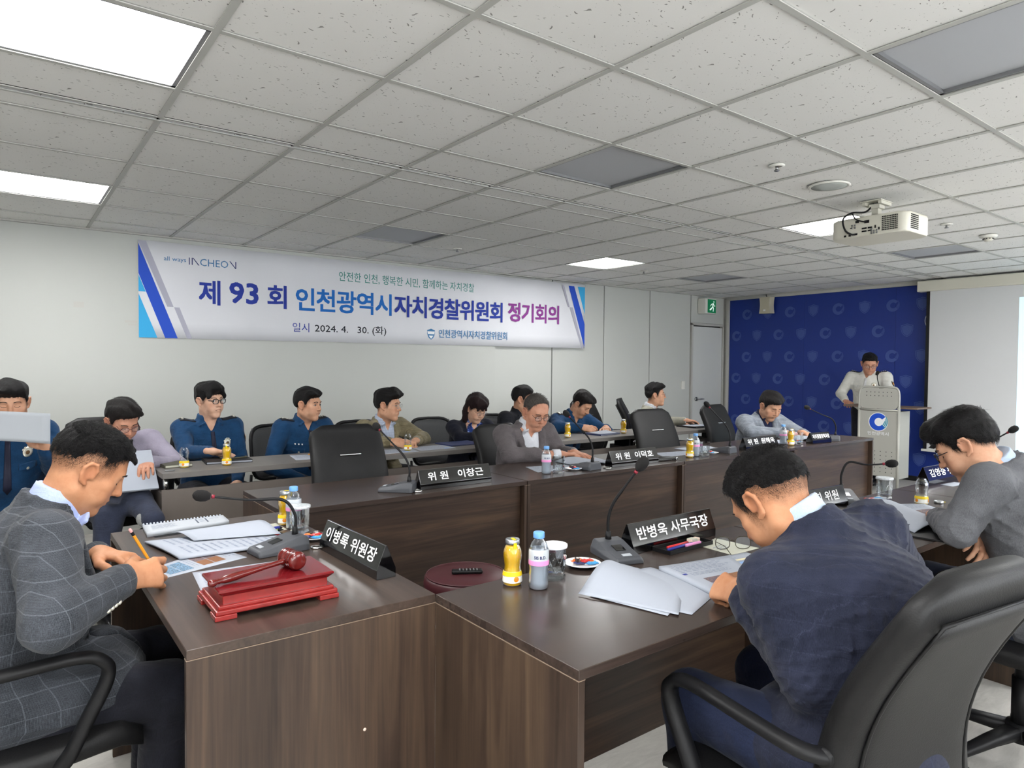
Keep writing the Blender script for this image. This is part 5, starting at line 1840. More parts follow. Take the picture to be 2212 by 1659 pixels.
def nets(F, lo, h, smooth=1):
    ins = F < 0
    c = np.zeros(tuple(d - 1 for d in F.shape), np.int8)
    for a in (0, 1):
        for b in (0, 1):
            for d in (0, 1):
                c += ins[a:F.shape[0] - 1 + a, b:F.shape[1] - 1 + b, d:F.shape[2] - 1 + d]
    act = (c > 0) & (c < 8)
    ijk = np.argwhere(act)
    idx = np.full(c.shape, -1, np.int32)
    idx[act] = np.arange(len(ijk))
    I, J, K = ijk[:, 0], ijk[:, 1], ijk[:, 2]
    pos = np.zeros((len(ijk), 3))
    cnt = np.zeros(len(ijk))
    corners = [(a, b, d) for a in (0, 1) for b in (0, 1) for d in (0, 1)]
    for a in corners:
        va = F[I + a[0], J + a[1], K + a[2]]
        for axn in range(3):
            if a[axn] == 1:
                continue
            b = list(a)
            b[axn] = 1
            vb = F[I + b[0], J + b[1], K + b[2]]
            cr = (va < 0) != (vb < 0)
            t = np.where(cr, va / np.where(cr, va - vb, 1), 0)
            for q in range(3):
                pos[:, q] += np.where(cr, a[q] + (t if q == axn else 0), 0)
            cnt += cr
    v = (ijk + pos / np.maximum(cnt, 1)[:, None]) * h + lo
    quads = []
    for axn in range(3):
        s0 = [slice(None)] * 3
        s1 = [slice(None)] * 3
        s0[axn] = slice(0, -1)
        s1[axn] = slice(1, None)
        A, B = ins[tuple(s0)], ins[tuple(s1)]
        e = np.argwhere(A != B)
        o1, o2 = [(1, 2), (2, 0), (0, 1)][axn]
        ok = (e[:, o1] > 0) & (e[:, o2] > 0) & (e[:, o1] < F.shape[o1] - 1) & (e[:, o2] < F.shape[o2] - 1)
        e = e[ok]
        fl = A[tuple(e.T)]
        def g(d1, d2):
            q = e.copy()
            q[:, o1] -= d1
            q[:, o2] -= d2
            return idx[tuple(q.T)]
        Q = np.stack([g(1, 1), g(0, 1), g(0, 0), g(1, 0)], 1)
        Q[~fl] = Q[~fl][:, ::-1]
        quads.append(Q)
    q = np.concatenate(quads)
    q = q[(q >= 0).all(1)]
    for _ in range(smooth):
        acc = np.zeros_like(v)
        n_ = np.zeros(len(v))
        for a, b in ((0, 1), (1, 2), (2, 3), (3, 0)):
            np.add.at(acc, q[:, a], v[q[:, b]])
            np.add.at(n_, q[:, a], 1)
        m = n_ > 0
        v[m] = v[m] * .5 + acc[m] / n_[m][:, None] * .5
    return v, q

def np_obj(name, v, q, mats, parent, origin, fmat=None):
    me = bpy.data.meshes.new(name)
    v = np.asarray(v, float) - np.asarray(origin)
    nv, nf = len(v), len(q)
    me.vertices.add(nv)
    me.vertices.foreach_set('co', v.astype(f4).ravel())
    k = q.shape[1]
    me.loops.add(nf * k)
    me.loops.foreach_set('vertex_index', q.astype(np.int32).ravel())
    me.polygons.add(nf)
    me.polygons.foreach_set('loop_start', np.arange(0, nf * k, k, dtype=np.int32))
    me.polygons.foreach_set('use_smooth', np.ones(nf, bool))
    if fmat is not None:
        me.polygons.foreach_set('material_index', fmat.astype(np.int32))
    me.update(calc_edges=True)
    for m in (mats if isinstance(mats, (list, tuple)) else [mats]):
        me.materials.append(m)
    return mesh_obj(name, me, parent)

def wrinkles(seed, amp=.006, freq=38.0):
    rs = np.random.RandomState(seed)
    W = rs.normal(size=(3, 3)) * freq
    W2 = rs.normal(size=(2, 3)) * freq * .35
    ph = rs.uniform(0, 6.28, 8)
    def f(x, y, z):
        wp = 1.6 * np.sin(W2[0, 0] * x + W2[0, 1] * y + W2[0, 2] * z + ph[0]) + 1.3 * np.sin(W2[1, 0] * x + W2[1, 1] * y + W2[1, 2] * z + ph[1])
        o = 0
        for i in range(3):
            a = W[i, 0] * x + W[i, 1] * y + W[i, 2] * z * .8 + ph[2 + i] + wp
            o = o + (1 - np.abs(np.sin(a))) ** 3 * (.5 + .5 * np.sin(W2[i % 2, 1] * x - W2[i % 2, 0] * z + ph[5 + i]))
        return -amp * o * .6
    return f

def rotz(a):
    c, s_ = math.cos(a), math.sin(a)
    return np.array([[c, -s_, 0], [s_, c, 0], [0, 0, 1.0]])
def rotx(a):
    c, s_ = math.cos(a), math.sin(a)
    return np.array([[1.0, 0, 0], [0, c, -s_], [0, s_, c]])
def roty(a):
    c, s_ = math.cos(a), math.sin(a)
    return np.array([[c, 0, s_], [0, 1.0, 0], [-s_, 0, c]])

def ik(sh, wr, pole, l1, l2):
    sh, wr = V3(sh), V3(wr)
    d = wr - sh
    L = np.linalg.norm(d)
    if L > (l1 + l2) * .985:
        k = L / ((l1 + l2) * .985)
        l1, l2 = l1 * k, l2 * k
    a = (l1 * l1 - l2 * l2 + L * L) / (2 * L)
    h = math.sqrt(max(1e-6, l1 * l1 - a * a))
    dh = d / L
    p = V3(pole)
    p = nrm(p - dh * (p @ dh))
    return sh + dh * a + p * h

# ------------------------------------------------------------------ one head
def head_sdf(S, hs=1.0, wide=1.0, full=1.0, near=False):
    """cranium, face and ears in the current frame (x right, y forward, z up); hs = size"""
    s = hs
    S.ell((0, -.012 * s, .032 * s), (.077 * s * wide, .097 * s, .083 * s), k=.02)
    S.ell((0, .022 * s, -.032 * s), (.066 * s * wide * full, .066 * s, .080 * s), k=.03)
    for q in (-1, 1):
        S.cone((q * .050 * s * wide * full, -.008 * s, -.060 * s), (q * .014 * s, .060 * s, -.098 * s), .022 * s * full, .020 * s, k=.025)
        S.ell((q * .043 * s * wide * full, .056 * s, -.018 * s), (.022 * s, .020 * s, .018 * s), k=.02)
        S.ell((q * .036 * s * full, .058 * s, -.052 * s), (.024 * s, .022 * s, .024 * s), k=.02)
    S.cone((-.034 * s, .074 * s, .024 * s), (.034 * s, .074 * s, .024 * s), .012 * s, k=.018)
    S.ell((0, .068 * s, -.100 * s), (.020 * s, .017 * s, .016 * s), k=.015)
    for q in (-1, 1):
        S.ell((q * .031 * s, .088 * s, .004 * s), (.018 * s, .011 * s, .009 * s), k=.012, op='s')
        S.ell((q * .031 * s, .071 * s, .003 * s), (.0155 * s, .0115 * s, .0105 * s), k=.005)
    S.cone((0, .083 * s, .014 * s), (0, .103 * s, -.026 * s), .0075 * s, .0105 * s, k=.010)
    S.ell((0, .1035 * s, -.029 * s), (.012 * s, .011 * s, .0095 * s), k=.005)
    for q in (-1, 1):
        S.ell((q * .0135 * s, .092 * s, -.032 * s), (.0075 * s, .010 * s, .0075 * s), k=.005)
    S.ell((0, .076 * s, -.060 * s), (.028 * s, .017 * s, .020 * s), k=.012)
    S.ell((0, .0895 * s, -.0565 * s), (.021 * s, .0065 * s, .0050 * s), k=.004)
    S.ell((0, .0880 * s, -.0675 * s), (.018 * s, .0070 * s, .0055 * s), k=.004)
    S.ell((0, .096 * s, -.0622 * s), (.024 * s, .0062 * s, .0018 * s), k=.003, op='s')
    for q in (-1, 1):
        ex = q * .0765 * s * wide
        pts = [(ex, .012 * s, -.012 * s), (ex + q * .006 * s, .012 * s, .012 * s), (ex + q * .011 * s, .002 * s, .027 * s), (ex + q * .016 * s, -.014 * s, .026 * s), (ex + q * .018 * s, -.023 * s, .010 * s), (ex + q * .014 * s, -.020 * s, -.010 * s), (ex + q * .007 * s, -.010 * s, -.026 * s), (ex + q * .004 * s, .004 * s, -.032 * s)]
        S.chain(pts, [.0045 * s, .0045 * s, .0048 * s, .0050 * s, .0048 * s, .0045 * s, .0062 * s, .0065 * s], k=.004)
        S.ell((ex + q * .005 * s, -.006 * s, .0), (.006 * s, .017 * s, .026 * s), rotz(q * .45), k=.006)
        if near:
            S.ell((ex + q * .014 * s, -.002 * s, .0), (.0065 * s, .010 * s, .015 * s), rotz(q * .45), k=.004, op='s')

def hand_sdf(S, wr, d, back, side, pose, near, hs=1.0):
    """hand rooted at the wrist: d along the fingers, back = back of the hand, side = +1 right hand, -1 left"""
    y = nrm(d)
    z = V3(back)
    z = nrm(z - y * (z @ y))
    x = np.cross(y, z)
    R = np.stack([x, y, z], 1)
    S.frame(R, wr)
    s = hs
    S.ec((0, -.03 * s, 0), (0, .018 * s, 0), .027 * s, .021 * s, .030 * s, .018 * s, (1, 0, 0), k=.012)
    S.ec((0, .016 * s, 0), (0, .082 * s, .002 * s), .030 * s, .0165 * s, .040 * s, .0135 * s, (1, 0, 0), k=.014)
    curls = {'relax': (.35, .45, .35), 'flat': (.08, .12, .08), 'grip': (.95, 1.15, .7), 'pen': (.55, .85, .45), 'fist': (1.25, 1.5, .9), 'sheet': (.9, .25, .1), 'spread': (.15, .22, .15)}[pose]
    lens = [(.040, .026, .019), (.046, .030, .021), (.043, .028, .020), (.034, .021, .017)]
    spread = .16 if pose == 'spread' else .05
    for i in range(4):
        bx = (-.0305 + .0203 * i) * s * side
        ang = (i - 1.5) * spread * side
        p = np.array([bx, (.086 - .004 * abs(i - 1.2)) * s, .002 * s])
        cu = 0
        r = (.0096, .0098, .0094, .0082)[i] * s * (1.0 if near else 1.08)
        for j in range(3):
            c = curls[j] * (1 + .10 * i if pose in ('pen', 'fist', 'grip') else 1 + .06 * i)
            if pose == 'pen' and i == 0:
                c *= .7
            cu += c
            L = lens[i][j] * s
            dv = np.array([math.sin(ang) * math.cos(cu), math.cos(ang) * math.cos(cu), -math.sin(cu)])
            p2 = p + dv * L
            S.cone(p, p2, r, r * .93, k=.0035)
            p = p2
            r *= .93
    tb = np.array([-.030 * side * s, .022 * s, -.006 * s])
    if pose in ('pen', 'grip', 'sheet', 'fist'):
        t1 = tb + np.array([-.016 * side, .030, -.020]) * s
        t2 = t1 + np.array([.006 * side, .027, -.012]) * s
        t3 = t2 + np.array([.010 * side, .019, -.004]) * s
    else:
        t1 = tb + np.array([-.022 * side, .026, -.008]) * s
        t2 = t1 + np.array([-.010 * side, .029, -.004]) * s
        t3 = t2 + np.array([.0, .022, -.004]) * s
    S.chain([tb, t1, t2, t3], [.0155 * s, .0125 * s, .0108 * s, .0090 * s], k=.008)
    S.frame()
    return R
# ================================================================== PEOPLE
skin_mat('skin_tan', '#bd8a68')
skin_mat('skin_fair', '#d5ae96')
skin_mat('skin_mid', '#c99c80')
skin_mat('skin_ruddy', '#c29078')
hair_mat('hair_black', '#060506', '#151314')
hair_mat('hair_soft', '#0d0b0b', '#241f1e')
hair_mat('hair_grey', '#2a2725', '#6a655f')
hair_mat('hair_brown', '#120a0b', '#2e191b')
M('lip', '#a5625a', .5)
M('eye_white', '#e9e6e2', .3)
M('eye_dark', '#17100d', .25)
M('brow', '#1d1715', .8)
cloth_mat('check_grey', '#2a2d32', '#3c3f45', True, '#7b8087', .26, .22, .052, .022, fine=(.0045, .22, '#5f646b', .14))
cloth_mat('navy_suit', '#1d2131', '#272b3d', True, '#4a5068', .10, .16, .06, .018)
cloth_mat('grey_jersey', '#55565a', '#68696d', weave=.14)
cloth_mat('warm_grey', '#4f4a4c', '#645e60', weave=.10)
cloth_mat('tweed', '#6d654d', '#8c8268', True, '#5b4a30', .35, .25, .03, .06, fine=(.010, .16, '#5e6250', .30))
cloth_mat('plaid_light', '#656b74', '#868c94', True, '#494f5a', .25, .2, .05, .10, fine=(.017, .14, '#9a9fa6', .20))
cloth_mat('beige_wool', '#7c7a6e', '#918f83', weave=.1)
cloth_mat('navy_dark', '#12141f', '#1c1f2c', weave=.2)
cloth_mat('black_cloth', '#15161b', '#202127', weave=.2)
cloth_mat('police_blue', '#123455', '#1a4268', weave=.12)
cloth_mat('police_white', '#c8c7bf', '#dad9d2', weave=.04)
cloth_mat('shirt_blue', '#a3b1e0', '#b3c0ea', weave=.04)
cloth_mat('shirt_ice', '#a9bad2', '#b9c8dd', weave=.04)
cloth_mat('shirt_white', '#bfc2c9', '#d0d2d8', weave=.05)
cloth_mat('shirt_stripe', '#a9b4c9', '#bcc5d6', True, '#7f8ba6', .3, .06, .02, .12)
cloth_mat('shirt_lilac', '#8a8494', '#9c96a6', weave=.07)
cloth_mat('shirt_navy', '#151a33', '#1c2240', weave=.12)
cloth_mat('blouse_floral', '#1c3168', '#27408a', weave=.15, splotch=('#8fa3d8', 60))
cloth_mat('trouser_dark', '#15161d', '#20212a', weave=.15)
cloth_mat('trouser_navy', '#1b2238', '#242c46', weave=.15)
cloth_mat('trouser_slate', '#2b3040', '#373d50', weave=.12)
cloth_mat('sock_grey', '#8b8d8c', '#9c9e9d', weave=.1)
M('tie_dark', '#1b1d33', .7, nz=.1)
M('tie_zebra', '#c9c9c9', .7)
M('badge_silver', '#d9d6c8', .3, .6)
M('gold', '#d08a2a', .4, .4)
M('epaulette', '#11131c', .7)
M('frame_black', '#0e0d0d', .3)
M('frame_wine', '#5a2228', .35)
M('frame_steel', '#8a8d90', .3, .9)
M('shoe_black', '#0d0d0e', .3)

def tubes(S, name, mat, parent, org, pts, r, flat=None, n=6):
    b = MB()
    b.tube([Vector(np.asarray(p) - org) for p in pts], r, n, flat=flat)
    return b.build(name, mat, parent)

def person(label, base, face, P, N, head, hrot=(0, 0, 0), arms=None, legs=None, hs=1.0, wide=1.0, full=1.0, build=1.0, skin='skin_mid',
           top='navy_suit', style='jacket', shirt='shirt_white', trousers='trouser_dark', hair=None, glasses=None, eyes='down', lod=1, seed=1, twist=0.0,
           tie=None, standing=False, belly=0.0, group='people at the meeting', sw=.185, vdeep=.30, hair_m='hair_black', brow_m='brow', hand_s=1.0, wr_amp=.006, cuff=None, neck_r=.054, arm_up=.285, arm_fo=.255, collar_up=.0, skirt=.13, drop=.045, tilt=0.0, hunch=0.0):
    """all positions in world metres; face = heading of the chest in degrees"""
    org = np.array([base[0], base[1], 0.0])
    t = thing('person', label, 'person', tuple(org), 0, group)
    ph = math.radians(face)
    Fv = np.array([math.cos(ph), math.sin(ph), 0])
    Rv = np.array([math.sin(ph), -math.cos(ph), 0])
    if twist:
        Rs = rotz(math.radians(twist)) @ Rv
    else:
        Rs = Rv
    if tilt:
        Rs = nrm(Rs + np.array([0, 0, math.tan(math.radians(tilt))]))
    P, N, Hc = V3(P), V3(N), V3(head)
    up = nrm(N - P)
    Rh = rotz(ph - PI / 2 + math.radians(hrot[0])) @ rotx(-math.radians(hrot[1])) @ roty(math.radians(hrot[2]))
    mid = (P + N) / 2 - Fv * (.02 + hunch * .8)
    chest = P + (N - P) * .70 - Fv * (.005 + hunch)
    upc = nrm(N - chest * .5 - mid * .5)
    Fc = nrm(np.cross(upc, Rs))
    if Fc @ Fv < 0:
        Fc = -Fc
    hN, hB = {1: (.0055, .0085), 2: (.0042, .0065), 3: (.0062, .010)}[lod]
    shN = N - upc * drop
    sh = {'R': shN + Rs * sw, 'L': shN - Rs * sw}
    arms = arms or {}
    A = {}
    for q in 'RL':
        sg = 1 if q == 'R' else -1
        spec = arms.get(q)
        if spec is None:
            wr = P + Rv * sg * .16 + Fv * .30 + np.array([0, 0, .03])
            spec = (wr, (sg * .8, -.3, -.5), Fv - np.array([0, 0, .1]), (0, 0, 1), 'relax')
        wr, pole, hd, hb, pose = spec[:5]
        pw = Rv * pole[0] + Fv * pole[1] + np.array([0, 0, pole[2]])
        el = V3(spec[5]) if len(spec) > 5 else ik(sh[q], wr, pw, arm_up, arm_fo)
        A[q] = (sh[q], el, V3(wr), V3(hd), V3(hb), pose)
    # ---------------- body: one continuous skin surface
    S = SDF()
    S.frame(Rh, Hc)
    head_sdf(S, hs, wide, full, lod == 2)
    nb = S._p((0, -.022 * hs, -.055 * hs))
    nf = S._p((0, -.002 * hs, -.075 * hs))
    S.frame()
    cdir = nrm(upc * .35 + nrm(nb - N) * .75)
    S.ec(N - upc * .03, nb, neck_r * 1.06, neck_r * 1.02, neck_r * .98, neck_r * .96, Rs, k=.03)
    S.cone(N + Fc * .012, nf, .045, .036, k=.03)
    S.cone(sh['L'] + Rs * .03, sh['R'] - Rs * .03, .045, k=.04)
    S.ec(mid, chest + upc * .04, .11 * build, .075, .13 * build, .08, Rs, k=.04)
    for q in 'RL':
        s_, e, w_, hd, hb, pose = A[q]
        S.cone(s_, e, .040, .033, k=.02)
        S.cone(e, w_, .034, .025, k=.01)
        hand_sdf(S, w_, hd, hb, 1 if q == 'R' else -1, pose, lod == 2, hand_s)
    v, q_ = S.mesh(hN, None, 1)
    body_o = np_obj('body', v, q_, MATS[skin], t, org)
    body_v = v
    # head-only field for placing features
    HS = SDF().frame(Rh, Hc)
    head_sdf(HS, hs, wide, full, False)
    HS.frame(Rh, Hc)
    fcache = {}
    def onface_many(xz):
        p0 = np.array([HS._p((x * hs, .13 * hs, z * hs)) for x, z in xz])
        h_ = HS.march(p0, HS._d((0, -1, 0)), 0, 20, .3)
        for k_, h1 in zip(xz, h_):
            fcache[k_] = h1
    def onface(x, z, off=.001):
        if (x, z) not in fcache:
            onface_many([(x, z)])
        return fcache[(x, z)] + HS._d((0, 1, 0)) * off
    BR = ((.014, .0235), (.024, .0275), (.036, .0285), (.048, .0235))
    AL = ((.018, .002), (.023, .0065), (.031, .0085), (.039, .0060), (.0435, .0015), (.037, -.0020), (.030, -.0030), (.023, -.0015))
    LO = ((.0165, .001), (.022, .0068), (.031, .0092), (.040, .0066), (.046, .001))
    LD = ((.0165, -.001), (.023, -.0045), (.031, -.0058), (.039, -.0045), (.0455, -.0005))
    LP = ((-.022, -.0615), (-.010, -.0548), (0, -.0560), (.010, -.0548), (.022, -.0615), (.012, -.0715), (0, -.0735), (-.012, -.0715))
    ML = ((-.0225, -.0622), (-.01, -.0618), (0, -.0626), (.01, -.0618), (.0225, -.0622))
    onface_many([(sg * x, z) for sg in (-1, 1) for x, z in BR + (AL + LO if eyes == 'open' else LD)] + list(LP) + list(ML) + [(0, -.0625), (0, .010), (-.031 + .003, .0028), (.031 + .003, .0028)])
    for sg in (-1, 1):
        tubes(S, 'eyebrow', MATS[brow_m], t, org, smooth_path([onface(sg * x, z, .0012) for x, z in BR], 3), .0036 * hs, (1.0, .55))
        if eyes == 'open':
            pts = [onface(sg * x, z, .0008) for x, z in AL]
            c = sum(pts) / len(pts) + HS._d((0, 1, 0)) * .0012
            vs = [tuple(p - org) for p in pts] + [tuple(c - org)]
            e_ = MB().faces(vs, [(i, (i + 1) % 8, 8) for i in range(8)], True).build('eye', MATS['eye_white'], t)
            ci = onface(sg * .031 + .003, .0028, .0022)
            ax_, az_ = HS._d((1, 0, 0)), HS._d((0, 0, 1))
            MB().faces([tuple(ci + ax_ * .0052 * math.cos(a) + az_ * .0052 * math.sin(a) - org) for a in np.linspace(0, 2 * PI, 13)[:-1]], [tuple(range(12))]).build('iris', MATS['eye_dark'], e_)
            tubes(S, 'eyelid_line', MATS['eye_dark'], t, org, smooth_path([onface(sg * x, z, .0016) for x, z in LO], 3), .0012 * hs)
        else:
            tubes(S, 'eyelid_line', MATS['eye_dark'], t, org, smooth_path([onface(sg * x, z, .0006) for x, z in LD], 3), .0013 * hs)
    lip = [onface(x, z, .0004) for x, z in LP]
    lc = onface(0, -.0625, .0012)
    MB().faces([tuple(p - org) for p in lip] + [tuple(lc - org)], [(i, (i + 1) % 8, 8) for i in range(8)], True).build('lips', MATS['lip'], t)
    tubes(S, 'mouth_line', MATS['eye_dark'], t, org, smooth_path([onface(x, z, .0016) for x, z in ML], 3), .0009 * hs)
    # ---------------- hair
    hr = dict(ys=[-.13, -.085, -.05, -.030, -.012, .010, .016, .030, .040, .058, .080, .12], zs=[-.050, -.046, -.034, .012, .030, .022, -.012, -.012, .034, .056, .064, .070], top=.020, side=.009, back=.012, front=.006, bangs=0, spike=0.0, extra=None, strands=0, slen=.03, temple=0.0, seed=seed)
    hr.update(hair or {})
    HR = SDF().frame(Rh, Hc)
    s = hs
    ys, zs = np.array(hr['ys']) * s, np.array(hr['zs']) * s
    tp = hr['temple']
    rx_, ry_, rz0 = .077 * wide * s, .097 * s, .083 * s
    def hz(x, y):
        j_ = np.sin(x / s * 310 + seed) + .7 * np.sin(x / s * 530 + 2.1 * seed) + .5 * np.sin(y / s * 420 + seed)
        return np.interp(y, ys, zs) + tp * np.abs(x) * np.clip((y - .03) / .05, 0, 1) + jag * s * j_
    jag = hr.get('jag', .0028)
    tap = hr.get('taper', .030) * s
    def hairf(x, y, z):
        A, B, C_ = x / rx_, (y + .012 * s) / ry_, (z - .032 * s) / rz0
        k0 = np.sqrt(A * A + B * B + C_ * C_) + 1e-6
        A, B, C_ = A / rx_, B / ry_, C_ / rz0
        d0 = k0 * (k0 - 1) / (np.sqrt(A * A + B * B + C_ * C_) + 1e-6)
        up_ = np.clip((z - .045 * s) / (.055 * s), 0, 1)
        up_ = up_ * up_ * (3 - 2 * up_)
        fr_ = np.clip(y / (.09 * s), -1, 1)
        T_ = hr['side'] + (hr['top'] - hr['side']) * up_ + np.maximum(fr_, 0) * hr['front'] * up_ + np.maximum(-fr_, 0) * (hr['back'] - hr['side']) * (1 - up_)
        T_ = T_ * (1 + .22 * np.sin(x / s * 42 + seed) * np.sin(y / s * 36 + 1.7 * seed) + .12 * np.sin(x / s * 90 + y / s * 60 + seed))
        g = np.clip((z - hz(x, y)) / tap + .10, 0, 1)
        g = g * (2 - g)
        return d0 - (T_ * g - .004 * (1 - g) - .010 * (g <= 0))
    e_ = .045 * s
    HR.fn(hairf, (-rx_ - e_, -ry_ - e_ - .012 * s, -.11 * s), (rx_ + e_, ry_ + e_, .032 * s + rz0 + e_), k=.004, op='u')
    if hr['bangs']:
        for bx, by, bz, ex, ez, r0, r1 in hr['bangs']:
            HR.cone((bx * s, by * s, bz * s), (ex * s, (by + .018) * s, ez * s), r0 * s, r1 * s, k=.014)
    if hr['extra']:
        hr['extra'](HR, s)
    rs = np.random.RandomState(seed + 5)
    fr = rs.uniform(60, 130, (4, 3)) * rs.choice([-1, 1], (4, 3))
    amp = .0022 + hr['spike'] * .004
    def hdisp(x, y, z):
        o = 0
        for i in range(4):
            o = o + np.abs(np.sin(fr[i, 0] * x + fr[i, 1] * y + fr[i, 2] * z * .5 + i + 1.5 * np.sin(40 * z + i)))
        return amp * (o - 2.2) * .6
    lv = (body_v - Hc) @ Rh
    zc_ = hz(lv[:, 0], lv[:, 1])
    fd = hr.get('fade', .022) * s
    stb = np.clip((lv[:, 2] - zc_ + fd) / fd, 0, 1) ** .9
    stb = np.where((lv[:, 1] > .052 * s) & (lv[:, 2] < zc_), stb * .25, stb)
    near_ = (np.abs(lv[:, 0]) < .12) & (np.abs(lv[:, 1]) < .14) & (lv[:, 2] > -.10 * s) & (lv[:, 2] < .16)
    earm = (np.abs(lv[:, 0]) > .080 * s * wide) & (lv[:, 2] < .045 * s)
    stb = np.where(near_ & ~earm, stb, 0) * .85
    me_ = body_o.data
    at_ = me_.attributes.new('stubble', 'FLOAT', 'POINT')
    at_.data.foreach_set('value', stb.astype(f4))
    dn = np.minimum(np.linalg.norm((lv - np.array([0, .10, -.03]) * s) / (np.array([.02, .03, .016]) * s), axis=1), np.minimum(np.linalg.norm((lv - np.array([.04, .07, -.03]) * s) / (.026 * s), axis=1), np.linalg.norm((lv - np.array([-.04, .07, -.03]) * s) / (.026 * s), axis=1)))
    de = np.abs(np.linalg.norm((lv * np.array([0, 1, 1])) / (.034 * s), axis=1))
    fl_ = np.clip(1.3 - dn, 0, 1) * .5 + np.where(np.abs(lv[:, 0]) > .080 * s * wide, np.clip(1.4 - de, 0, 1) * .6, 0)
    fl_ = np.where(near_, fl_, np.clip(.25 * np.sin(lv[:, 0] * 90), 0, 1) * .3)
    at_ = me_.attributes.new('flush', 'FLOAT', 'POINT')
    at_.data.foreach_set('value', np.clip(fl_, 0, 1).astype(f4))
    v, q_ = HR.mesh(.0042 if lod == 2 else .0055, hdisp, 1)
    hair_o = np_obj('hair', v, q_, MATS[hair_m], t, org)
    if hr['strands']:
        hair_strands(t, HR, Rh, Hc, hs, wide, hr, MATS[hair_m], org, np.interp, ys, zs)
    # ---------------- clothing
    C = SDF()
    bw = build
    hipw = .185 * bw
    C.ec(P - up * (.02 if not standing else .03), mid, hipw, .135 * bw + belly * .6, .165 * bw + belly * .4, .122 * bw + belly, Rs if not standing else Rv, k=.05)
    C.ec(mid, chest, .165 * bw + belly * .3, .122 * bw + belly, .180 * bw, .122 * bw, Rs, k=.05)
    C.ec(chest, N - upc * .075, .180 * bw, .122 * bw, .155 * bw, .085 * bw, Rs, k=.05)
    yk = .064 * bw
    C.cone(sh['L'] + Rs * .01, N - upc * .045 - Rs * .05, yk * .92, yk * .74, k=.05)
    C.cone(sh['R'] - Rs * .01, N - upc * .045 + Rs * .05, yk * .92, yk * .74, k=.05)
    if belly:
        C.ell(mid + Fv * (.05 + belly) - up * .03, (.14 * bw, .13 * bw, .14), k=.05)
    torso_items = list(C.it)
    if style in ('jacket', 'cardigan') and not standing:
        C.ec(P - up * .02, P + Fv * skirt - np.array([0, 0, .015 + .10 * max(0, skirt - .13)]), .205 * bw, .125 * bw, .195 * bw, .105 * bw, Rv, k=.05)
    for q in 'RL':
        s_, e, w_, hd, hb, pose = A[q]
        dv = nrm(w_ - e)
        C.cone(s_, e, .069 * bw, .054 * bw, k=.035)
        end = w_ - dv * (.028 if style != 'shirt' else .02)
        C.cone(e, end, .055 * bw, .040 * bw, k=.02)
        # flat cuff end
        cw = end
        C.frame()
        def cutf(X, Y, Z, cw=cw, dv=dv):
            return (X - cw[0]) * dv[0] + (Y - cw[1]) * dv[1] + (Z - cw[2]) * dv[2] - .006
        C.it.append(('c', cutf, cw - .06, cw + .06 , .004)) if False else None
    Rn = np.stack([Rs, Fc, upc], 1)
    if style in ('jacket', 'cardigan'):
        C.ec(N - upc * .055, N + cdir * (.030 + collar_up * .5) - Fc * .006, neck_r + .050, neck_r + .046, neck_r + .024, neck_r + .023, Rs, k=.016, cap=.002)
        C.frame(Rn, N)
        vd, vw = vdeep, .165
        def vcut(x, y, z):
            return np.maximum(np.maximum((np.abs(x) - (.010 + (z + vd) * vw)) * .95, -(y - .018)), -(z + vd))
        # lapels, a raised roll along the opening
        for sg in (-1, 1):
            pts, prev = [], None
            for zz in (-.27, -.20, -.13, -.06, .0):
                xx_ = sg * (.022 + (zz + vd) * vw)
                p0 = C._p((xx_, .34, zz))
                tmp = SDF()
                tmp.it = torso_items
                hp = tmp.march([p0], -Fc, 0, 20, .5)[0]
                pts.append(hp)
            sv = C.R.copy(), C.T.copy()
            C.frame()
            for a, b_ in zip(pts, pts[1:]):
                C.ec(a + Rs * sg * .012, b_ + Rs * sg * .012, .026, .0075, .026, .0075, Rs, k=.006)
            C.frame(*sv)
        C.fn(vcut, (-.13, -.02, -vd), (.13, .26, .16), k=.006, op='s')
        C.frame()
    else:
        C.ec(N - upc * .05, N + cdir * (.050 + collar_up) - Fc * .004, neck_r + .034, neck_r + .032, neck_r + .012, neck_r + .011, Rs, k=.016, cap=.002)
        C.frame(Rn, N)
        def vcut2(x, y, z):
            return np.maximum(np.maximum((np.abs(x) - (.004 + (z + .045) * .50)), -(y - .03)), -(z + .045))
        # collar leaves
        for sg in (-1, 1):
            Rl = roty(sg * .45) @ rotx(-.55)
            C.box((sg * .044, .052, -.012), (.026, .006, .034), Rl, .004, k=.004)
        C.fn(vcut2, (-.07, .02, -.05), (.07, .2, .1), k=.004, op='s')
        C.frame()
    lodh = hB
    v, q_ = C.mesh(lodh, wrinkles(seed * 7 + 1, wr_amp), 1)
    garment = {'jacket': 'jacket', 'cardigan': 'jacket', 'shirt': 'uniform_shirt' if 'police' in top else 'shirt'}[style]
    np_obj(garment, v, q_, MATS[top], t, org)
    T = SDF()
    T.it = list(torso_items)
    T_all = C
    if style in ('jacket', 'cardigan'):
        I = SDF()
        I.ec(mid, chest, .135 * bw + belly * .3, .108 * bw + belly, .145 * bw, .108 * bw, Rs, k=.05)
        I.ec(chest, N - upc * .06, .145 * bw, .110 * bw, .105 * bw, .082, Rs, k=.05)
        I.ec(N - upc * .045, N + cdir * (.056 + collar_up) - Fc * .002, neck_r + .020, neck_r + .020, neck_r + .011, neck_r + .011, Rs, k=.006, cap=.002)
        I.frame(Rn, N)
        for sg in (-1, 1):
            I.box((sg * .040, .060, -.006), (.022, .0055, .036), roty(sg * .5) @ rotx(-.5), .004, k=.004)
        def vcut3(x, y, z):
            return np.maximum(np.maximum((np.abs(x) - (.003 + (z + .040) * .45)), -(y - .035)), -(z + .040))
        I.fn(vcut3, (-.06, .03, -.045), (.06, .2, .1), k=.004, op='s')
        I.frame()
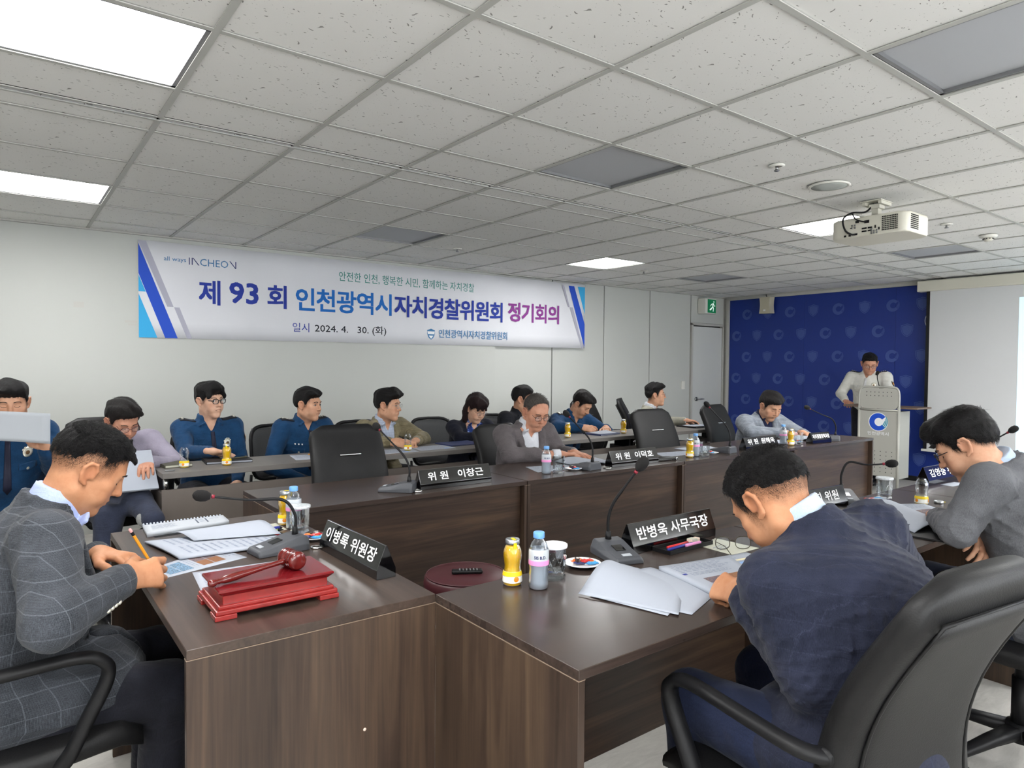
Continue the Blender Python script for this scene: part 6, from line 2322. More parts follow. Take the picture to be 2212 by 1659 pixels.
        for q in 'RL':
            s_, e, w_, hd, hb, pose = A[q]
            dv = nrm(w_ - e)
            tubes(S, 'shirt_cuff', MATS[shirt], t, org, [w_ - dv * .055, w_ - dv * .030, w_ - dv * .006], [.034, .0335, .0325], n=18)
        v, q_ = I.mesh(.0060 if lod == 2 else .0085, None, 1)
        np_obj('shirt', v, q_, MATS[shirt], t, org)
    # ---------------- trousers, shoes
    L = SDF()
    L.ell(P - up * .03, (.175 * bw, .13 * bw, .11), rotz(ph - PI / 2), k=.04)
    SHO = SDF()
    for q in 'RL':
        sg = 1 if q == 'R' else -1
        hip = P + Rv * sg * .095 - np.array([0, 0, .02])
        if legs and q in legs:
            kn, an = V3(legs[q][0]), V3(legs[q][1])
        elif standing:
            kn = P + Rv * sg * .10 + Fv * .03 - np.array([0, 0, .42])
            an = P + Rv * sg * .11 + Fv * .0
            an[2] = .085
        else:
            kn = P + Rv * sg * .15 + Fv * .42 + np.array([0, 0, .0])
            kn[2] = .53
            an = kn + Fv * .02
            an[2] = .09
        L.cone(hip, kn, .098 * bw, .072, k=.05)
        L.cone(kn, an + np.array([0, 0, .02]), .070, .056, k=.03)
        toe = Fv if not (legs and q in legs and len(legs[q]) > 2) else nrm(legs[q][2])
        fl = max(0, .0)
        SHO.cone(an - toe * .045 + np.array([0, 0, -.045]), an + toe * .07 + np.array([0, 0, -.050]), .037, .036, k=.02)
        SHO.cone(an + toe * .07 + np.array([0, 0, -.050]), an + toe * .155 + np.array([0, 0, -.056]), .037, .026, k=.02)
        SHO.cone(an, an - np.array([0, 0, .04]), .038, .036, k=.02)
    v, q_ = L.mesh(.015 if lod != 2 else .010, wrinkles(seed * 3 + 2, .006, 30), 1)
    np_obj('trousers', v, q_, MATS[trousers], t, org)
    v, q_ = SHO.mesh(.013, None, 1)
    np_obj('shoes', v, q_, MATS['shoe_black'], t, org)
    # ---------------- worn things
    if glasses:
        g = bpy.data.objects.new('eyeglasses_worn', None)
        COL.objects.link(g)
        g.parent = t
        bp = onface(0, .010, .008)
        m = Matrix([list(Rh[0]) + [0], list(Rh[1]) + [0], list(Rh[2]) + [0], [0, 0, 0, 1]])
        m.translation = Vector(bp - org + HS._d((0, 0, -.008)) * hs)
        g.matrix_local = m
        gd = dict(mat='frame_black', r=.0016, rx=.023, rz_=.018, sq=2.6, gap=.009)
        gd.update(glasses)
        spectacles(g, MATS[gd.pop('mat')], hs * wide, **gd)
    info = dict(t=t, org=org, Rn=Rn, N=N, T=T, C=T_all, Rs=Rs, Fc=Fc, up=upc, A=A, sh=sh, P=P, mid=mid, HS=HS, Rh=Rh, Hc=Hc, onface=onface, bw=bw)
    if tie:
        chest_patch(info, 'tie', MATS[tie], [(-.010, -.050), (.010, -.050), (.019, -.30), (.014, -.34), (-.014, -.34), (-.019, -.30)], .005)
    return info

def chest_patch(I, name, mat, poly, off=.004, th=.003, n=6, d=None, fr=.0):
    """thin patch on the chest: polygon in torso coordinates (x to the wearer's right, z up from the collar)"""
    Rn, N = I['Rn'], I['N']
    fld = I['C'] if d is None else I['T']
    b = MB()
    pts = []
    P_ = [Vector((x, z, 0)) for x, z in poly]
    # subdivide the outline's bounding strip: build as fan of rings from the centroid
    cx = sum(p[0] for p in poly) / len(poly)
    cz = sum(p[1] for p in poly) / len(poly)
    dense = []
    for i in range(len(poly)):
        a, c = poly[i], poly[(i + 1) % len(poly)]
        m_ = max(1, int(math.hypot(c[0] - a[0], c[1] - a[1]) / .02))
        for k in range(m_):
            dense.append((a[0] + (c[0] - a[0]) * k / m_, a[1] + (c[1] - a[1]) * k / m_))
    rings = []
    for f_ in (1.0, .66, .33):
        rings.append([(cx + (x - cx) * f_, cz + (z - cz) * f_) for x, z in dense])
    flat = [p for r in rings for p in r] + [(cx, cz)]
    start = np.array([Rn @ np.array([x, .36, z]) + N for x, z in flat])
    hit = fld.march(start, -I['Fc'], 0, 22, .6)
    hit = hit + I['Fc'] * off - I['org']
    m_ = len(dense)
    fs = []
    for r in range(2):
        for i in range(m_):
            j = (i + 1) % m_
            fs.append((r * m_ + i, r * m_ + j, (r + 1) * m_ + j, (r + 1) * m_ + i))
    for i in range(m_):
        fs.append((2 * m_ + i, 2 * m_ + (i + 1) % m_, 3 * m_))
    b.faces([tuple(p) for p in hit], fs, True)
    o = b.build(name, mat, I['t'])
    md = o.modifiers.new('thick', 'SOLIDIFY')
    md.thickness = th
    md.offset = 0
    return o

def hair_strands(t, HR, Rh, Hc, hs, wide, hr, mat, org, interp, ys, zs):
    rs = np.random.RandomState(hr['seed'])
    n = hr['strands']
    d = rs.normal(size=(n * 2, 3))
    d /= np.linalg.norm(d, axis=1)[:, None]
    pl = d * np.array([.077 * wide, .097, .083]) * hs + np.array([0, -.012, .032]) * hs
    zc = interp(pl[:, 1], ys, zs)
    fade = hr.get('fade', .03) * hs
    m = (pl[:, 2] > zc - fade * rs.rand(len(pl))) & ~((pl[:, 1] > .055 * hs) & (pl[:, 2] < zc))
    if 'bald' in hr:
        bc, br = hr['bald']
        m &= np.linalg.norm(pl - np.array(bc) * hs, axis=1) > br * hs * (.7 + .6 * rs.rand(len(pl)))
    pl = pl[m][:n]
    nl = (pl - np.array([0, -.012, .032]) * hs) / (np.array([.077 * wide, .097, .083]) * hs) ** 2
    nl /= np.linalg.norm(nl, axis=1)[:, None]
    low = pl[:, 2] < interp(pl[:, 1], ys, zs) + .012 * hs
    topm = pl[:, 2] > .075 * hs
    base = pl + nl * (np.where(low, .0005, np.where(topm, hr['top'] * .75, hr['side'] * .8)))[:, None]
    comb = np.where(topm[:, None], np.array(hr.get('comb', (.15, .9, -.1))), np.array([0, -.25, -1.0]))
    comb = comb + rs.normal(size=comb.shape) * .35
    comb = comb - nl * (comb * nl).sum(1)[:, None]
    comb /= np.linalg.norm(comb, axis=1)[:, None] + 1e-9
    ln = np.where(low, .006, np.where(topm, hr['slen'], hr['slen'] * .55)) * (.7 + .6 * rs.rand(len(pl)))
    lift = np.where(low, .0015, np.where(topm, .008, .003))[:, None]
    mid = base + comb * (ln * .5)[:, None] + nl * lift
    tip = base + comb * ln[:, None] + nl * lift * .6
    sd = np.cross(comb, nl)
    r = np.where(low, .00022, .0007)[:, None]
    vs, fs = [], []
    V_ = np.concatenate([base + sd * r, base - sd * r, mid + sd * r * .8, mid - sd * r * .8, mid + nl * r, tip])
    k = len(pl)
    i = np.arange(k)
    F_ = np.concatenate([np.stack([i, i + k, i + 3 * k, i + 2 * k], 1), np.stack([i + 2 * k, i + 3 * k, i + 5 * k, i + 5 * k], 1)])
    W = V_ @ Rh.T + Hc - org
    me = bpy.data.meshes.new('hair_strands')
    tri = [tuple(q) for q in F_[:k]] + [tuple(q[:3]) for q in F_[k:]]
    me.from_pydata(W.tolist(), [], tri)
    me.materials.append(mat)
    o = mesh_obj('hair_strands', me, t)
    o['kind'] = 'stuff'
    return o

def disc_patch(I, name, mat, x, z, r, off=.006, n=16, sx=1.0):
    return chest_patch(I, name, mat, [(x + r * sx * math.cos(a), z + r * math.sin(a)) for a in np.linspace(0, 2 * PI, n + 1)[:-1]], off, .004)

def police_kit(I, stars='dot', tie_m='tie_dark', cloth='police_blue', lapel=True):
    if tie_m:
        chest_patch(I, 'tie', MATS[tie_m], [(-.012, -.040), (.012, -.040), (.020, -.30), (.0, -.335), (-.020, -.30)], .006)
    for sg in (-1, 1):
        chest_patch(I, 'pocket_flap', MATS[cloth], [(sg * .050, -.165), (sg * .135, -.165), (sg * .135, -.195), (sg * .0925, -.207), (sg * .050, -.195)], .006, .004)
        disc_patch(I, 'button', MATS['badge_silver'], sg * .0925, -.192, .0065, .010, 10)
    disc_patch(I, 'badge', MATS['badge_silver'], -.092, -.115, .024, .008, 14)
    disc_patch(I, 'badge_star', M('badge_bronze', '#6f5538', .4, .5), -.092, -.117, .010, .0105, 10)
    for k in range(5):
        a_ = math.radians(150 - 30 * k)
        disc_patch(I, 'badge_ray', MATS['badge_silver'], -.092 + .024 * math.cos(a_), -.115 + .024 * math.sin(a_), .0055, .007, 6)
    for k in range(3):
        chest_patch(I, 'name_lettering', MATS['white_letter'], [(.070 + .022 * k, -.135), (.078 + .022 * k, -.135), (.078 + .022 * k, -.126), (.070 + .022 * k, -.126)], .0065, .002)
    # shoulder boards
    for q, sg in (('R', 1), ('L', -1)):
        s_ = I['sh'][q]
        N = I['N']
        a = N + I['Rs'] * sg * .085 + I['up'] * .06
        b_ = s_ + I['Rs'] * sg * .012 + I['up'] * .12
        pts, wid = [], .021
        st = []
        for k in range(7):
            c = a + (b_ - a) * k / 6
            for w_ in (-wid, wid):
                st.append(c + I['Fc'] * w_)
        hit = I['C'].march(np.array(st), -I['up'], 0, 20, .4) + I['up'] * .006 - I['org']
        fs = [(2 * k, 2 * k + 1, 2 * k + 3, 2 * k + 2) for k in range(6)]
        o = MB().faces([tuple(p) for p in hit], fs, True).build('shoulder_board', MATS['epaulette'], I['t'])
        md = o.modifiers.new('thick', 'SOLIDIFY')
        md.thickness = .005
        cs = hit.reshape(7, 2, 3).mean(1)
        for k in ((3, 4, 5) if stars == 'dot' else (5,)):
            p = cs[k] + I['up'] * .005
            if stars == 'dot':
                MB().lathe([(0, -.002), (.007, -.001), (.005, .003), (0, .004)], tuple(p), 8).build('rank_star', MATS['badge_silver'], o)
            else:
                MB().box(tuple(p), (.03, .012, .004), Matrix([list(x) for x in np.stack([I['Fc'], I['Rs'], I['up']], 1)])).build('rank_bar', MATS['badge_silver'], o)
    # sleeve patch on the left upper arm
    s_, e = I['A']['L'][0], I['A']['L'][1]
    c = s_ + (e - s_) * .30
    out = nrm(-I['Rs'] + I['Fc'] * .55)
    ax = nrm(e - s_)
    sd = np.cross(out, ax)
    poly = [(-.026, .03), (.026, .03), (.028, -.005), (.016, -.032), (0, -.042), (-.016, -.032), (-.028, -.005)]
    for nm, m_, sc_, of in (('sleeve_patch', 'epaulette', 1.0, .004), ('sleeve_eagle', 'gold', .55, .007)):
        st = np.array([c + out * .15 - ax * y * sc_ + sd * x * sc_ for x, y in poly] + [c + out * .15])
        hit = I['C'].march(st, -out, 0, 18, .3) + out * of - I['org']
        MB().faces([tuple(p) for p in hit], [(i, (i + 1) % 7, 7) for i in range(7)], True).build(nm, MATS[m_], I['t'])
# ------------------------------------------------------------------ the people
def wv(*p):
    return np.array(p, float)

# man in grey check at the head desk, writing
def top_tufts(HR, s):
    rs = np.random.RandomState(3)
    for _ in range(26):
        x, y = rs.uniform(-.055, .055), rs.uniform(-.06, .075)
        z = .032 + .083 * math.sqrt(max(0, 1 - (x / .077) ** 2 - ((y + .012) / .097) ** 2)) + .003
        HR.cone((x * s, y * s, z * s), ((x + rs.uniform(-.01, .01)) * s, (y + rs.uniform(.008, .022)) * s, (z + rs.uniform(.004, .012)) * s), .007 * s, .003 * s, k=.006)
    for _ in range(8):
        x = rs.uniform(-.045, .045)
        HR.cone((x * s, .066 * s, .083 * s), ((x + rs.uniform(-.006, .006)) * s, .092 * s, (.074 + rs.uniform(-.008, .006)) * s), .010 * s, .004 * s, k=.006)
I = person('man in a grey windowpane-check jacket writing with a pencil at the head desk', (-.05, 2.15), 0, (-.07, 2.16, .565), (.105, 2.15, 1.000), (.188, 2.145, 1.108), (0, 33, 3),
    arms={'R': (wv(.248, 1.935, .852), (0, 0, -1), (.86, .45, -.12), (.25, -.80, .50), 'pen', wv(.085, 1.775, .822)),
          'L': (wv(.225, 2.275, .838), (-.8, -.2, -.6), (.65, -.72, -.08), (.1, .1, 1), 'relax')},
    legs={'R': ((.36, 2.02, .50), (.33, 2.02, .09)), 'L': ((.38, 2.30, .50), (.36, 2.30, .09))},
    hs=.955, full=1.06, wide=1.02, build=1.06, skin='skin_tan', top='check_grey', shirt='shirt_blue', lod=2, seed=3, belly=.02, sw=.185, vdeep=.33,
    hair=dict(ys=[-.13, -.085, -.05, -.032, -.012, .012, .020, .034, .044, .058, .080, .12], zs=[-.006, -.002, .008, .034, .044, .042, .026, .030, .044, .056, .066, .070], top=.009, side=.004, back=.006, front=.010, spike=.6, strands=5200, slen=.026, fade=.05, taper=.045, comb=(.1, .9, .25), extra=top_tufts), wr_amp=.009, hand_s=1.05, collar_up=.006, skirt=.28)
for k, zz in enumerate((-.36, -.47)):
    chest_patch(I, 'jacket_button', MATS['badge_silver'], [(.03 + .011 * math.cos(a), zz + .011 * math.sin(a)) for a in np.linspace(0, 2 * PI, 13)[:-1]], .006, .004)
e, w_ = I['A']['R'][1], I['A']['R'][2]
for k in range(4):
    c = w_ - nrm(w_ - e) * (.036 + .012 * k) + wv(0, -.1, -.06)
    h_ = I['C'].march([c], wv(.0, .8, .5), 0, 30, .2)[0] - I['org']
    MB().lathe([(0, -.003), (.006, -.002), (.006, .002), (0, .003)], tuple(h_), 10, (1.0, 0, 0)).build('cuff_button', MATS['badge_silver'], I['t'])
# the pencil he holds
tp, bt_ = wv(.262, 1.975, .965), wv(.345, 2.035, .8015)
d_ = nrm(bt_ - tp)
pc = thing('pencil', 'yellow pencil with a pink eraser in the writing man\'s hand', 'pencil', tuple(bt_))
rot = Vector(-d_).to_track_quat('Z', 'Y').to_matrix()
ln = float(np.linalg.norm(bt_ - tp))
MB().lathe([(0, 0), (.0008, .001), (.0038, .022)], (0, 0, 0), 8, rot).build('tip', MATS['eraser'], pc)
MB().lathe([(.0038, .022), (.0038, ln - .022)], (0, 0, 0), 6, rot, smooth=False).build('shaft', MATS['pencil_yellow'], pc)
MB().lathe([(.0041, ln - .022), (.0041, ln - .010)], (0, 0, 0), 10, rot).build('ferrule', MATS['black_plastic'], pc)
MB().lathe([(.0039, ln - .010), (.0039, ln - .002), (.003, ln), (0, ln)], (0, 0, 0), 10, rot).build('eraser_tip', MATS['pencil_pink'], pc)

# man in the navy suit, back to the camera
def thin_crown(HR, s):
    HR.ell((0, -.012 * s, .128 * s), (.036 * s, .045 * s, .022 * s), k=.012, op='s')
I = person('man in a navy suit bent over his papers, seen from behind', (1.50, .75), 83, (1.505, .70, .565), (1.548, .842, 1.000), (1.512, .928, 1.066), (8, 45, 0),
    arms={'L': (wv(1.425, .955, .846), (0, 0, -1), (.28, .95, -.08), (-.72, .1, .68), 'grip', wv(1.355, .735, .735)),
          'R': (wv(1.88, 1.045, .825), (0, 0, -1), (-.6, .75, -.05), (0, 0, 1), 'relax', wv(1.985, .83, .845))},
    legs={'L': ((1.395, 1.07, .545), (1.40, 1.05, .09)), 'R': ((1.70, 1.06, .54), (1.68, 1.05, .09))},
    hs=1.03, full=1.03, wide=1.02, build=1.06, skin='skin_tan', top='navy_suit', shirt='shirt_ice', trousers='trouser_navy', lod=2, seed=9, sw=.188, wr_amp=.009,
    hair=dict(ys=[-.13, -.088, -.05, -.032, -.012, .012, .018, .034, .044, .058, .080, .12], zs=[-.008, -.004, .006, .030, .036, .028, -.006, -.002, .040, .058, .068, .072], top=.012, side=.007, back=.008, front=.010, strands=5200, slen=.03, fade=.055, taper=.04, comb=(.9, .35, -.3), extra=thin_crown, bald=((0, -.02, .115), .030)), hand_s=1.0, collar_up=.022, drop=.06, tilt=12, hunch=.065)

# man in plain grey at the right edge
def messy(HR, s):
    rs = np.random.RandomState(8)
    for _ in range(30):
        x, y = rs.uniform(-.06, .06), rs.uniform(-.05, .085)
        z = .032 + .083 * math.sqrt(max(0, 1 - (x / .079) ** 2 - ((y + .012) / .100) ** 2)) + .014
        HR.cone((x * s, y * s, z * s), ((x + rs.uniform(-.02, .006)) * s, (y + rs.uniform(.01, .03)) * s, (z - rs.uniform(-.004, .012)) * s), .010 * s, .003 * s, k=.008)
I = person('man in a plain grey jacket and glasses hunched over crossed arms', (2.82, .76), 92, (2.88, .72, .565), (2.850, .860, 1.050), (2.760, .940, 1.118), (14, 33, 4),
    arms={'L': (wv(2.80, 1.045, .835), (0, 0, -1), (.9, .3, -.05), (0, 0, 1), 'relax', wv(2.60, .905, .845)),
          'R': (wv(2.84, .935, .815), (0, 0, -1), (-.72, -.45, -.40), (.2, -.6, .7), 'relax', wv(3.10, .95, .85))},
    hs=.98, build=1.0, skin='skin_mid', top='grey_jersey', style='jacket', shirt='shirt_ice', trousers='trouser_slate', lod=2, seed=12, sw=.19, vdeep=.28, wr_amp=.009,
    hair=dict(zs=[-.035, -.030, -.015, .014, .028, .020, -.006, -.004, .030, .046, .050, .052], top=.026, side=.012, back=.014, front=.014, strands=4200, slen=.045, fade=.02, comb=(.3, .9, -.2), extra=messy),
    glasses=dict(mat='frame_black', r=.0017, sq=3.0))

# older man in glasses, far row
I = person('older man with thinning grey hair, glasses and a warm grey jacket, far row', (2.78, 3.55), 268, (2.80, 3.62, .55), (2.775, 3.50, .985), (2.805, 3.435, 1.092), (-8, 26, 0),
    arms={'R': (wv(2.83, 3.215, .832), (.9, .2, -.5), (.85, -.45, -.05), (0, .2, 1), 'relax', wv(2.52, 3.34, .835)),
          'L': (wv(2.955, 3.225, .832), (-.9, .1, -.5), (.10, -.98, -.10), (.1, 0, 1), 'spread', wv(3.03, 3.45, .80))},
    hs=.96, full=1.04, wide=1.02, build=.97, skin='skin_ruddy', top='warm_grey', shirt='shirt_white', lod=1, seed=21, sw=.178, vdeep=.36,
    hair=dict(zs=[-.040, -.035, -.02, .016, .032, .026, .012, .030, .064, .098, .112, .118], top=.006, side=.007, back=.008, front=.0, temple=.3, strands=500, slen=.03, fade=.014), hair_m='hair_grey', brow_m='hair_grey', glasses=dict(mat='frame_black', r=.0013, sq=2.3))

# man in light grey plaid, far row end
I = person('man in a light grey plaid jacket writing beside the lectern', (5.42, 3.48), 258, (5.46, 3.55, .55), (5.44, 3.46, .945), (5.432, 3.375, 1.052), (-4, 30, 0),
    arms={'R': (wv(5.32, 3.19, .835), (.9, .2, -.5), (.62, -.75, -.15), (-.7, -.1, .65), 'pen', wv(5.12, 3.36, .835)),
          'L': (wv(5.52, 3.12, .832), (-.9, .1, -.5), (-.35, -.9, -.10), (0, 0, 1), 'relax')},
    hs=1.0, full=1.12, wide=1.06, build=1.06, skin='skin_mid', top='plaid_light', shirt='shirt_navy', lod=1, seed=25, sw=.195, belly=.02,
    hair=dict(top=.022, side=.010, front=.012, strands=900, zs=[-.045, -.040, -.028, .014, .030, .022, -.010, -.008, .034, .054, .060, .062], slen=.03), hair_m='hair_soft')
for k in range(3):
    disc_patch(I, 'shirt_button', MATS['badge_silver'], 0, -.10 - .06 * k, .0045, .0)

# officer in a white shirt at the lectern
I = person('officer in a white uniform shirt and dark tie standing at the lectern', (8.32, 3.86), 188, (8.34, 3.88, .90), (8.30, 3.87, 1.330), (8.245, 3.835, 1.448), (24, 26, 0),
    arms={'R': (wv(8.08, 4.03, 1.0), (.9, .1, -.6), (-.75, -.6, -.1), (0, 0, 1), 'relax', wv(8.22, 4.16, 1.08)), 'L': (wv(8.06, 3.66, 1.0), (-.9, .1, -.6), (-.75, .5, -.1), (0, 0, 1), 'relax', wv(8.20, 3.57, 1.08))},
    hs=1.0, build=1.0, skin='skin_ruddy', top='police_white', style='shirt', trousers='trouser_dark', standing=True, lod=1, seed=31, sw=.19, hair=dict(top=.016, side=.006, zs=[-.03, -.025, -.01, .02, .034, .028, .004, .006, .04, .060, .070, .074]), glasses=dict(mat='frame_wine', r=.0013))
police_kit(I, 'dot', 'tie_zebra', 'police_white')

# wall row
I = person('officer at the far left holding up a white sheet', (.02, 4.82), 270, (.02, 4.90, .55), (.03, 4.80, 1.030), (.043, 4.735, 1.165), (0, 14, 0),
    arms={'L': (wv(.195, 4.50, .915), (-.8, .2, -.8), (-.35, -.35, .87), (.55, .75, .3), 'sheet', wv(.25, 4.70, .78)), 'R': (wv(-.17, 4.48, .90), (.8, .2, -.8), (.3, -.4, .87), (-.5, .8, .3), 'sheet')},
    hs=.98, full=1.08, wide=1.04, build=1.05, skin='skin_mid', top='police_blue', style='shirt', lod=1, seed=41, sw=.175, belly=.045, hair=dict(top=.022, front=.012, zs=[-.045, -.040, -.028, .012, .030, .022, -.012, -.010, .026, .044, .050, .052]))
police_kit(I)
sh_ = thing('held_sheet', 'white sheet held up before the far-left officer\'s chin', 'paper', (.03, 4.37, 1.045), 0)
vs, fs = [], []
for j in range(9):
    for i in range(11):
        u_, v_ = i / 10, j / 8
        x = -.22 + .40 * u_
        z_ = -.075 + .15 * v_ - .05 * u_ * (1 - .3 * v_)
        vs.append((x, .035 * math.sin(PI * u_) - .03 * v_, z_ + .035))
for j in range(8):
    for i in range(10):
        a = j * 11 + i
        fs.append((a, a + 1, a + 12, a + 11))
o = MB().faces(vs, fs, True).build('page', MATS['paper_grey'], sh_)
o.modifiers.new('thick', 'SOLIDIFY').thickness = .0008

I = person('man in a lilac shirt and glasses reading a booklet on his lap', (.56, 4.72), 276, (.57, 4.80, .54), (.560, 4.64, .955), (.565, 4.50, 1.055), (14, 30, 4),
    arms={'L': (wv(.66, 4.30, .83), (-.9, .2, -.6), (-.2, -.95, -.1), (0, .2, 1), 'relax'), 'R': (wv(.46, 4.30, .80), (.9, .2, -.6), (.2, -.95, -.1), (0, .2, 1), 'relax')},
    legs={'L': ((.60, 4.22, .63), (.64, 3.98, .54), (.8, -.5, .1)), 'R': ((.46, 4.22, .55), (.42, 4.15, .09))},
    hs=.98, build=.98, skin='skin_ruddy', top='shirt_lilac', style='shirt', trousers='trouser_slate', lod=1, seed=45, sw=.178, hair=dict(top=.024, side=.012, front=.014, strands=800), hair_m='hair_soft', glasses=dict(mat='frame_wine', r=.0013, sq=2.4))
SK = SDF().cone((.60, 4.02, .565), (.665, 3.965, .49), .038, .036).cone((.665, 3.965, .49), (.70, 3.94, .48), .036, .030)
v, q_ = SK.mesh(.008)
np_obj('sock', v, q_, MATS['sock_grey'], I['t'], I['org'])
bk_ = thing('booklet', 'thick white booklet held over the lilac-shirted man\'s lap', 'booklet', (.565, 4.20, .80), .05)
bk_.rotation_euler = (math.radians(48), 0, .06)
MB().box((0, 0, 0), (.24, .26, .012), bev=.002).build('cover', MATS['paper'], bk_)
MB().box((0, 0, -.009), (.236, .254, .006)).build('pages', MATS['paper_grey'], bk_)

def curtain(HR, s):
    pass
I = person('young officer in black-rimmed glasses touching a juice bottle', (1.11, 4.86), 276, (1.12, 4.93, .55), (1.108, 4.83, 1.005), (1.112, 4.80, 1.145), (18, 2, 2),
    arms={'R': (wv(1.035, 4.42, .850), (.9, .2, -.6), (.93, -.25, -.12), (0, .2, 1), 'relax', wv(.935, 4.66, .82)), 'L': (wv(1.22, 4.55, .62), (-.9, .2, -.4), (-.4, -.8, -.4), (0, -.2, 1), 'relax', wv(1.30, 4.80, .75))},
    hs=.94, wide=.97, full=.96, build=.92, skin='skin_fair', top='police_blue', style='shirt', lod=1, seed=51, sw=.170, eyes='open',
    hair=dict(top=.026, side=.012, front=.016, back=.012, zs=[-.055, -.052, -.045, .010, .026, .018, -.004, .004, .024, .034, .046, .056], bangs=[(-.03, .062, .088, -.062, .036, .022, .012), (-.045, .052, .07, -.066, .022, .020, .010), (.03, .062, .088, .060, .040, .022, .012), (.048, .052, .07, .066, .026, .018, .010), (.0, .06, .095, .03, .07, .02, .014), (-.01, .06, .095, -.035, .066, .02, .014)]),
    glasses=dict(mat='frame_black', r=.0026, rx=.022, rz_=.0175, sq=2.6))
police_kit(I, 'bar')
I = person('officer with short black hair turning to look to the right', (1.76, 4.84), 282, (1.77, 4.92, .55), (1.755, 4.82, .980), (1.765, 4.755, 1.102), (24, 4, 0),
    arms={}, hs=.95, full=1.02, build=.93, skin='skin_mid', top='police_blue', style='shirt', lod=1, seed=55, sw=.172, eyes='open',
    hair=dict(top=.020, side=.009, front=.012, zs=[-.045, -.040, -.028, .012, .030, .022, -.010, -.008, .034, .052, .058, .060]))
police_kit(I)
I = person('man in a beige tweed jacket and thin glasses looking right', (2.36, 4.80), 284, (2.37, 4.86, .54), (2.355, 4.76, .950), (2.370, 4.700, 1.082), (26, 4, 0),
    arms={'R': (wv(2.245, 4.385, .835), (.9, .2, -.6), (.72, -.68, -.1), (-.65, -.3, .65), 'pen', wv(2.13, 4.58, .82)), 'L': (wv(2.43, 4.37, .835), (-.9, .2, -.6), (-.75, -.6, -.1), (0, .1, 1), 'grip', wv(2.60, 4.56, .82))},
    hs=.97, full=1.04, build=.98, skin='skin_mid', top='tweed', shirt='shirt_stripe', lod=1, seed=61, sw=.182, eyes='open', vdeep=.34,
    hair=dict(top=.026, side=.011, front=.018, zs=[-.050, -.046, -.034, .010, .028, .020, -.012, -.010, .030, .050, .056, .058], strands=700), glasses=dict(mat='frame_steel', r=.0009, sq=2.2))
pp = pen('black pen held by the man in tweed', 2.335, 4.335, DESK + .05, -.5, 'black_plastic', .13, tilt=.5)

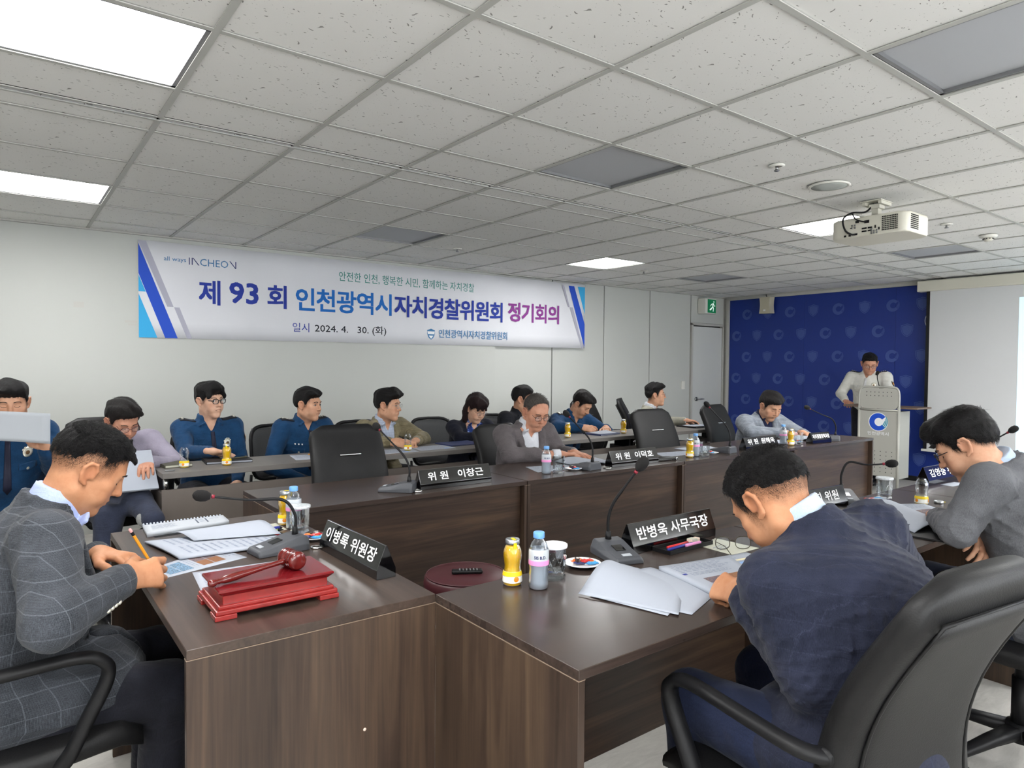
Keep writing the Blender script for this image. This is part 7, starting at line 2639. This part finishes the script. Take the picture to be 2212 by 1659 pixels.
def long_hair(HR, s):
    HR.frame(HR.R, HR.T)
    for q in (-1, 1):
        HR.chain([(q * .070 * s, -.035 * s, .03 * s), (q * .082 * s, -.030 * s, -.05 * s), (q * .078 * s, -.015 * s, -.12 * s), (q * .070 * s, .0, -.165 * s)], [.03 * s, .028 * s, .024 * s, .012 * s], k=.02)
    HR.chain([(0, -.085 * s, .0), (0, -.095 * s, -.07 * s), (0, -.08 * s, -.14 * s)], [.05 * s, .052 * s, .03 * s], k=.03)
    for q in (-1, 1):
        HR.cone((q * .02 * s, .070 * s, .082 * s), (q * .045 * s, .086 * s, .030 * s), .020 * s, .012 * s, k=.014)
    HR.cone((0, .078 * s, .085 * s), (.0, .094 * s, .034 * s), .020 * s, .012 * s, k=.014)
I = person('woman in a navy jacket and floral blouse writing with bowed head', (3.12, 4.70), 268, (3.13, 4.80, .53), (3.12, 4.68, .925), (3.118, 4.595, 1.040), (2, 28, 0),
    arms={'R': (wv(3.05, 4.36, .832), (.9, .2, -.6), (.75, -.6, -.1), (-.6, -.4, .65), 'pen', wv(2.93, 4.55, .81)), 'L': (wv(3.26, 4.38, .832), (-.9, .2, -.6), (-.6, -.7, -.1), (0, .1, 1), 'relax', wv(3.34, 4.58, .81))},
    hs=.92, wide=.97, full=.93, build=.86, skin='skin_fair', top='navy_dark', shirt='blouse_floral', lod=1, seed=65, sw=.158, hair_m='hair_brown', vdeep=.36, neck_r=.047,
    hair=dict(top=.022, side=.014, front=.014, back=.018, zs=[-.08, -.075, -.06, -.02, .010, .010, -.004, .004, .022, .036, .036, .036], extra=long_hair, strands=900, slen=.05), glasses=dict(mat='frame_wine', r=.0011, sq=2.2))
I = person('man in black half hidden behind the older man', (3.76, 4.88), 282, (3.77, 4.93, .54), (3.755, 4.85, .965), (3.765, 4.80, 1.090), (25, 10, 0),
    arms={}, hs=.96, build=.95, skin='skin_mid', top='black_cloth', style='shirt', lod=3, seed=71, sw=.178, hair=dict(top=.02, side=.009))
I = person('officer with bowed head writing at the grey table', (4.28, 4.72), 272, (4.27, 4.82, .54), (4.265, 4.69, .930), (4.305, 4.600, 1.040), (14, 38, 0),
    arms={'R': (wv(4.12, 4.40, .845), (.9, .2, -.6), (.70, -.68, -.12), (-.65, -.3, .65), 'pen', wv(4.0, 4.60, .84)), 'L': (wv(4.44, 4.42, .83), (-.9, .2, -.6), (-.6, -.7, -.1), (0, .1, 1), 'relax')},
    hs=.97, build=.98, skin='skin_mid', top='police_blue', style='shirt', lod=1, seed=75, sw=.182, hair=dict(top=.022, side=.010, front=.012, strands=700), hair_m='hair_soft')
police_kit(I, 'bar')
I = person('man in a beige jacket and glasses leaning back in profile', (5.53, 4.86), 302, (5.56, 4.85, .54), (5.50, 4.83, .955), (5.530, 4.775, 1.092), (8, -2, 0),
    arms={'R': (wv(5.57, 4.40, .845), (.9, .2, -.6), (.88, -.45, -.1), (0, .1, 1), 'relax', wv(5.42, 4.60, .83)), 'L': (wv(5.80, 4.60, .80), (-.9, .2, -.6), (.4, -.9, -.1), (0, 0, 1), 'relax')},
    hs=.95, build=.96, skin='skin_mid', top='beige_wool', shirt='shirt_white', lod=1, seed=81, sw=.178, eyes='open', hair=dict(top=.028, side=.010, front=.014, strands=600), glasses=dict(mat='frame_wine', r=.0012))
pen('yellow pencil in the plaid-jacketed man\'s fingers', 5.375, 3.10, DESK + .02, -.7, 'pencil_yellow', .14, .004, tilt=.45)
print('SCENE DONE', len(bpy.data.objects), 'objects', sum(len(m.loop_triangles) or len(m.polygons) * 2 for m in bpy.data.meshes), 'tris approx')
